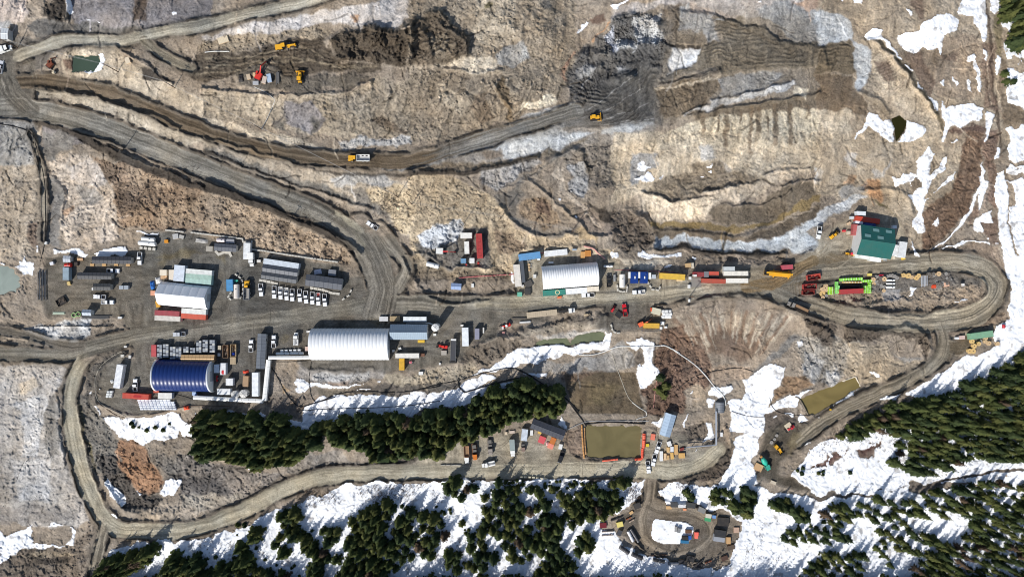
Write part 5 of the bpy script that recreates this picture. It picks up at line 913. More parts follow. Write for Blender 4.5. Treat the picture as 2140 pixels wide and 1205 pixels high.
def blocks(c, s, label, group, name='concrete_block', cat='barrier', step=6.5, L=1.35, w=.7, h=.8, mat=None, jersey=False, skip=()):
    p = np.array(pts(c, s)); d = np.r_[0, np.cumsum(np.hypot(*np.diff(p, axis=0).T))]; n = int(d[-1]/step)+1; first = None
    for i in range(n):
        if i in skip: continue
        t_ = min(i*step, d[-1]); k = max(0, min(len(p)-2, np.searchsorted(d, t_)-1)); a = p[k]+(p[k+1]-p[k])*((t_-d[k])/(d[k+1]-d[k]+1e-9)); rot = math.degrees(math.atan2(-(p[k+1]-p[k])[1], (p[k+1]-p[k])[0]))+random.uniform(-5, 5); loc = world(a[0], a[1])[0]
        if first is None:
            b = MB()
            if jersey: b.prism([(-w/2,0),(w/2,0),(w/2,.1),(.12,h*.45),(.08,h),(-.08,h),(-.12,h*.45),(-w/2,.1)],-L/2,L/2)
            else: b.box(-L/2,-w/2,0,L/2,w/2,h-.04); b.taper(-L/2,-w/2,L/2,w/2,h-.04,h,.05,.05,.05); b.box(-.12,-.05,h,.12,.05,h+.05)
            first = b.build(name, mat or CONC, None, loc); o = first
        else: o = first.copy(); COLL.objects.link(o); o.location = loc
        o.rotation_euler = (0, 0, R(rot)); lb = label
        if n <= 12:
            dx_, dy_ = p[-1]-p[0]; hz = abs(dx_) >= abs(dy_); rv = (dx_ < 0) if hz else (dy_ < 0); e_ = n-1-i if rv else i
            lb = ['first','second','third','fourth','fifth','sixth','seventh','eighth','ninth','tenth','eleventh','twelfth'][e_]+' '+label+(', from the left' if hz else ', from the top')
        tag(o, lb, cat, group)
# ================= the site =================
DG = (92, 96, 102); LG = (196, 202, 208)
# --- shelters and buildings ---
arch('L',580,470,860,350,0,7.4,22,(240,242,244),'huge white ribbed fabric shelter in the middle of the lower yard',endc=(226,228,230))
arch('J',1165,605,660,385,-1,7.6,14,(24,48,104),'dark blue arched fabric shelter with white end rims',trim=(232,234,236),rough=.33,dirt=.05)
arch('E',912,458,705,300,4.6,7.2,24,(242,243,244),'white arched fabric shelter standing alone beside the upper street',endc=(226,228,230))
arch('B',436,772,540,262,-5.5,7.0,6,(238,240,243),'white and grey angular tent with a sharp ridge beside pale green containers',prof=[(-1,0),(-.97,.34),(-.78,.62),(-.02,1),(.02,1),(.78,.62),(.97,.34),(1,0)],endc=(214,218,222))
building('H',1052,430,415,365,-8.3,6.2,8.6,(40,98,92),(206,208,208),'large teal gable-roofed workshop with four skylights',name='workshop',cat='workshop',seams=6,skyl=4,over=.25,roof2=(36,92,88))
building('L',1224,334,408,168,0,4.2,6.8,(150,166,180),(176,180,182),'grey ribbed metal shed joined to the huge white shelter',name='metal_shed',cat='shed',seams=20,over=.1)
building('A',906,385,428,80,-.5,2.7,3.1,(62,64,70),(178,174,166),'longest dark-roofed trailer in the far left yard, below the snow patch',seams=10)
building('A',718,557,375,74,-.8,2.7,3.1,(66,68,72),(178,174,166),'dark-roofed trailer below the longest one in the far left yard',seams=9)
building('A',800,677,190,76,-.5,2.7,3.1,(64,66,68),(170,168,160),'shortest dark-roofed trailer in the far left yard',seams=5)
building('B',893,247,243,82,-4,2.8,3.2,(86,90,98),(196,192,184),'grey-roofed office with vents by the concrete block wall',seams=6)
building('C',290,494,390,84,-8.3,3.2,3.9,(82,86,94),(190,186,178),'double grey-roofed modular office with a white strip behind it',name='modular_office',seams=8,roof2=(84,88,96))
building('C',276,572,390,82,-8.3,3.0,3.5,(78,82,88),(190,186,178),'lower wing of the double grey modular office, next to the parked pickups',name='modular_office',seams=8)
building('C',768,625,402,126,-7.4,3.1,3.7,(84,88,96),(190,186,178),'grey-roofed modular office at the right end of the pickup row',name='modular_office',seams=8,roof2=(80,84,92))
building('K',605,365,420,104,87.2,2.9,3.3,(104,110,118),(186,184,178),'upright dark grey-roofed trailer between two white pickups',seams=10)
building('O2',1672,312,400,118,-21,3.0,3.5,(62,66,76),(190,186,178),'dark-roofed slanting office in the lower yard beside the spruces',seams=9)
building('O3',1185,262,262,125,73.5,3.6,4.8,(168,188,208),(206,210,212),'pale blue-grey gabled shed right of the square brown pond',name='metal_shed',cat='shed',seams=7,roof2=(172,192,212))
building('D',870,795,108,68,-4,2.6,3.0,(142,162,196),(190,188,180),'small blue-roofed shed below the red pipeline',name='small_shed',cat='shed',seams=3,windows=False)
building('C1',36,283,62,92,-4,3.4,3.8,(206,210,212),(190,190,188),'small white building at the top left edge',name='small_shed',cat='shed',seams=3)
building('A',632,958,100,68,-2,2.8,3.4,(150,160,172),(206,206,202),'small grey and white shed below the trailers at the far left',name='small_shed',cat='shed',seams=3,windows=False)
building('A',415,372,82,70,-2,2.6,2.9,(178,184,192),(190,190,186),'small grey shed above the red tank in the far left yard',name='small_shed',cat='shed',seams=3,windows=False)
building('J',1335,395,402,90,0,3.0,3.6,(206,170,124),(150,118,86),'long tan-roofed wooden shed against the blue shelter',name='wooden_shed',cat='shed',seams=9,windows=False)
# --- shipping containers ---
CT = [
 ('C',105,392,495,452,(206,214,222),'long pale roof strip unit behind the double grey modular office',-8.3,3.0),
 ('A',372,462,438,602,(150,172,186),'upright grey-blue container below the red tank',0,2.6),
 ('B',330,440,445,616,(214,222,232),'white container standing upright left of the pale green ones',-5,2.9),
 ('B',462,487,748,540,(226,228,224),'topmost white container of three lying side by side above the angular tent',-4.5,2.6),
 ('B',460,540,744,592,(172,204,190),'middle pale green container of the three above the angular tent',-4.5,2.6),
 ('B',456,592,740,646,(178,206,196),'lower pale green container touching the angular tent roof',-4.5,2.6),
 ('B',120,938,392,995,(176,72,80),'dark red container at the left foot of the angular tent',-3,2.6),
 ('B',120,993,402,1050,(214,208,198),'off-white container below the dark red one at the angular tent',-3,2.6),
 ('B',414,918,682,974,(226,226,220),'white container against the lower edge of the angular tent',-4,2.6),
 ('B',408,974,680,1030,(226,96,70),'bright orange-red container below the angular tent',-4,2.6),
 ('B',1092,196,1166,376,(226,228,228),'white upright unit with roof vents beside the white van',-2,2.6),
 ('B',905,594,976,722,(72,150,206),'sky blue open container in the ring of concrete blocks',2,2.2),
 ('B',684,232,756,290,(178,172,160),'small beige container left of the vented grey office',-2,2.4),
 ('D',914,232,1036,290,(232,230,224),'white container lying across the top of the drill pad',0,2.6),
 ('D',956,322,1006,452,(232,230,224),'white upright container in the middle of the drill pad',2,2.6),
 ('D',917,502,973,551,(110,158,196),'small light blue container at the foot of the drill pad',0,2.4),
 ('D',1009,497,1061,551,(230,230,228),'small white container right of the light blue one on the drill pad',0,2.4),
 ('E',570,634,855,706,(48,140,124),'teal green container with a pale ring painted on its roof',4,2.6),
 ('E',857,612,1128,684,(230,232,232),'white container between the ringed teal one and a tan one',4,2.6),
 ('E',1124,594,1276,658,(224,214,196),'tan short container at the right end below the lone white shelter',4,2.6),
 ('E',262,170,540,254,(96,160,214),'light blue container with dark clutter on its roof, left of the lone white shelter',7.5,2.6),
 ('E',588,134,878,206,(232,234,234),'white container right of the light blue one behind the lone white shelter',5.5,2.6),
 ('E',208,315,290,596,(222,216,206),'upright off-white container at the left of the lone white shelter yard',6,2.6),
 ('E',276,268,336,545,(86,92,100),'upright dark grey container beside the off-white one',6,2.3),
 ('F',660,432,976,504,(236,190,64),'bright yellow container on the upper street',-3.5,2.6),
 ('G',58,412,190,470,(160,56,62),'dark red short container above the parked row on the upper street',-1,2.6),
 ('G',250,404,377,450,(214,84,66),'short orange-red container right of a grey box on the upper street',-1,2.6),
 ('G',166,496,462,552,(196,84,64),'rusty orange container left of the lower white one on the upper street',-2,2.6),
 ('G',440,400,746,458,(230,226,214),'upper cream container of the parallel pair on the upper street',0,2.6),
 ('G',464,490,746,549,(234,230,220),'lower cream container of the parallel pair on the upper street',0,2.6),
 ('G',440,344,578,398,(196,202,202),'short grey container on top edge of the cream pair',0,2.6),
 ('G',1174,320,1310,378,(196,80,94),'pink container above the yellow crane truck',4,2.6),
 ('H',800,140,1086,198,(214,70,48),'bright red container behind the teal workshop',-8,2.6),
 ('H',808,66,916,114,(222,226,230),'white short container above the bright red one at the workshop',-3,2.6),
 ('H',762,222,838,352,(190,92,92),'faded red upright container at the upper left corner of the workshop',-8,2.6),
 ('H',790,575,964,630,(216,220,216),'grey-white container along the lower left of the workshop',-8,2.6),
 ('H',966,606,1102,664,(236,238,238),'pure white container along the lower right of the workshop',-8,2.6),
 ('H',1236,466,1304,600,(232,232,230),'white upright container touching the right wall of the workshop',-8,2.6),
 ('H',1312,430,1402,618,(222,224,224),'long white upright container with piping, far right of the workshop',-8,2.6),
 ('H',612,996,890,1054,(190,58,60),'dark red container framed by lime green bales',3,2.6),
 ('I',1638,684,1856,742,(128,178,142),'pale green container on the snowy pad at the right edge',8,2.6),
 ('J',780,232,840,374,(206,78,82),'red upright container left of the core racks',0,2.6),
 ('J',345,468,424,752,(232,234,236),'long white upright trailer box near the left bend of the yard',-9,2.9),
 ('J',434,816,748,880,(214,74,56),'red container with a darker emblem on its roof below a white pickup',-3.5,2.6),
 ('J',860,806,1026,878,(230,228,222),'white short container below the blue shelter',-1,2.6),
 ('J',806,724,872,806,(216,84,58),'orange-red box tucked under the left end of the blue shelter',0,2.4),
 ('J',1606,450,1672,590,(230,232,234),'white upright container with a red patch right of the blue shelter',0,2.6),
 ('K',182,692,266,776,(234,236,236),'square white cabin in the plant yard right of the blue shelter',0,2.5),
 ('K',78,816,236,886,(234,236,236),'white lying container in the plant yard beside two round tanks',0,2.5),
 ('K',496,622,572,906,(236,240,242),'tall white upright container next to the covered conveyor',0,2.8),
 ('L',1166,166,1420,220,(230,234,234),'white container above the ribbed metal shed',0,2.6),
 ('L',1080,566,1340,618,(230,226,218),'cream white container below the ribbed metal shed',0,2.6),
 ('L',1120,622,1178,750,(236,180,40),'bright yellow upright container below the ribbed metal shed',0,2.6),
 ('M',578,298,652,510,(232,236,238),'long white upright trailer right of the dark conveyor',1.5,2.9),
 ('M',724,308,776,434,(146,146,164),'grey-violet upright container right of the long white trailer',0,2.6),
 ('F',456,1056,652,1118,(232,180,60),'yellow container with the orange conveyor, below the street',-1,2.7),
 ('O2',1368,308,1436,442,(206,214,224),'pale container in the lower yard left of the slanting office',-6,2.6),
 ('O3',1738,0,1740,2,(200,200,200),'',0,2)]
for q in CT:
    c, x0, y0, x1, y1, col, lab, rot, h = q
    if not lab: continue
    mk = None
    if 'ring' in lab and 'painted' in lab: mk = ('ring', (214,206,160), .28, 0)
    if 'emblem' in lab: mk = ('bar', (168,36,40), -.15, .45)
    if 'red patch' in lab: mk = ('bar', (200,40,50), -.9, -.2)
    container(c, x0, y0, x1, y1, col, lab, rot, h, mark=mk)
container('D',1082,240,1146,500,(190,58,58),'long red open-topped drill unit with pale framing on the drill pad',3,3.2,name='drill_unit',cat='drill unit',mark=('zig',(150,48,50),-.85,.85))
container('H',215,820,375,886,(190,74,62),'uppermost red open skip of three in the left of the loop yard',9,1.8,name='open_skip',cat='skip',open_top=True)
container('H',166,938,326,998,(178,60,56),'middle red open skip of three in the left of the loop yard',3,1.8,name='open_skip',cat='skip',open_top=True)
container('H',160,1012,300,1064,(150,50,46),'lowest red open skip of three, its load rusty and tan',1,1.8,name='open_skip',cat='skip',open_top=True)
container('K',145,292,206,446,(150,118,88),'rusty open skip between the core racks and a white pickup',0,1.7,name='open_skip',cat='skip',open_top=True)
container('K',238,282,302,430,(196,168,126),'tan open skip holding a blue tarp',0,1.7,name='open_skip',cat='skip',open_top=True)
container('A',300,800,402,876,(52,48,46),'black low skip standing alone in the far left yard',30,1.0,name='open_skip',cat='skip',open_top=True)
# core racks by the blue shelter
for i,(x0,y0,x1,y1) in enumerate(((846,230,907,390),(920,222,986,380),(1004,254,1070,400),(1076,256,1140,402),(1165,252,1226,324),(1245,266,1306,326),(1320,182,1380,324),(1396,172,1456,316),(1480,172,1540,322))):
    loc, L, Wd = rect('J',x0,y0,x1,y1,2.3); t = empty('core_rack', ['first','second','third','fourth','fifth','sixth','seventh','eighth','ninth'][i]+' grey core rack from the left above the blue shelter','rack',loc,0,'core racks above the blue shelter'); l, w = L/2, Wd/2
    for k in range(3): MB().box(-l,-w,.15+.75*k,l,w,.75+.75*k-.12).build('core_tier', mt((112,116,120),.7,0,.4), t)
    n = max(3,int(Wd/.75))
    for k in range(n): MB().box(-l*.98,-w+k*Wd/n+.05,2.13,-.06,-w+(k+1)*Wd/n-.08,2.3).build('tray', mt((168,174,180) if (k+i)%3 else (70,76,86),.6,0,.3), t); MB().box(.06,-w+k*Wd/n+.05,2.13,l*.98,-w+(k+1)*Wd/n-.08,2.28).build('tray', mt((150,156,164) if (k+i)%4 else (206,206,200),.6,0,.3), t)
# --- tanks ---
htank('A',1200,176,1392,226,'lower of two long white tanks above the far left yard',rot=-5); htank('A',1232,132,1380,176,'upper of two long white tanks above the far left yard',rot=-5)
htank('A',392,416,466,464,'bright red oval tank on the end of the grey-blue container',(200,48,40)); htank('B',990,646,1050,806,'white fuel tank inside the ring of concrete blocks',(226,216,206)); htank('D',556,546,692,596,'white slanting tank left of the drill pad',rot=-14)
htank('F',146,436,220,608,'white upright tank with blocks around it on the upper street',(228,224,216)); htank('K',780,378,942,412,'left one of two slim white tanks against the huge white shelter'); htank('K',950,374,1112,408,'right one of two slim white tanks against the huge white shelter')
htank('H',1170,878,1276,902,'topmost of three short white tubes in the loop yard'); htank('H',1170,920,1276,944,'middle one of three short white tubes in the loop yard'); htank('H',1170,962,1276,986,'lowest of three short white tubes in the loop yard')
htank('E',1336,322,1452,352,'small white tank at the right corner of the lone white shelter'); htank('B',800,142,892,190,'white and red tank behind the vented grey office',(206,196,196),-3)
vtank('L',1515,285,40,'tall round white tank beside the ribbed metal shed',8.5); vtank('K',287,886,47,'left one of two round grey-white tanks near the covered conveyor',3.2,(206,204,198)); vtank('K',388,876,48,'right one of two round grey-white tanks near the covered conveyor',3.4,(208,206,200))
# --- pickups ---
pw = pickup_proto((240,241,242)); pk = pickup_proto((30,32,36)); pr = pickup_proto((196,34,44)); pg = pickup_proto((196,200,206)); plo = pickup_proto((240,241,242),(150,70,66)); pw2 = pickup_proto((240,241,242),(170,168,164))
ords = ['first','second','third','fourth','fifth','sixth','seventh','eighth','last']
row = [(225,735),(293,745),(358,755),(422,765),(505,772),(572,790),(642,800),(707,812),(778,822)]
for i,(x,y) in enumerate(row): again(plo if i == 7 else (pw2 if i in (1,2) else pw), ords[i]+' white pickup in the row below the grey modular offices, counted from the left','C',x,y,-90+(i%3)*1.5,1.0,'pickups in the row below the modular offices')
for c,x,y,r,lab,p in (('C',80,710,-88,'white pickup parked alone at the left of the pickup row',pw),('A',1214,368,-91,'white pickup right of the longest dark trailer',pw),('A',926,500,-2,'white pickup between two dark trailers in the far left yard',pw),
 ('A',772,785,178,'dark-bedded white pickup below the shortest trailer',pw),('A',864,845,0,'short white flatbed pickup at the edge of the far left yard',pw2),('J',587,710,90,'white pickup above the red container with the emblem',pw),('K',485,300,90,'white pickup left of the upright dark grey trailer',pw),('K',757,246,90,'white pickup right of the upright dark grey trailer',pw),
 ('C7',1403,767,147,'white pickup turning on the curve of the main haul road',pw),('E',1135,700,183,'white pickup below the tan short container',pw),('E',1400,520,92,'black pickup right of the lone white shelter',pk),('F',390,662,183,'white pickup in the street in front of the blue units',pw2),('F',215,886,98,'bright red pickup below the street',pr),
 ('H',355,322,-97,'white pickup left of the yellow loader near the workshop',pw),('O2',1822,625,-107,'black pickup at the right end of the lower yard',pk),('O3',1067,520,-107,'upper one of three white pickups by the square brown pond',pw),('O3',1022,662,-101,'middle one of three white pickups by the square brown pond',pw),('O3',957,745,-82,'lower one of three white pickups by the square brown pond',pw),
 ('J',1112,104,182,'white pickup driving along the street above the core racks',pg),('C1',6,560,80,'blue-white pickup cut by the left edge near the top',pg)): again(p,lab,c,x,y,r,1.0)
for q in (pw,pk,pr,pg,plo,pw2):
    for ch in list(q.children_recursive): bpy.data.objects.remove(ch)
    bpy.data.objects.remove(q)
# --- machines ---
truck('B',1195,380,-88,'white van parked beside the white vented unit',WHITE,'box',L=6.2,name='van',cat='van')
haul_truck('C7',1300,208,180,'yellow dump truck with a white body on the upper haul road',(220,220,216),sc=.98,inner=(196,196,196)); haul_truck('B',1146,712,90,'grey-bodied dump truck with a yellow cab beside the block ring',(150,152,156),sc=.9)
grader('C2',682,398,8,'yellow grader working on the dark muddy bench'); dozer('C2',805,660,90,'yellow bulldozer beside the red scrap island on the upper bench'); dozer('C3',1552,990,5,'yellow bulldozer on the grey road by the dark rock heap',sc=.95)
excavator('C2',466,640,65,'red excavator parked on the scrap island of the upper bench',(206,52,44),sc=.95); excavator('D',712,425,-2,'white excavator with a red boom on the pale drill pad gravel',(226,226,222),(196,48,50),sc=1.0,reach=6.6)
loader('H',524,348,40,'small yellow loader left of the teal workshop',sc=.8); loader('H',710,578,175,'yellow telehandler with a red cab at the lower corner of the workshop',sc=.75,name='telehandler',cat='telehandler',bucket=False,cabc=(214,50,70))
loader('O5',628,588,-50,'yellow loader beside the tyres in the right-hand yard',sc=.85); loader('M',362,512,170,'bright red loader left of the dark conveyor',(214,48,42),sc=.75); loader('M',1082,275,200,'red skid loader with a white cab at the end of the flatbed trailer',(214,52,44),sc=.75,cabc=WHITE)
loader('E',1128,946,10,'small tan loader behind the lorry below the lone white shelter',(196,176,146),sc=.5); loader('E',1452,872,60,'small red loader beside the street opposite the white tank',(190,40,52),sc=.55); loader('O5',755,368,215,'small red loader at the top of the right-hand yard',(206,44,60),sc=.65)
excavator('F',420,1062,28,'orange excavator beside the yellow container below the street',(226,108,70),sc=.75,reach=6.5); excavator('C1',440,545,50,'brown machine beside the settling pond at the top left',(120,66,48),sc=.8,reach=5)
truck('E',868,898,6,'black-engined white tractor unit hauling the flat trailer',WHITE,'none',L=7.6,name='tractor_unit')
t = T('flatbed_trailer','long tan flatbed trailer behind the white tractor unit','trailer','E',556,934,6.2)
for i in range(14): MB().box(-7.0+i,-1.3,.95,-6.03+i,1.3,1.08).build('deck_board', mt((186,170,146),.8,0,.5), t)
MB().box(-7,-.5,.6,7,.5,.94).build('frame', DARK, t)
for xx in (-6,-4.9,-3.8):
    for s in (-1,1): wheel(t,xx,s*1.0,.48,.4)
t = T('crane_truck','yellow crane truck with its long boom folded on the upper street','crane','G',1098,432,-5); MB().box(-6,-1.25,.7,6,1.25,1.5).build('carrier', YEL, t); MB().taper(-6.2,-1.2,-4.2,1.2,1.5,2.8,.1,.1,.08).build('cab', GLASS, t); MB().box(-5.5,-.45,2.3,6.4,.45,3.1).box(-2,-.35,3.1,5.6,.35,3.4).build('boom', YEL, t); MB().box(1.5,-1.2,1.5,4.5,1.2,2.3).build('turret', YEL, t)
for xx in (-4.6,-3,2.6,4.2):
    for s in (-1,1): wheel(t,xx,s*1.05,.6,.45)
for xx in (-1.5,5.4):
    for s in (-1,1): MB().box(xx-.2,s*1.25 if s>0 else -1.9,.3,xx+.2,1.9 if s>0 else -1.25,.7).build('outrigger', YEL, t)
truck('G',1355,858,155,'long dark rusty lorry on the right bend of the street',(140,136,130),'dump',(74,66,60),L=10)
truck('O2',743,590,-88,'dump lorry with a tan load and white cab in the lower yard',WHITE,'dump',(190,150,120),L=8.2); truck('O2',834,560,-86,'orange flat lorry left of the grey one in the lower yard',(206,120,50),'flat',(110,80,60),L=7.8); truck('O2',1010,500,-86,'grey bare lorry in the middle of the lower yard',(150,142,134),'flat',(120,112,104),L=7.6); truck('O2',1264,512,-86,'green-grey box lorry with a white cab in the lower yard',WHITE,'box',(146,158,156),L=8.2)
truck('O2',1388,512,-88,'small dark lorry below the pale container in the lower yard',(140,120,110),'flat',(90,84,80),L=5.2,sc=.8); truck('O2',990,700,194,'white service lorry at the edge of the lower road',WHITE,'service',WHITE,L=6.6,sc=.95); truck('K',1036,214,90,'white service lorry left of the huge white shelter',WHITE,'service',(214,214,212),L=6.2,sc=.95)
truck('O5',488,735,-58,'teal concrete mixer lorry in the right-hand yard',(60,160,140),'mixer',(40,170,146),L=7.2); truck('C1',46,428,20,'white lorry at the left edge below the small white building',WHITE,'box',WHITE,L=8)
# plant units on the street
for x,lab in ((290,'left one of two dark blue generator units with white radiators'),(412,'right one of two dark blue generator units with white radiators')):
    loc,L,Wd = rect('F',x,410,x+93,552,2.7); t = empty('generator','%s'%lab,'generator',loc); MB().box(-L/2,-Wd/2,.2,L/2,Wd/2,2.6).build('housing', mt((22,58,130),.4,0,.2), t); MB().box(-L/2,-Wd/2+.1,0,L/2,Wd/2-.1,.2).build('skid', DARK, t)
    MB().box(-L/2-.9,-Wd*.05,.3,-L/2-.05,Wd/2,2.4).build('radiator', MW, t); MB().box(L*.0,-Wd*.1,2.6,L*.14,Wd*.12,2.9).build('exhaust_hood', MW, t); MB().cyl((L*.2,Wd*.3,2.6),(L*.2,Wd*.3,3.4),.15).build('stack', STEEL, t); MB().box(L/2,-Wd*.4,.4,L/2+.06,0,2.2).build('door', mt((60,90,150)), t)
crate('F',516,420,546,500,'white upright radiator box right of the dark blue generators',WHITE,2.2,name='radiator_box',cat='box',slats=False); crate('F',556,445,608,496,'pale grey box beside the yellow container',(186,192,198),1.8,name='equipment_box',cat='box',slats=False)
# conveyor stand, red drill, covered conveyors
t = T('conveyor','dark belt conveyor with a white head frame right of the red loader','conveyor','M',482,545,88); MB().box(-5,-1,1.6,4.2,1,2.0).build('belt', mt((66,68,74),.6), t)
for s in (-1,1): MB().box(-5.2,s*1.15-.08,1.5,4.6,s*1.15+.08,2.2).build('side_frame', STEEL, t)
for xx in (-4.5,0,4): MB().box(xx-.1,-1.1,0,xx+.1,-.95,1.5).box(xx-.1,.95,0,xx+.1,1.1,1.5).build('leg', STEEL, t)
MB().box(4.2,-1.2,1.4,4.9,1.2,2.6).build('head_pulley_guard', MW, t); MB().box(-6.2,-1.6,0,-5.2,1.6,1.4).build('tail_hopper', DARK, t)
def gallery(c, pl, w, hgt, label):
    p = [world(*cp(c,*q),hgt)[0] for q in pl]; t = empty('covered_conveyor',label,'conveyor',p[0])
    for a,b in zip(p[:-1],p[1:]):
        a = Vector(a)-Vector(p[0]); b = Vector(b)-Vector(p[0]); d = b-a; L = d.length; n = max(2,int(L/3)); u = Vector((-d.y,d.x,0)).normalized()*w/2
        for i in range(n):
            q0 = a+d*(i/n); q1 = a+d*((i+1)/n-.004); z = Vector((0,0,1)); base = [q0-u,q1-u,q1+u,q0+u]
            MB().add([v+z*(hgt-1.9) for v in base]+[v+z*(hgt-.25) for v in base]+[q0+z*hgt,q1+z*hgt],[(3,2,1,0),(0,1,5,4),(2,3,7,6),(4,5,9,8),(6,7,8,9),(0,4,8,7,3),(1,2,6,9,5)]).build('cover_section', MW, t)
            if i % 2 == 0: MB().box(q0.x-.2,q0.y-.2,q0.z,q0.x+.2,q0.y+.2,q0.z+hgt-1.9).build('support', STEEL, t)
gallery('K',[(690,444),(1190,440)],1.5,3.4,'white covered conveyor running into the huge white shelter'); gallery('K',[(690,470),(640,960)],1.9,3.2,'pale covered conveyor between the plant yard and the bare slope'); gallery('K',[(620,965),(-215,920)],1.7,3.0,'white covered conveyor along the foot of the plant yard')
# elevated pipe bridge and culvert at the lower right
def bridge(c,pl,hgt,label,r=.45):
    p = [Vector(world(*cp(c,*q),hgt)[0]) for q in pl]; t = empty('pipe_bridge',label,'pipe',p[0])
    for a,b in zip(p[:-1],p[1:]):
        MB().tube([a-p[0]+Vector((0,0,hgt)),b-p[0]+Vector((0,0,hgt))],r,8).build('pipe_run', mt((150,156,166),.5,.2), t); n = max(2,int((b-a).length/4))
        for i in range(n): q = a+(b-a)*(i+.3)/n-p[0]; MB().box(q.x-.12,q.y-.12,q.z-.2,q.x+.12,q.y+.12,q.z+hgt-r+.05).build('support', STEEL, t)
bridge('O3',[(1735,100),(1736,486)],2.6,'long grey pipe on stilts right of the pale gabled shed'); bridge('O3',[(1732,488),(1395,514)],2.2,'short grey pipe on stilts below the bare mound',.3)
t = T('culvert','round corrugated culvert mouth at the top of the long grey pipe','culvert','O3',1772,55,90); MB().cyl((-2.4,0,.2),(2.4,0,.2),2.1,n=20).build('barrel', mt((140,144,150),.5,.3), t); [MB().cyl((q,0,.2),(q+.15,0,.2),2.17,n=20).build('corrugation', STEEL, t) for q in (-2,-1.2,-.4,.4,1.2,2)]
# --- bales, bags, reels, barriers ---
def stack(name, cat, c, cells, col, label, group, h=1.1, rot=0, layers=1):
    first = None
    for i,(x,y,w,d) in enumerate(cells):
        k = S/CR[c][2]; L, Wd = w*k*.96, d*k*.96; (X,Y_,z),f = world(*cp(c,x,y),h); t = empty(name,label,cat,(X,Y_,z),rot+random.uniform(-3,3),group)
        dv = random.randint(-2,1)*9; cc = tuple(max(0,min(255,v+dv)) for v in col); m = mt(cc,.6,0,.25)
        b = MB().taper(-L/2,-Wd/2,L/2,Wd/2,.08,h*.5,-.06,-.06,-.06); b.taper(-L/2-.06,-Wd/2-.06,L/2+.06,Wd/2+.06,h*.5,h,.14,.14,.14); b.build('bag',m,t); MB().box(-L/2,-Wd/2,0,L/2,Wd/2,.08).build('pallet',WOOD,t)
        MB().box(-.06,-Wd/2-.02,h-.01,.06,Wd/2+.02,h+.04).build('strap',mt((230,232,226)),t)
lime = (150,222,84)
stack('wrapped_bale','bale','H',[(482+31*i%62,985+0*i,30,26) for i in range(2)]+[(482+32*(i%2),1008+22*(i//2),30,20) for i in range(6)],(176,222,80),'lime yellow bale in the small stack left of the dark red container','lime bales left of the red container')
stack('wrapped_bale','bale','H',[(570,920,36,24),(570,943,36,20)]+[(568+25*(i%2),968+24*(i//2),24,22) for i in range(8)],(140,222,110),'lime green bale in the column touching the left end of the dark red container','bales at the left end of the red container')
stack('wrapped_bale','bale','H',[(618+31*i,886-1.5*i,29,34) for i in range(9)],lime,'lime green bale in the row above the dark red container','row of bales above the red container',rot=-2)
stack('wrapped_bale','bale','H',[(655+34*i,915,32,22) for i in range(7)],(196,170,120),'tan bale in the row just inside the lime green ones','tan bales inside the green row')
stack('wrapped_bale','bale','H',[(884+33*i,903-2*i,31,28) for i in range(4)]+[(966,930+26*i,34,24) for i in range(5)]+[(908,968+22*i,34,20) for i in range(4)]+[(940,968+22*i,26,20) for i in range(4)],(156,220,82),'lime green bale in the block at the right end of the dark red container','bales at the right end of the red container')
stack('white_bag','bag','J',[(632+44*i+8*j,896+26*j,40,23) for j in range(5) for i in range(10 if j else 9)],(232,236,244),'white bulk bag in the wide stack below the white short container','white bags below the blue shelter',h=1.0)
stack('white_bag','bag','J',[(262+38*(i%2)-6*(i//2),795+28*(i//2),34,25) for i in range(6)],(228,230,228),'white bulk bag in the small block near the left bend','small block of white bags near the left bend',h=1.0)
stack('white_bag','bag','F',[(700+42*(i%3)+10*(i//3)%20,905+36*(i//3),40,34) for i in range(9)]+[(690,1055,50,40),(735,1105,34,24),(675,1115,30,30)],(238,238,236),'white bag in the heap beside the beige box below the street','white bags below the street',h=.9)
R1 = reel_proto((206,176,136),1.0,.9); R2 = reel_proto((150,146,140),.8,.8); R3 = reel_proto((112,106,100),.7,.9); R4 = reel_proto((214,180,120),1.25,1.0)
def reels(c, xy, label, group, protos, sc=1.0):
    for x,y in xy: again(random.choice(protos),label,c,x,y,random.uniform(0,360),.8,group,sc*random.uniform(.85,1.15))
def spread(x0,y0,x1,y1,n,d):
    o = []; k = 0
    while len(o) < n and k < 4000:
        k += 1; q = (random.uniform(x0,x1),random.uniform(y0,y1))
        if all((q[0]-a)**2+(q[1]-b)**2 > d*d for a,b in o): o.append(q)
    return o
reels('H',spread(992,840,1145,1030,26,24),'reel or drum in the crowded cluster right of the lime bales','drums right of the lime bales',[R2,R3,R2,R3,R1])
reels('H',[(1175,845),(1205,838),(1235,838),(1265,846),(1290,862),(1150,870)],'grey reel in the arc above the three white tubes','reels above the white tubes',[R2])
reels('H',[(392,1052),(444,1076),(402,1100),(400,1000),(428,984),(440,1010),(432,962)],'tan reel in the loose group left of the lime bales','reels left of the lime bales',[R1,R4,R2])
reels('I',[(1020,156),(1064,160),(1098,174),(1140,180),(1160,160)],'tan reel standing by itself along the upper side of the loop yard','reels along the upper side of the loop yard',[R1,R4],.9)
reels('I',spread(1255,140,1460,250,44,17),'reel or barrel in the dense crowd at the right of the loop yard','drums at the right of the loop yard',[R1,R2,R3,R3,R3,R3])
reels('O6',[(1168,338),(1186,384),(1142,432),(1174,432),(1232,362),(1252,334),(1300,306),(1298,340),(1414,360),(1330,356)],'reel lying on the snowy pad below the pale green container','reels on the snowy pad',[R4,R1,R2],.9)
reels('O5',[(620,450),(597,490),(565,522)],'big tyre in the row beside the yellow loader','tyres beside the yellow loader',[R3,R2])
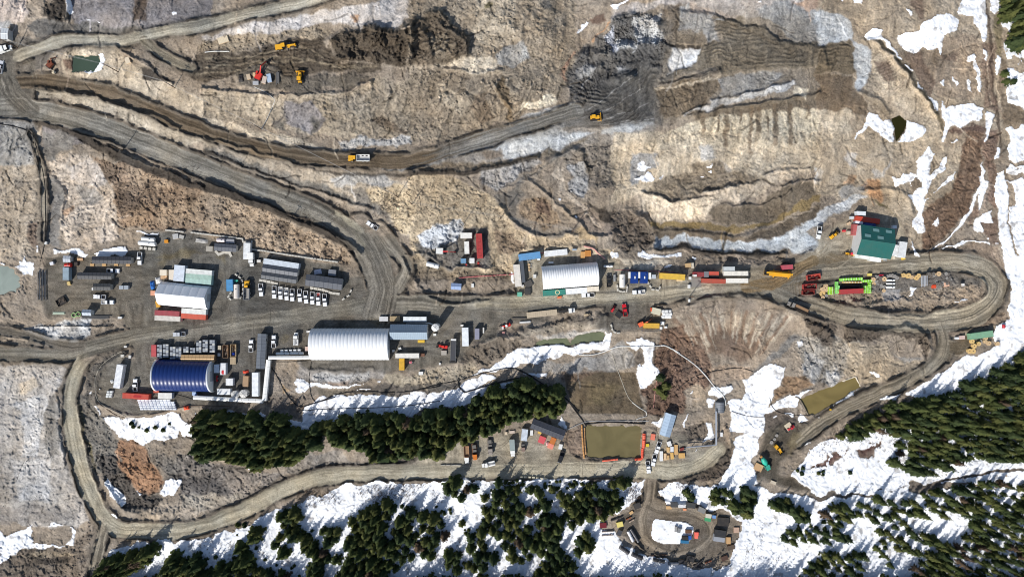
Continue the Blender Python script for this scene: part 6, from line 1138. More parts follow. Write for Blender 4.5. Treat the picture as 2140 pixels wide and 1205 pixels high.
reels('E',[(384,275),(408,270),(394,318),(425,312),(396,352),(420,345),(400,386),(402,405)],'red and white drum beside the dark grey upright container','drums beside the dark grey container',[R1,R2],.5)
for q in (R1,R2,R3,R4):
    for ch in list(q.children_recursive): bpy.data.objects.remove(ch)
    bpy.data.objects.remove(q)
blocks('P','350,481 386,485','concrete block above the two long white tanks','short block wall'); blocks('P','403,486 508,499 509,505 527,506 525,521 560,525','concrete block in the wall behind the vented grey office','wall behind the vented office'); blocks('P','562,526 640,538 709,548','concrete block in the wall behind the modular offices','wall behind the modular offices')
blocks('B','960,745 930,790 980,830','concrete block on the lower left of the fuel ring','fuel ring lower left',step=8); blocks('B','1020,545 1075,585 1092,640 1095,690 1090,740 1065,795 1060,830','concrete block on the right of the fuel ring','fuel ring right side',step=9)
blocks('A','1240,250 1300,258 1360,262 1420,270','concrete block below the two long white tanks','blocks below the two white tanks',step=9,w=1.2); blocks('F','120,590 125,640 180,662 235,650 250,570','concrete block around the white upright tank','blocks around the upright tank',step=7); blocks('F','505,545 560,630 640,640 668,560','concrete block in the ring left of the yellow container','ring left of the yellow container',step=9)
blocks('F','45,1085 60,1150 100,1175 165,1178','concrete block above the narrow green pond','blocks above the narrow green pond',step=8); blocks('O2','468,716 690,716','concrete barrier along the lower road below the dump lorry','barriers below the dump lorry',step=11,jersey=True,L=2.2); blocks('O2','1365,852 1480,852 1600,868 1680,876','pale barrier on the snow side of the lower road','barriers on the snow side of the lower road',step=8.5,mat=mt((214,206,180)))
blocks('C','985,810 1045,770 1095,665','concrete block near the right bend of the office yard','blocks at the right bend',step=12); blocks('C','85,605 190,625 285,650','pale step block below the double modular office','step blocks below the double office',step=8,L=1.6,w=1.1,h=.5); blocks('C','640,690 760,710 860,745 965,755','pale step block below the right modular office','step blocks below the right office',step=8,L=1.6,w=1.1,h=.5)
blocks('B','800,295 825,322 880,300 945,305 960,335','pale step block below the vented office','step blocks below the vented office',step=6,L=1.5,w=1.1,h=.5); blocks('E','1140,-20 1141,-19','x','x',skip=(0,1,2,3))
blocks('K','862,360 1092,350','small white box above the two slim white tanks','boxes above the slim tanks',name='small_box',cat='box',step=9,L=1.3,w=1.0,h=.9,mat=MW); blocks('A','700,435 830,436 1025,436 1105,436','tan doorstep below the longest dark trailer','doorsteps below the longest trailer',name='doorstep',cat='step',step=25,L=1.8,w=1.2,h=.5,mat=WOOD)
# --- crates and boxes ---
CRATES = [('B',176,490,252,554,'cream cube left of the angular tent',(226,214,194),2.0,0),('B',276,490,336,602,'cream and white tall box beside the white upright container',(222,210,192),2.2,0),('B',62,612,106,704,'blue tarped load left of the angular tent',(44,110,190),1.3,8),('B',118,570,188,640,'white tarped heap left of the angular tent',(220,218,214),1.1,12),('B',76,720,126,772,'orange-tan box at the left tip of the angular tent',(222,160,130),1.2,0),('B',186,556,222,590,'small tan crate behind the angular tent',(196,164,130),.9,5),('B',228,556,256,596,'peach crate behind the angular tent',(214,178,140),1.0,0),
 ('B',132,830,172,900,'yellow lift frame at the left end of the angular tent',(214,160,60),1.6,10),('A',1484,162,1524,196,'orange box beside the two long white tanks',(210,140,40),1.0,5),('A',988,664,1036,704,'left one of two grey boxes right of the shortest trailer',(164,172,180),1.4,0),('A',1042,662,1090,704,'right one of two grey boxes right of the shortest trailer',(158,166,174),1.4,0),('A',530,362,592,390,'tan pallet by the snow above the far left yard',(206,168,130),.6,0),('A',230,404,268,436,'white box with a blue lid in the far left yard',(222,224,230),1.1,15),('A',172,180,196,214,'white box on the narrow path at the far left',(216,216,212),1.3,0),('A',975,1004,1018,1026,'white box at the end of the long pipes',(226,226,222),1.0,0),('A',498,406,534,448,'black frame crate beside the red tank',(70,62,58),1.0,0),('A',420,620,452,660,'yellow-tan bundle below the grey-blue container',(206,180,120),.9,20),('A',690,684,706,714,'white locker at the left end of the shortest trailer',(222,222,218),1.2,0),
 ('B',318,96,378,152,'grey crate by the short block wall',(186,186,184),1.1,8),('B',388,110,440,150,'pale scrap bundle by the short block wall',(176,174,168),.8,-15),('B',560,148,700,196,'pale scrap heap behind the small beige container',(166,164,160),.9,-8),('B',898,154,990,202,'grey frame unit behind the vented grey office',(150,152,158),1.4,-3),('B',990,600,1032,622,'turquoise box inside the fuel ring',(60,170,150),1.0,0),('B',1240,380,1280,410,'white cabinet left of the double modular office',(216,214,208),1.1,0),
 ('C',818,488,900,556,'grey square unit behind the right modular office',(120,124,132),1.6,-7),('C',656,484,740,540,'white plastic heap behind the right modular office',(206,208,222),.7,10),('D',848,292,872,318,'small white box left of the drill pad containers',(226,226,222),1.3,0),('D',1030,766,1056,806,'white boat-shaped box below the red pipeline',(222,222,218),1.0,0),('D',1090,536,1124,562,'red pump at the foot of the drill unit',(196,60,56),1.0,0),('D',966,552,994,578,'red pump beside the small light blue container',(190,70,66),.9,0),
 ('E',1046,156,1100,234,'left one of two orange wooden boxes behind the lone white shelter',(206,158,100),1.6,0),('E',1100,140,1176,216,'right one of two orange wooden boxes behind the lone white shelter',(196,132,66),1.8,2),('E',640,278,702,304,'white tub behind the lone white shelter',(220,222,222),.8,0),('E',498,238,534,264,'round white tub below the light blue container',(226,226,224),.8,0),('E',248,664,308,720,'green box at the left corner of the lone white shelter yard',(110,180,156),1.5,0),('E',340,610,414,700,'black steel frame at the left corner of the lone white shelter yard',(62,62,62),1.2,0),('E',298,570,328,600,'small white box below the upright off-white container',(224,222,216),1.0,0),('E',340,520,436,600,'dark slanting platform beside the upright containers',(78,76,74),.8,28),('E',448,440,486,486,'white bin in front of the lone white shelter',(206,206,202),1.1,0),('E',940,120,994,140,'bluish cabinet behind the lone white shelter',(160,176,190),1.3,0),('E',276,1032,414,1052,'long pale beam below the flatbed trailer',(206,206,204),.6,3),('E',752,716,806,742,'orange stand below the ringed teal container',(226,120,80),.8,12),('E',1456,440,1500,530,'grey pump set left of the white upright tank',(150,152,152),1.3,0),('E',50,1096,76,1130,'white drum stand beside the red skid loader',(214,210,204),.9,0),
 ('F',556,866,668,946,'beige steel box with a dark opening below the street',(206,200,176),1.6,-14),('F',98,912,180,986,'black lid on skids beside the bright red pickup',(44,44,46),.8,-35),('F',386,1062,436,1096,'grey cabin on the orange excavator pad',(150,144,120),1.4,-3),('F',980,300,1050,352,'tan crate pile above the yellow container',(196,164,120),1.2,5),('F',1056,296,1086,364,'narrow pale crate above the yellow container',(206,198,180),1.1,5),('F',1010,572,1042,616,'white post box in front of the grey pad',(226,226,222),1.2,0),('F',1024,470,1054,506,'white box at the right end of the yellow container',(226,226,222),1.2,0),('F',1016,752,1040,790,'white marker box on the lower side of the street',(222,222,218),1.0,0),('F',868,508,944,530,'pale planks below the yellow container',(206,190,160),.5,0),('F',540,858,568,910,'orange pump at the corner of the beige steel box',(220,96,60),1.0,0),
 ('G',190,404,248,476,'dark grey box between the two red containers on the upper street',(120,120,124),2.7,0),('G',252,456,376,492,'black flat unit below the short orange-red container',(50,48,50),1.6,0),('G',60,442,98,470,'white lid on the left end of the dark red short container',(226,224,220),2.9,0),('G',20,484,150,600,'grey gravel-coloured slab pad left of the rusty orange container',(136,132,126),.25,0),
 ('H',1236,232,1286,272,'white box behind the right corner of the workshop',(222,224,226),1.8,0),('H',732,126,776,158,'pale box at the upper left of the bright red container',(200,208,212),1.5,0),('H',690,302,732,342,'small pale frame left of the workshop',(196,186,166),1.0,0),('H',696,194,736,222,'tan crate left of the bright red container',(206,180,150),.9,30),('H',638,290,676,312,'bright red bin left of the workshop',(206,46,60),1.0,0),('H',792,362,852,482,'cream lean-to strip on the left wall of the workshop',(216,210,196),2.4,-8),('H',796,166,884,214,'white unit between the red container and the workshop',(222,226,232),2.5,-8),('H',884,192,1074,246,'blue tarpaulin roof between the red container and the workshop',(70,92,160),2.6,-8),('H',944,810,988,840,'yellow box above the drum cluster',(222,206,110),1.1,0),('H',1080,824,1130,850,'bright red box in the drum cluster',(196,36,60),1.1,0),('H',1350,618,1390,646,'yellow box at the lower right of the workshop',(226,190,80),.9,10),('H',1128,628,1168,660,'grey box at the lower right of the workshop',(150,156,156),1.0,0),('H',616,934,880,986,'black tarpaulin heap above the dark red container',(34,34,38),1.3,2),('H',1238,608,1264,640,'beige cube at the lower right corner of the workshop',(206,196,176),1.2,0),
 ('I',1286,246,1322,276,'orange red box below the dense crowd of drums',(214,76,44),1.0,0),('I',1396,222,1444,262,'peach crates at the right end of the dense crowd of drums',(222,178,150),1.0,8),('I',1564,232,1586,256,'white box alone at the right end of the loop yard',(222,218,212),1.0,0),('I',1500,732,1536,752,'white box at the left end of the pale green container',(226,226,226),1.2,0),('I',1540,718,1590,752,'pale red box beside the pale green container',(206,180,170),1.3,5),('I',1950,616,1976,650,'red machine on the snow at the right edge',(206,60,70),1.2,0),
 ('J',820,410,890,440,'tan cabinet at the upper left corner of the blue shelter',(206,196,170),1.6,0),('J',826,458,852,480,'yellow bin at the upper left corner of the blue shelter',(226,196,60),1.0,0),('J',782,650,812,716,'white gas bottles at the left end of the blue shelter',(226,222,216),1.3,0),('J',1534,466,1592,566,'pale box on the right end wall of the blue shelter',(214,222,232),2.6,0),('J',1552,600,1576,672,'dark red pump right of the blue shelter',(170,34,40),1.4,0),('J',1270,796,1314,836,'blue-white cabinet below the blue shelter',(170,190,220),1.6,0),('J',452,244,486,264,'white cap on the stony mound at the left bend',(222,220,214),.9,0),('J',508,356,534,394,'white post at the stony mound',(214,212,206),1.0,0),('J',414,346,450,378,'pale barrel at the stony mound',(206,202,192),.9,0),('J',280,650,318,690,'white sack left of the long white trailer box',(226,226,222),.8,20),('J',1160,966,1226,1012,'orange tarp heap on the fence below the blue shelter',(230,84,50),.9,10),('J',1576,330,1608,366,'small white box below the ninth core rack',(214,212,206),.9,0),('J',1576,240,1616,290,'tan crate at the right of the core racks',(190,180,160),1.0,0),
 ('K',232,436,302,522,'pile of timber and steel below the tan open skip',(176,158,130),.9,0),('K',380,596,452,630,'red hose heap in the plant yard',(222,80,56),.8,8),('K',386,662,450,790,'brown pipe frame in the plant yard',(170,140,110),1.6,-4),('K',248,376,284,416,'blue tarp in the tan open skip',(30,70,180),2.0,10),('K',1132,310,1180,370,'pink crate at the lower left of the huge white shelter',(206,180,166),1.0,0),('K',1150,118,1206,140,'white bench at the upper left of the huge white shelter',(216,214,210),.8,8),
 ('L',1326,420,1400,450,'yellow pipe frame below the ribbed metal shed',(214,176,60),.8,0),('L',1226,650,1276,680,'red and white compressor beside the yellow upright container',(206,120,130),1.1,5),('L',1336,766,1384,802,'white box on the bare slope below the ribbed metal shed',(226,226,222),1.2,0),('L',1046,526,1072,550,'white tub at the right end of the huge white shelter',(220,220,216),.8,10),('L',1114,502,1144,528,'white bin above the cream white container',(222,222,218),.9,20),('L',1344,568,1400,600,'brown rack at the right end of the cream white container',(120,84,66),1.4,0),('L',1496,350,1528,374,'white cabinet below the tall round tank',(222,222,218),1.1,0),('L',905,164,1000,214,'pale scaffolding load on the street side of the huge white shelter',(206,206,206),1.0,0),('L',1020,160,1130,212,'tan timber load beside the scaffolding load',(170,150,116),1.0,0),
 ('M',562,262,594,284,'white block at the head of the long white trailer',(222,220,214),.8,0),('M',816,296,832,360,'narrow white unit right of the grey-violet container',(214,212,206),1.6,0),('M',340,560,402,612,'grey frame below the bright red loader',(170,164,154),.9,0),('M',1240,224,1362,242,'white beam below the flatbed trailer end',(222,222,218),.5,4),('M',1036,346,1066,372,'pink tool chest below the red skid loader',(206,150,140),.8,0),('M',314,700,334,724,'white marker below the dark conveyor',(226,224,220),.9,0),
 ('O2',1566,392,1640,470,'left red box below the slanting office',(206,86,92),1.2,-22),('O2',1698,406,1758,480,'orange-brown box below the slanting office',(190,112,54),1.2,-22),('O2',1668,476,1734,532,'salmon box below the slanting office',(226,140,120),1.1,-22),('O2',1794,480,1836,538,'white narrow box at the right end of the slanting office',(222,222,218),1.2,-10),('O2',1556,334,1596,362,'yellow box under the eave of the slanting office',(214,176,90),1.0,-22),('O2',1648,452,1684,500,'pink sack among the boxes below the slanting office',(220,170,170),.9,0),('O2',1466,320,1500,380,'white tubs left of the slanting office',(222,222,220),.9,0),('O2',1230,326,1290,356,'pale lumber by the spruces',(206,190,176),.6,5),('O2',1180,340,1206,370,'cream box by the spruces',(214,196,170),.8,0),
 ('O3',1090,560,1126,672,'white long box at the left of the timber crates',(226,226,224),1.2,0),('O3',1136,586,1166,662,'tan box second from the left among the timber crates',(222,190,150),1.1,0),('O3',1172,608,1198,656,'thin timber bundle among the timber crates',(206,170,120),.8,0),('O3',1214,578,1248,650,'yellow timber bundle in the middle of the timber crates',(214,174,104),.9,5),('O3',1258,486,1296,600,'long upright timber pack among the timber crates',(206,166,112),1.1,0),('O3',1308,582,1378,640,'wide timber pack at the right of the timber crates',(210,168,104),1.0,0),('O3',1170,516,1202,574,'short timber pack at the upper left of the timber crates',(212,176,122),1.0,0),('O3',1212,508,1248,568,'white crate in the middle of the timber crates',(220,222,224),1.1,0),('O3',1176,448,1222,504,'white slanting crate at the top of the timber crates',(224,224,222),1.1,20),('O3',988,364,1036,432,'salmon box at the corner of the square brown pond',(226,124,100),1.0,-8),('O3',1320,516,1390,552,'dark red pump at the end of the short grey pipe',(130,66,60),1.0,18),('O3',1786,346,1810,394,'white cabinet beside the long grey pipe',(222,222,222),1.3,0),('O3',930,476,966,510,'yellow drum beside the square brown pond',(214,190,60),.8,0),
 ('O5',386,746,472,820,'square wooden frame beside the teal mixer lorry',(196,160,120),.8,-25),('O5',710,318,780,392,'long pale ramp beside the small red loader',(206,192,166),.7,35),('O5',1176,168,1204,190,'yellow pump on the bank of the slanting pond',(226,176,40),.8,0),('O5',552,926,614,958,'pale timber at the foot of the right-hand yard',(196,184,164),.5,-22),
 ('C1',1048,480,1086,530,'two cream drums on the mound right of the settling pond',(222,206,180),1.1,20),('C1',430,590,462,616,'cream box beside the brown machine at the top left',(222,206,176),1.0,0),('C1',400,566,434,586,'grey pump beside the brown machine at the top left',(180,170,160),.9,20),('C1',1400,690,1440,730,'cream junction box on the slope at the top left',(206,190,166),.8,0),('C2',108,306,196,362,'tan timber mat lying on the pale bank below the top road',(222,206,178),.35,18),('C2',402,610,424,640,'tan box beside the red excavator',(206,178,140),1.0,0),('C2',520,620,556,690,'blue-grey bundle on the scrap island',(170,186,206),.9,10),('C2',480,640,516,700,'pale timber bundle on the scrap island',(206,190,176),.8,-15),('C2',276,620,322,684,'black scrap heap at the left tip of the scrap island',(44,42,44),1.0,0),('C2',402,680,450,712,'grey scrap bundle below the red excavator',(170,172,176),.7,0),('C2',350,622,382,666,'pale scrap bundle left of the red excavator',(196,176,150),.7,15),
 ('C7',500,0,502,2,'',(0,0,0),1,0)]
for c,x0,y0,x1,y1,lab,col,h,rot in CRATES:
    if not lab: continue
    nm, ct = ('wooden_crate','crate') if any(k in lab for k in ('timber','wooden','crate','plank','lumber','pallet')) else (('tarped_load','tarp') if any(k in lab for k in ('tarp','heap','sack')) else (('pump','pump') if any(k in lab for k in ('pump','compressor','machine')) else (('scrap_bundle','scrap') if 'scrap' in lab or 'bundle' in lab else ('equipment_box','box'))))
    if nm == 'tarped_load':
        loc,L,Wd = rect(c,x0,y0,x1,y1,h); t = empty(nm,lab,ct,loc,rot); b = MB(); n = 7; v = []; f = []
        for j in range(n):
            for i in range(n):
                u, w = i/(n-1)*2-1, j/(n-1)*2-1; e = max(abs(u),abs(w)); v.append((u*L/2,w*Wd/2,0 if e > .99 else h*(1-e**4)*random.uniform(.6,1)))
        for j in range(n-1):
            for i in range(n-1): f.append((j*n+i,j*n+i+1,(j+1)*n+i+1,(j+1)*n+i))
        b.add(v,f).build('cover',mt(col,.6,0,.3),t); MB().tube([(-L/2,0,.05),(0,0,h+.03),(L/2,0,.05)],.04).build('rope',DARK,t)
    elif nm == 'pump':
        loc,L,Wd = rect(c,x0,y0,x1,y1,h); t = empty(nm,lab,ct,loc,rot); MB().box(-L/2,-Wd/2,.12,L/2,Wd/2,.25).build('skid',DARK,t); MB().taper(-L/2+.1,-Wd/2+.05,L*.2,Wd/2-.05,.25,h,.1,.1,.1).build('engine_cover',mt(col,.5,0,.3),t); MB().cyl((L*.2,0,h*.45),(L/2,0,h*.45),min(Wd*.4,h*.32)).build('pump_head',STEEL,t); MB().cyl((-L*.2,0,h*.9),(-L*.2,0,h+.35),.07).build('exhaust',DARK,t)
    else: crate(c,x0,y0,x1,y1,lab,col,h,rot,nm,ct,slats=nm == 'wooden_crate')
# --- pipes, hoses, fences ---
def bundle(c, x0, y0, x1, y1, n, r, label, mat, vert=False, name='pipe_bundle'):
    loc,L,Wd = rect(c,x0,y0,x1,y1,.4); t = empty(name,label,'pipes',loc,90 if vert else 0)
    if vert: L,Wd = Wd,L
    for i in range(n): y = -Wd/2+(i+.5)*Wd/n; a = random.uniform(0,.12)*L; MB().cyl((-L/2+a,y,r+.1),(L/2-random.uniform(0,.12)*L,y,r+.1),r,n=7).build('pipe',mat,t)
    for s in (-.35,.35): MB().box(s*L-.1,-Wd/2,0,s*L+.1,Wd/2,.1).build('bearer',WOOD,t)
bundle('A',570,986,912,1030,5,.14,'long dark steel pipes stacked below the small grey and white shed',mt((70,72,76),.5,.2)); bundle('A',256,952,402,980,4,.12,'pale green pipes at the left end of the long dark ones',mt((196,210,190))); bundle('A',92,485,196,830,6,.2,'upright rack of long steel pipes at the left edge of the far left yard',mt((90,94,100),.5,.3),True); bundle('I',1180,148,1245,264,5,.2,'silver pipes standing upright among the reels of the loop yard',mt((190,194,200),.4,.3),True); bundle('C2',596,596,626,710,3,.25,'upright pale and black pipes on the scrap island',mt((110,108,106)),True); bundle('F',410,1136,690,1166,2,.12,'two thin pipes below the yellow container with the orange conveyor',mt((150,150,150))); bundle('M',1140,180,1320,196,3,.15,'dark beams behind the flatbed trailer',mt((80,76,72)))
LG2 = mt((170,214,140))
for x,y,lab in ((500,985,'left one of two light green hose coils'),(548,975,'right one of two light green hose coils')):
    t = T('hose_coil',lab,'hose','A',x,y); [MB().tube([(math.cos(a*math.pi/9)*1.0,math.sin(a*math.pi/9)*1.0,.15+.22*k) for a in range(19)],.12).build('coil',LG2,t) for k in range(2)]
PIPES = [('K','735,560 810,690 900,860 980,960 1080,1030 1250,985 1492,915',.22,'black pipe curving down the bare slope right of the covered conveyor',PIPEB),('L','230,1100 500,1000 800,985 1150,990 1572,925',.2,'black pipe along the upper edge of the shaded snow strip',PIPEB),('L','0,1195 400,1172 850,1160 1230,1135 1572,1085',.14,'thin black cable with floats across the shaded snow strip',PIPEB),('L','160,660 135,850 160,1030 205,1100',.15,'thin black pipe running down from the huge white shelter',PIPEB),
 ('M','0,1028 300,950 560,895 740,840 1030,770 1200,770 1380,850',.2,'black pipe along the stream of snow below the stony mound',PIPEB),('M','540,870 540,960 600,1030 640,1030 900,950 1230,870',.3,'thick black pipe making a corner on the snow',PIPEB),('N','0,760 130,820 300,930 470,1030 560,1110 650,1205',.3,'thick black double pipe past the end of the spruce belt',PIPEB),('N','650,605 780,608 900,580 1000,540 1080,520 1180,520 1300,525 1470,515 1560,515 1640,550 1707,590',.25,'long white pipe snaking across the grey pad and the snow tongue',PIPEW),
 ('O4','-10,378 60,385 200,470 340,570 430,660 520,770 600,850 630,920 635,960',.25,'white pipe curving down the brown bowl to the culvert',PIPEW),('O4','150,820 250,730 380,660 560,620 760,595 870,620 900,635',.16,'thin black pipe arching across the brown bowl',PIPEB),('N','1000,600 1040,720 1100,880 1150,1010 1200,1090 1330,1190',.15,'pale pipe running down the brown field',mt((170,164,150))),('N','1470,870 1450,1000 1435,1160',.12,'thin pink hose down the heath slope',mt((200,140,130))),
 ('O3','0,330 120,270 260,220 500,212 800,212 960,215',.2,'grey pipe along the upper rim of the square brown pond',mt((150,150,150))),('O3','240,250 500,225 800,240 920,245',.35,'black liner roll on the upper rim of the square brown pond',PIPEB),('O3','50,0 140,120 200,200 260,290',.25,'black pipe coming down to the square brown pond',PIPEB),('O3','770,0 850,60 930,110 930,160 860,180 815,200',.14,'thin white hose above the square brown pond',PIPEW),('O4','690,1015 800,1050 900,1068 1000,1070',.12,'thin cable across the snow corridor',mt((90,88,86))),('O4','1060,880 1080,960 1140,1020 1300,1050 1480,1050',.15,'dark hose along the foot of the slanting pond',PIPEB),
 ('D','900,705 1050,692 1200,684 1400,670',.2,'red and white pipeline crossing to the lone white shelter',mt((196,110,112))),('E','0,450 100,445 205,438',.2,'red pipeline end at the off-white upright container',mt((196,120,120))),('E','1085,85 1200,115 1260,170 1350,245',.3,'pink hose behind the orange wooden boxes',mt((216,160,150))),('E','260,215 400,195 545,172 640,160',.12,'thin red line along the light blue container',mt((196,110,110))),('F','80,380 300,390 600,402 900,420',.12,'thin red pipe behind the generators',mt((170,100,100))),
 ('C6','270,0 330,200 375,420 380,700 375,900 340,1070',.16,'dark twin pipe down the narrow path at the far left',PIPEB),('C6','235,0 300,230 345,430 345,700',.1,'thin pipe on the left of the narrow path',mt((100,98,94))),('J','480,1090 170,930 110,760 120,600 200,460 380,330 470,310',.12,'pale cable looping round the left bend of the yard',mt((170,164,150))),('J','130,920 440,1100 860,1050 1240,965 1720,965',.14,'brown fence pipe along the snow below the blue shelter',mt((96,78,64))),('J','1060,820 1180,850 1290,885',.12,'black hose below the blue shelter',PIPEB),
 ('C2','415,730 500,770 570,820 585,850 530,980 475,1085',.1,'thin cable down the slope below the scrap island',PIPEW),('C2','0,440 80,432 205,433',.2,'short white pipe at the edge of the dark bench',PIPEW),('C1','0,1040 150,1070 260,1120 280,1205',.2,'dark pipe at the left edge below the haul road',PIPEB),('L','1200,245 1210,240 1300,235 1440,235 1490,250',.25,'white pipe linking the ribbed metal shed to the tall tank',MW),('A','80,1105 500,1105 920,1112',.15,'black silt fence line at the foot of the far left yard',PIPEB),('K','780,490 950,490 1150,480',.12,'pair of black cables below the covered conveyor',PIPEB)]
for c,s,r,lab,m in PIPES: pipe(c,s,r,lab,m)
def boom(c, s, label, col, r=.55, step=3.2):
    p = spline(pts(c,s),4); q = []
    for a,b in p: z = zat(a,b); f = (H-z)/H; q.append(Vector(((a-CX)*S*f,(CY-b)*S*f,z+r*.7)))
    t = empty('floating_boom',label,'boom',q[0])
    for a,b in zip(q[:-1],q[1:]): MB().tube([a-q[0],a*.08+b*.92-q[0]],r,8).build('float',mt(col,.5,0,.25),t)
boom('O3','907,355 905,430 900,520','orange boom on the upper right bank of the square brown pond',(232,104,78),.75); boom('O3','890,525 885,600 882,640 800,652','orange boom round the lower right corner of the square brown pond',(230,92,66),.6); boom('O3','430,668 500,660 610,648','orange boom scraps on the lower bank of the square brown pond',(230,110,86),.45); boom('O3','195,258 203,400 215,560 225,640','tan boom on the left bank of the square brown pond',(190,140,84),.4); boom('O3','228,290 232,450 245,600','second tan boom hugging the left waterline of the square brown pond',(176,136,90),.3)
boom('O4','1760,722 1885,678','pale float line at the top of the slanting pond',(214,204,184),.3); boom('O4','1890,680 1936,775','pale float line at the right end of the slanting pond',(214,204,184),.3); boom('O4','1305,875 1350,900 1430,1050','grey kerb line at the left end of the slanting pond',(120,110,96),.3)
# --- utility poles and wires ---
WM = mt((92,74,58),.9,0,.3); tops = {}
for i,(x,y,hh,rot,lab) in enumerate(((37,100,11,60,'utility pole at the top left junction'),(248,151,12,70,'utility pole right of the settling pond'),(366,184,11,65,'utility pole at the left end of the dark bench'),(546,270,11,60,'utility pole on the slope below the scrap island'),(257,314,9,60,'utility pole on the bank of the main haul road'),(605,467,10,60,'utility pole on the dry grass hillside'),(831,412,11,60,'left one of two utility poles above the haul road curve'),(861,427,9,60,'right one of two utility poles above the haul road curve'),(966,472,12,80,'utility pole directly above the drill pad'),(1046,457,12,60,'utility pole left of the oval grey track'),(1195,484,12,60,'utility pole right of the oval grey track'),(1441,620,8,60,'utility pole on the lower side of the street'))):
    z = zat(x,y); f = (H-z)/H; loc = ((x-CX)*S*f,(CY-y)*S*f,z-.3); t = empty('utility_pole',lab,'pole',loc,rot); MB().cyl((0,0,0),(0,0,hh),.2,.13,n=8).build('pole',WM,t); MB().box(-.09,-1.2,hh-.9,.09,1.2,hh-.72).build('crossarm',WM,t)
    for s in (-1.05,0,1.05): MB().cyl((0,s,hh-.72 if s else hh),(0,s,hh-.5 if s else hh+.2),.06,n=6).build('insulator',STEEL,t)
    tops[i] = (Vector(loc),hh,rot)
for a,b,lab in ((0,1,'over the settling pond'),(1,2,'from the settling pond to the dark bench'),(2,3,'down the slope below the scrap island'),(3,6,'across the two haul roads'),(7,9,'above the drill pad'),(9,10,'over the oval grey track')):
    for k,s in enumerate((-1.05,0,1.05)):
        A_,h1,r1 = tops[a]; B_,h2,r2 = tops[b]; p0 = A_+Vector((-math.sin(R(r1))*s,math.cos(R(r1))*s,h1-.45 if s else h1+.2)); p1 = B_+Vector((-math.sin(R(r2))*s,math.cos(R(r2))*s,h2-.45 if s else h2+.2)); L = (p1-p0).length
        tag(MB().tube([p0.lerp(p1,i/14)-p0-Vector((0,0,L*.018*(1-(2*i/14-1)**2))) for i in range(15)],.02,4).build('overhead_wire',mt((170,170,170),.5,.3),None,p0),'one of three overhead wires '+lab,'wire','overhead wires '+lab)
# --- laydown pad at the bottom ---
for x0,y0,x1,y1,lab,col,h,rot in ((484,670,560,800,'long white steel tube at the left of the snowy laydown pad',(206,204,206),1.0,33),(540,660,612,800,'long dark steel tube at the left of the snowy laydown pad',(80,78,80),1.0,33)):
    pass
def tube_item(c, x0, y0, x1, y1, r, lab, col):
    a = Vector(world(*cp(c,x0,y0))[0]); b = Vector(world(*cp(c,x1,y1))[0]); t = empty('steel_tube',lab,'tube',a); d = b-a; z = Vector((0,0,r+.12)); MB().cyl(z,d+z,r,n=12).build('shell',mt(col,.5,.1,.3),t); [MB().cyl(d*k+z-d.normalized()*.08,d*k+z+d.normalized()*.08,r*1.08,n=12).build('flange',STEEL,t) for k in (.02,.5,.98)]; [MB().box((d*k).x-.3,(d*k).y-.3,0,(d*k).x+.3,(d*k).y+.3,.2).build('cradle',WOOD,t) for k in (.25,.75)]
for q in ((490,680,550,798,.8,'long white steel tube at the left of the snowy laydown pad',(206,206,210)),(520,658,608,800,.7,'long dark steel tube at the left of the snowy laydown pad',(76,76,80)),(400,855,500,925,1.0,'dark tube on the snow at the lower left of the laydown pad',(66,66,70)),(535,935,650,985,1.0,'second dark tube on the snow at the lower left of the laydown pad',(62,62,66)),(770,1000,900,1025,.8,'dark tube at the bottom of the laydown pad',(60,60,62)),(745,960,930,950,.35,'thin beam at the bottom of the laydown pad',(90,70,58)),(300,570,430,525,.4,'dark beam at the upper left of the laydown pad',(70,66,64)),(940,1045,1060,1045,.7,'grey tube at the bottom edge of the laydown pad',(120,124,132)),(1225,1080,1330,1010,.5,'dark slanting tube at the bottom right of the laydown pad',(60,58,58)),(1350,1045,1430,1015,.35,'rusty beam at the bottom right of the laydown pad',(140,84,60)),(470,560,530,530,.35,'rusty beam at the left of the laydown pad',(150,90,60)),(500,590,560,555,.35,'pale beam at the left of the laydown pad',(180,160,140)),(200,695,330,690,.3,'upper pale rail on the snow left of the laydown pad',(190,180,170)),(200,738,330,732,.3,'lower pale rail on the snow left of the laydown pad',(190,180,170))): tube_item('Q1',*q)
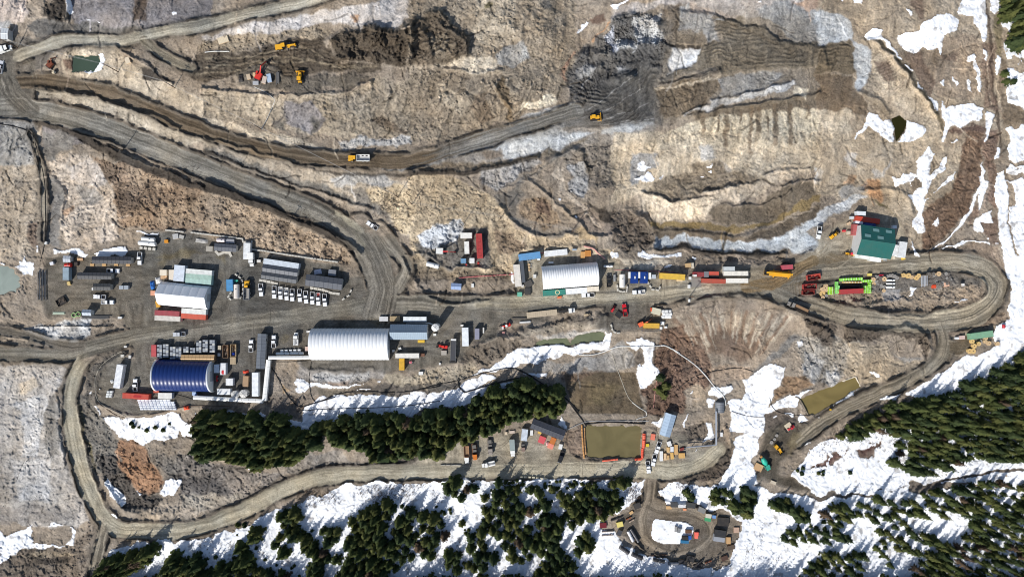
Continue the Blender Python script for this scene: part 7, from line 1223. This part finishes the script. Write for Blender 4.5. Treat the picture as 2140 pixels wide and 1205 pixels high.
for x0,y0,x1,y1,lab,col,h,rot in ((370,590,440,645,'yellow lift basket at the left of the laydown pad',(222,206,120),1.4,15),(180,600,255,655,'dark red box on the snow left of the laydown pad',(110,34,46),1.0,5),(925,412,985,446,'tan reel box at the top of the laydown pad',(206,168,120),1.0,0),(975,375,1055,425,'black cage at the top of the laydown pad',(70,72,74),1.3,0),(1150,375,1250,435,'black frame at the top right of the laydown pad',(66,68,68),1.2,-8),(1280,430,1365,485,'grey hoop frame at the top right of the laydown pad',(130,130,128),1.0,-25),(1355,545,1425,582,'green skip at the right of the laydown pad',(64,150,104),1.0,-8),(1365,500,1430,545,'pale box above the green skip',(200,196,180),1.0,-8),(1440,515,1480,548,'blue box above the black grating',(110,150,200),1.0,-8),(1500,540,1625,635,'black grating at the right of the laydown pad',(50,48,48),1.2,-3),(1465,680,1590,760,'black hut at the right of the laydown pad',(48,50,54),2.2,-8),(1455,735,1580,810,'grey hut below the black one',(150,154,162),2.0,-8),(1600,760,1645,835,'tan crate at the right end of the laydown pad',(196,158,112),1.2,0),(1242,705,1285,745,'upper coral box on the snow pad corner',(236,110,96),1.1,0),(1242,745,1280,775,'lower coral box on the snow pad corner',(236,118,100),1.1,0),(1165,745,1205,785,'blue drum on the snow pad',(30,90,170),1.0,0),(1085,795,1175,828,'blue box at the lower edge of the snow pad',(40,110,150),1.0,-3),(1100,750,1170,790,'black machine on the snow pad',(44,42,42),1.1,0),(1140,680,1210,715,'brown machine on the snow pad',(100,70,50),1.1,0),(1050,660,1085,710,'grey cylinder cage on the snow pad',(130,132,134),1.2,-10),(1020,640,1045,700,'grey plate on the snow pad',(150,150,150),.8,-5),(375,680,425,745,'dark engine block at the left of the laydown pad',(66,68,74),1.1,-25),(560,380,640,440,'dark tarped pallet at the entrance of the laydown pad',(60,58,58),1.0,20),(510,470,555,500,'tan timber at the entrance of the laydown pad',(206,170,120),.6,35),(1060,1015,1130,1060,'black wheels at the bottom of the laydown pad',(50,50,54),1.0,10),(1150,970,1240,1035,'pair of black drums at the bottom of the laydown pad',(48,48,50),1.2,-15),(1540,970,1615,1020,'rusty scrap bundle at the lower right of the laydown pad',(80,60,52),.9,20),(1680,650,1740,710,'pale timber scrap at the right end of the laydown pad',(190,160,140),.7,0),(1610,850,1690,900,'dark scrap bundle at the right end of the laydown pad',(90,78,68),.8,15),(1250,1050,1330,1100,'black scrap bundle at the bottom edge of the laydown pad',(56,54,56),.8,-10),(1060,395,1140,430,'white sheeted pallet at the top of the laydown pad',(222,222,222),.8,0),(1115,440,1150,462,'orange crate at the top of the laydown pad',(224,150,110),.8,0)):
    crate('Q1',x0,y0,x1,y1,lab,col,h,rot,*(('scrap_bundle','scrap') if 'scrap' in lab else ('wooden_crate','crate') if 'crate' in lab or 'timber' in lab else ('equipment_box','box')),slats='crate' in lab)
# ================= trees and small growth =================
def leafmat(name, c0, c1):
    m = bpy.data.materials.new(name); m.use_nodes = True; t = m.node_tree; b = t.nodes['Principled BSDF']; L = t.links.new; b.inputs['Roughness'].default_value = .9; b.inputs['Specular IOR Level'].default_value = .1
    g = t.nodes.new('ShaderNodeNewGeometry'); n = t.nodes.new('ShaderNodeTexNoise'); n.inputs['Scale'].default_value = .28; n.inputs['Detail'].default_value = 6; n.inputs['Roughness'].default_value = .7; L(g.outputs['Position'], n.inputs['Vector'])
    r = t.nodes.new('ShaderNodeMapRange'); r.inputs[1].default_value = .35; r.inputs[2].default_value = .68; L(n.outputs['Fac'], r.inputs[0]); mx = t.nodes.new('ShaderNodeMix'); mx.data_type = 'RGBA'; mx.inputs[6].default_value = (*c0, 1); mx.inputs[7].default_value = (*c1, 1); L(r.outputs[0], mx.inputs[0]); L(mx.outputs[2], b.inputs['Base Color']); return m
LEAF = leafmat('spruce needles', (.022, .036, .013), (.105, .122, .040)); LEAF2 = leafmat('pale spruce needles', (.034, .044, .014), (.135, .140, .046)); LEAF3 = leafmat('dark spruce needles', (.014, .026, .012), (.070, .092, .036)); DEADL = leafmat('dying needles', (.05, .035, .022), (.15, .105, .07)); BARK = mt((74, 60, 48), .95, 0, .4); DEADM = mt((140, 120, 100), .95, 0, .4)
def spruce_mesh(seed, dens=1.0):
    """unit spruce: 1 high, radius about .2"""
    r_ = random.Random(seed); v = []; f = []; lev = int(15*dens)+3
    for k in range(lev):
        t = (k+.5)/lev; z = .06+.93*t; rad = (.205*(1-t)**.82+.012)*r_.uniform(.85, 1.12); nb_ = max(4, int((11-6*t)*dens**.5)); a0 = r_.uniform(0, 6.28)
        for i in range(nb_):
            a = a0+6.283*i/nb_+r_.uniform(-.3, .3); rr = rad*r_.uniform(.6, 1.22); ca, sa = math.cos(a), math.sin(a); dr = rr*r_.uniform(.25, .55)
            segs = 3 if t < .8 else 2
            for s in range(segs):
                q0 = .12+s/segs*.88; q1 = q0+.46; wv = rr*r_.uniform(.30, .44)*(1.1-q0*.55); zz0 = z-dr*q0*q0; zz1 = z-dr*min(1, q1)**2*1.1; n = len(v)
                v += [(ca*rr*q0, sa*rr*q0, zz0+.012), (ca*rr*(q0+.25)-sa*wv, sa*rr*(q0+.25)+ca*wv, zz0-.018-r_.uniform(0, .012)), (ca*rr*q1, sa*rr*q1, zz1), (ca*rr*(q0+.25)+sa*wv, sa*rr*(q0+.25)-ca*wv, zz0-.018-r_.uniform(0, .012))]
                f += [(n, n+1, n+2), (n, n+2, n+3)]
    n = len(v); v += [(math.cos(i*1.2566)*.02, math.sin(i*1.2566)*.02, .93) for i in range(5)]+[(0, 0, 1.02)]; f += [(n+i, n+(i+1) % 5, n+5) for i in range(5)]
    return np.array(v), np.array(f)
SPR = [spruce_mesh(100+i) for i in range(7)]; SPL = [spruce_mesh(300+i, .62) for i in range(5)]
def to_mesh(name, v, f, mat):
    me = bpy.data.meshes.new(name); me.vertices.add(len(v)); me.vertices.foreach_set('co', np.asarray(v, np.float32).ravel()); me.loops.add(len(f)*3); me.loops.foreach_set('vertex_index', np.asarray(f, np.int32).ravel()); me.polygons.add(len(f)); me.polygons.foreach_set('loop_start', np.arange(0, len(f)*3, 3, dtype=np.int32)); me.update(calc_edges=True); me.materials.append(mat); return me
CROWN = [to_mesh('crown', v, f, (LEAF, LEAF2, LEAF3, LEAF, LEAF2, LEAF3, LEAF)[i]) for i, (v, f) in enumerate(SPR)]; DEADC = to_mesh('crown', *spruce_mesh(777, .35), DEADL)
tk = MB().cyl((0, 0, -.03), (0, 0, .9), .022, .004, n=6); TRK = bpy.data.meshes.new('trunk'); TRK.from_pydata(tk.v, [], tk.f); TRK.materials.append(BARK)
def inside(p, x, y):
    c = False
    for i in range(len(p)):
        ax, ay = p[i]; bx, by = p[i-1]
        if (ay > y) != (by > y) and x < (bx-ax)*(y-ay)/(by-ay)+ax: c = not c
    return c
TREES = []     # px, py, height, width factor, group id
CELL = {}
def near(x, y, d):
    i, j = int(x//20), int(y//20)
    for a in range(i-1, i+2):
        for b in range(j-1, j+2):
            for q in CELL.get((a, b), ()):
                if (q[0]-x)**2+(q[1]-y)**2 < d*d: return True
    return False
tr = random.Random(5)
def grove(c, s, gid, d=14, h0=7.5, h1=13.5, clip=True):
    p = pts(c, s); xs = [q[0] for q in p]; ys = [q[1] for q in p]; A = (max(xs)-min(xs))*(max(ys)-min(ys)); got = 0
    for _ in range(int(A/(d*d)*14)+12):
        x, y = tr.uniform(min(xs), max(xs)), tr.uniform(min(ys), max(ys))
        if not inside(p, x, y): continue
        hh = tr.uniform(h0, h1)*(1 if tr.random() < .7 else tr.uniform(.42, .8)); dd = d*(.75+.25*hh/h1)
        if near(x, y, dd): continue
        CELL.setdefault((int(x//20), int(y//20)), []).append((x, y)); TREES.append((x, y, hh, tr.uniform(.85, 1.25), gid)); got += 1
    if not got:
        x, y = sum(xs)/len(xs), sum(ys)/len(ys); CELL.setdefault((int(x//20), int(y//20)), []).append((x, y)); TREES.append((x, y, h0, 1.1, gid))
BELT, LEFTC, MIDC, PADC, RIGHT, TOPR = range(6)
grove('P','403,880 410,870 430,864 455,874 500,870 530,874 545,890 560,872 570,864 590,885 615,900 625,914 640,902 670,892 705,880 740,870 780,874 830,868 850,882 880,870 930,866 965,862 990,842 1020,822 1060,808 1100,800 1150,807 1178,835 1168,866 1120,866 1075,874 1050,890 1030,904 1000,906 975,925 945,925 925,945 905,955 870,945 845,962 810,955 780,960 760,938 720,930 695,926 690,905 655,905 660,935 630,945 610,965 560,980 530,980 515,965 470,958 420,960 405,950 420,920 400,905',BELT,12.5,10,17)
for s in ('950,1260 1050,1060 1500,940 1530,960 1490,1080 1200,1200','1640,1260 1760,1010 1980,990 2115,1120 2140,1260'): grove('Q3',s,LEFTC,14,10,15)
for s in ('-20,960 60,1040 130,1100 220,1180 230,1260 -20,1260','230,1130 310,1060 500,1010 520,900 570,950 610,1050 600,1130 560,1260 260,1260','590,1130 730,1130 740,1260 580,1260','780,1160 880,1140 880,1260 770,1260','960,570 1050,480 1200,520 1200,600 1150,680 1240,700 1230,760 1390,820 1380,900 1300,970 1240,880 1160,800 1080,780 980,800 970,740 1020,680','650,680 730,660 760,740 710,820 650,790','860,820 960,830 980,890 880,870','990,920 1050,910 1050,990 1000,980','1430,690 1510,690 1510,740 1440,740','1550,690 1640,690 1600,800 1510,860','1350,1060 1400,960 1500,910 1530,1010 1480,1080 1400,1204 1330,1160','1585,1090 1600,1010 1640,1030','970,1170 1040,1150 1040,1260'): grove('Q4',s,LEFTC,14,7.5,13)
for s in ('1720,830 1780,640 1800,520 1900,500 1990,420 2080,440 2060,540 2140,590 2140,1080 1850,1090 1960,1000 1870,980 1740,950','1600,1260 1700,1020 1780,1010 1850,1100 2140,1100 2140,1260'): grove('Q4',s,MIDC,15.5,8.5,13.5)
for s in ('0,360 40,370 40,470 0,480','85,380 130,350 195,410 150,470 90,460','190,500 330,490 350,580 430,620 420,700 350,780 390,830 340,920 240,1000 40,1010 200,900 190,860 110,800 150,740 240,740 190,650','350,440 400,430 400,510 380,550 350,500','450,480 550,430 600,480 590,550 540,680 610,740 610,820 540,870 440,860 440,720 430,600 480,560','580,590 640,570 640,490 660,500 710,520 715,660 600,690','800,470 850,450 880,510 855,580','890,650 980,650 990,610 1060,620 1110,700 1120,780 1180,880 1170,940 1040,980 1000,900 1000,800 930,820','690,840 760,830 820,810 840,900 870,950 860,1000 740,1010','880,900 930,880 985,970 950,1020 890,980',
 '1060,530 1080,420 1130,360 1200,300 1150,270 1220,210 1400,200 1540,190 1540,240 1430,260 1480,370 1450,460 1520,560 1510,610 1420,610 1350,650 1430,700 1420,760 1400,860 1350,920 1290,830 1240,730 1150,640 1130,580','1560,210 1650,200 1650,290 1590,300','1620,330 1680,280 1730,340 1680,440 1620,400','1500,440 1560,350 1590,400 1540,480','1700,210 1790,180 1820,240 1890,250 1930,350 1900,400 1800,320','1850,430 1950,380 1990,330 2020,240 2100,230 2140,260 2140,500 2050,480 1990,540 1870,590','1600,540 1750,450 1790,520 1840,540 1840,670 1750,760 1720,860 1640,880 1560,830 1500,930 1410,940 1450,790 1560,740 1570,680 1640,620','1440,640 1500,680 1500,740 1450,700','720,110 840,110 840,200 770,240 720,220','870,160 980,150 1000,240 920,240','780,250 860,240 870,310 840,360','1050,260 1090,250 1090,330 1060,330','1170,110 1230,100 1230,170 1190,170','1610,980 1700,940 1760,860 1880,810 1930,870 1980,1000 2010,1100 1610,1100','2010,680 2080,640 2120,720 2070,790 2010,770','1960,800 2030,780 2000,900'): grove('Q5',s,MIDC,15.5,8,13)
for s in ('0,270 110,260 400,300 440,370 400,420 340,470 200,560 120,590 0,590','0,740 60,760 90,820 60,900 0,900','290,160 520,150 510,200 320,200','0,160 180,160 170,210 0,210'): grove('Q1',s,MIDC,14,8,13)
for s in ('1130,280 1180,210 1260,290 1260,350 1140,330','1430,250 1540,240 1550,330 1640,360 1600,420 1440,370','1540,260 1660,260 1670,300','1620,420 1740,370 1870,420 1860,520 1720,490'): grove('Q1',s,PADC,13,6.5,11)
for s in ('150,320 250,240 330,280 320,370 170,350','20,410 200,370 270,460 240,540 100,500','470,370 600,370 650,330 770,420 600,480 500,460','700,440 850,460 930,570 800,560'): grove('Q2',s,PADC,13,7,12)
for s in ('1060,440 1120,460 1250,450 1280,520 1400,600 1200,660 1150,580','1260,390 1330,370 1450,470 1570,570 1400,550 1280,480','1480,420 1560,400 1720,510 1700,620 1550,540','560,760 800,700 970,670 1100,690 1300,700 1390,800 1200,860 900,860 680,830','870,1160 930,1060 1010,1010 1100,980 1200,960 1350,1000 1480,920 1570,1010 1480,1080 1550,1140 1520,1300 880,1300','1620,340 1720,350 1800,400 1928,380 1928,440 1780,420','1730,520 1928,480 1928,720 1850,680 1740,600','1700,690 1780,680 1928,780 1928,860 1800,860 1700,780','1660,870 1720,860 1810,980 1730,1000','1760,1040 1830,1040 1920,1120 1900,1160 1780,1100'): grove('Q2',s,RIGHT,16.5,8,12.5)
grove('P','1760,912 1800,878 1880,846 1960,830 2020,812 2075,786 2120,756 2290,710 2290,970 2140,965 2090,962 2050,958 1990,980 1960,992 1910,985 1900,980 1915,962 1900,945 1925,920 1870,905 1850,905 1780,915 1750,925',RIGHT,13.8,7.5,14)
for s in ('570,580 680,550 780,560 870,515 1000,495 1190,475 1400,480 1400,1260 820,1260 880,1100 800,1020 960,850 1000,780 900,740 760,760 640,690 600,610','160,610 280,640 420,590 500,640 620,750 470,730 300,700','60,660 230,700 380,720 450,830 600,900 820,1000 700,1000 450,900 300,830 100,700','220,850 330,880 490,1000 600,1050 450,1020 260,960','490,1150 640,1020 760,1060 880,1130 800,1260 520,1260','350,180 390,150 420,290 400,350 350,340'): grove('O7',s,RIGHT,16.5,8,13.5)
grove('C5','1540,-60 1850,-60 1850,420 1700,380 1650,300 1710,250 1650,130 1570,100',TOPR,13,7,12); grove('C5','1560,620 1620,600 1660,700 1600,700',TOPR,14,3,5); grove('N','1490,840 1600,890 1590,1000 1530,1050 1480,990',PADC,14,4,6)
grove('P','150,1222 2290,1222 2290,1296 150,1296',MIDC,15,12,18)
GL = ['dark green spruce in the dense belt between the shaded snow strip and the lower road','dark spruce in the clumps on the shaded snow at the lower left','dark spruce in the clumps on the snow below the middle of the lower road','spruce standing on the snow round the laydown pad','spruce leaning to the right in the forest at the lower right','spruce in the strip of wood at the top right corner']
GG = ['spruce belt above the lower road','spruces at the lower left','spruces below the lower road','spruces round the laydown pad','forest at the lower right','wood at the top right']
# the spruces that show largest stand as trees of their own, the rest are one wood
pri = {PADC: 3, LEFTC: 2, MIDC: 1.6, TOPR: 1.5, BELT: 1, RIGHT: 1}
order = sorted(range(len(TREES)), key=lambda i: -(TREES[i][2]*TREES[i][3]+1.5*pri[TREES[i][4]]+(5 if -20 < TREES[i][0] < 2160 and 0 < TREES[i][1] < 1215 else -20)))
big = set(order[:300]); VV = []; FF = []; TV = []; TF = []; nv = 0; ntv = 0; MI = []
for i, (px, py, hh, wf, gid) in enumerate(TREES):
    (x, y, z), f_ = world(px, py, hh*.42); a = tr.uniform(0, 6.28); k = tr.randrange(7); wd_ = (2.45+.1*(hh-10))*wf/.215*((.9 if py < 990 else .76) if gid == RIGHT else 1)
    if i in big:
        t = empty('spruce_tree', GL[gid], 'tree', (x, y, z), math.degrees(a), GG[gid]); t.scale = (wd_, wd_, hh)
        for nm, me in (('trunk', TRK), ('crown', CROWN[k] if tr.random() > .035 else DEADC)): o = bpy.data.objects.new(nm, me); COLL.objects.link(o); o.parent = t
    else:
        v, f = SPL[k % 5]; ca, sa = math.cos(a), math.sin(a); q = np.stack([(v[:, 0]*ca-v[:, 1]*sa)*wd_+x, (v[:, 0]*sa+v[:, 1]*ca)*wd_+y, v[:, 2]*hh+z], -1); VV.append(q); FF.append(f+nv); nv += len(v); MI.append(np.full(len(f), tr.choice((0, 0, 1, 1, 2, 2)) if tr.random() > .04 else 3))
if VV:
    o = bpy.data.objects.new('spruce_forest', to_mesh('spruce_forest', np.concatenate(VV), np.concatenate(FF), LEAF)); [o.data.materials.append(q_) for q_ in (LEAF2, LEAF3, DEADL)]; o.data.polygons.foreach_set('material_index', np.concatenate(MI).astype(np.int32)); COLL.objects.link(o); tag(o, 'the rest of the dark green spruce forest around the site', 'forest'); o['kind'] = 'stuff'
print('TREES', len(TREES))
# saplings dotting the snow
sp_ = []
for c, x0, y0, x1, y1, n in (('Q5',1250,110,2130,200,34),('Q5',0,350,1000,450,10),('Q4',500,600,800,900,12),('Q4',1150,600,1400,800,14),('Q2',750,580,1200,720,14),('Q2',1000,920,1400,1020,10),('Q5',850,560,1000,640,4),('Q4',250,980,1150,1150,14),('Q5',420,370,760,500,8),('Q2',1700,880,1830,1000,5),('O5',800,780,1400,880,10),('O0',1020,820,1480,900,8)):
    for _ in range(n): sp_.append(cp(c, tr.uniform(x0, x1), tr.uniform(y0, y1)))
for px, py in sp_:
    if near(px, py, 9): continue
    (x, y, z), f_ = world(px, py, .8); hh = tr.uniform(1.2, 2.8); t = empty('spruce_sapling', 'small dark sapling dotting the snow', 'sapling', (x, y, z), tr.uniform(0, 360), 'saplings dotting the snow'); t.scale = (hh*1.7, hh*1.7, hh)
    for nm, me in (('trunk', TRK), ('crown', CROWN[tr.randrange(7)])): o = bpy.data.objects.new(nm, me); COLL.objects.link(o); o.parent = t
# bare shrubs: fans of twigs
V_ = []; F_ = []; rs = random.Random(9)
def twigs(c, x0, y0, x1, y1, n, hh=1.1):
    for _ in range(n):
        px, py = cp(c, rs.uniform(x0, x1), rs.uniform(y0, y1))
        if near(px, py, 6) or float(bil(n60, np.array([px]), np.array([py]), gx[0], gy[0], ST, ST)[0])+rs.uniform(-.1, .1) < .48: continue
        (x, y, z), _f = world(px, py)
        for k in range(7):
            a = rs.uniform(0, 6.28); l = hh*rs.uniform(.5, 1.2); sp = rs.uniform(.25, .8); w = .05; n_ = len(V_); dx, dy = math.cos(a), math.sin(a)
            V_.extend([(x-dy*w, y+dx*w, z), (x+dy*w, y-dx*w, z), (x+dx*l*sp, y+dy*l*sp, z+l)]); F_.append((n_, n_+1, n_+2))
twigs('Q2',200,560,600,1020,330); twigs('Q5',0,150,720,320,420); twigs('Q1',860,150,1220,340,160); twigs('Q1',450,150,650,380,170); twigs('Q4',1180,200,2140,420,420); twigs('Q5',560,700,900,1000,140); twigs('O5',1000,340,2000,700,420,.8); twigs('Q4',100,800,900,1000,120); twigs('C6',1000,260,1700,780,380,.9); twigs('C7',50,560,1150,1000,420,.9); twigs('N',1440,520,1700,1200,350,.8); twigs('C7',1380,480,1720,830,300,.8); twigs('C8',50,380,900,800,450,.8); twigs('C10',920,150,1350,980,350,.7); twigs('Q2',480,330,700,470,60); twigs('O7',650,560,1050,760,90,2.0)
o = bpy.data.objects.new('bare_shrubs', to_mesh('bare_shrubs', V_, F_, mt((104, 86, 74), .95, 0, .5))); COLL.objects.link(o); tag(o, 'leafless grey-brown twigs and dead stalks poking up from snow and slopes', 'shrub'); o['kind'] = 'stuff'
# loose rock
base = np.array([(0,0,1),(.9,0,.3),(.28,.85,.3),(-.72,.53,.3),(-.72,-.53,.3),(.28,-.85,.3),(.5,.4,-.3),(-.2,.6,-.3),(-.6,0,-.3),(-.2,-.6,-.3),(.5,-.4,-.3)]); bf = [(0,1,2),(0,2,3),(0,3,4),(0,4,5),(0,5,1),(1,6,2),(2,7,3),(3,8,4),(4,9,5),(5,10,1),(6,7,2),(7,8,3),(8,9,4),(9,10,5),(10,6,1)]
cand = np.argwhere((ROUGH > .62) & (UN > 3) & (SNOW < .3) & (PX > 0) & (PX < 2140) & (PY > 0) & (PY < 1205)); sel = cand[rng.choice(len(cand), 7000, replace=False)]; hp = [pts('C4','-90,180 100,130 300,110 390,160 440,300 400,420 200,360 0,420 -90,500')]
hc = np.array([(j, i) for j, i in cand[rng.choice(len(cand), min(len(cand), 60000), replace=False)] if any(inside(h_, gx[i], gy[j]) for h_ in hp)][:600]); sel[:len(hc)] = hc
q = rng.uniform(.55, 1.3, (7000, 11, 3))*base[None]; sz = rng.uniform(.12, .42, 7000)*np.where(rng.random(7000) < .08, 2.2, 1); sz[:len(hc)] = rng.uniform(.25, .7, len(hc)); ang = rng.uniform(0, 6.28, 7000)
pos = V.reshape(NY, NX, 3)[sel[:, 0], sel[:, 1]]; ca, sa = np.cos(ang)[:, None], np.sin(ang)[:, None]
vx = (q[..., 0]*ca-q[..., 1]*sa)*sz[:, None]; vy = (q[..., 0]*sa+q[..., 1]*ca)*sz[:, None]; vz = q[..., 2]*sz[:, None]*.8
vv = np.stack([vx+pos[:, :1], vy+pos[:, 1:2], vz+pos[:, 2:]], -1).reshape(-1, 3); ff = (np.array(bf)[None]+(np.arange(7000)*11)[:, None, None]).reshape(-1, 3)
o = bpy.data.objects.new('rubble', to_mesh('rubble', vv, ff, GM)); COLL.objects.link(o); rc = np.ones((len(vv), 4), np.float32); rc[:, :3] = np.repeat(np.clip(COL[sel[:, 0], sel[:, 1]]*rng.uniform(.8, 1.35, (7000, 1)), 0, .8), 11, 0); ca_ = o.data.color_attributes.new('soil', 'FLOAT_COLOR', 'POINT'); ca_.data.foreach_set('color', rc.ravel()); tag(o, 'loose stones and rubble strewn over the banks and heaps', 'rubble'); o['kind'] = 'stuff'
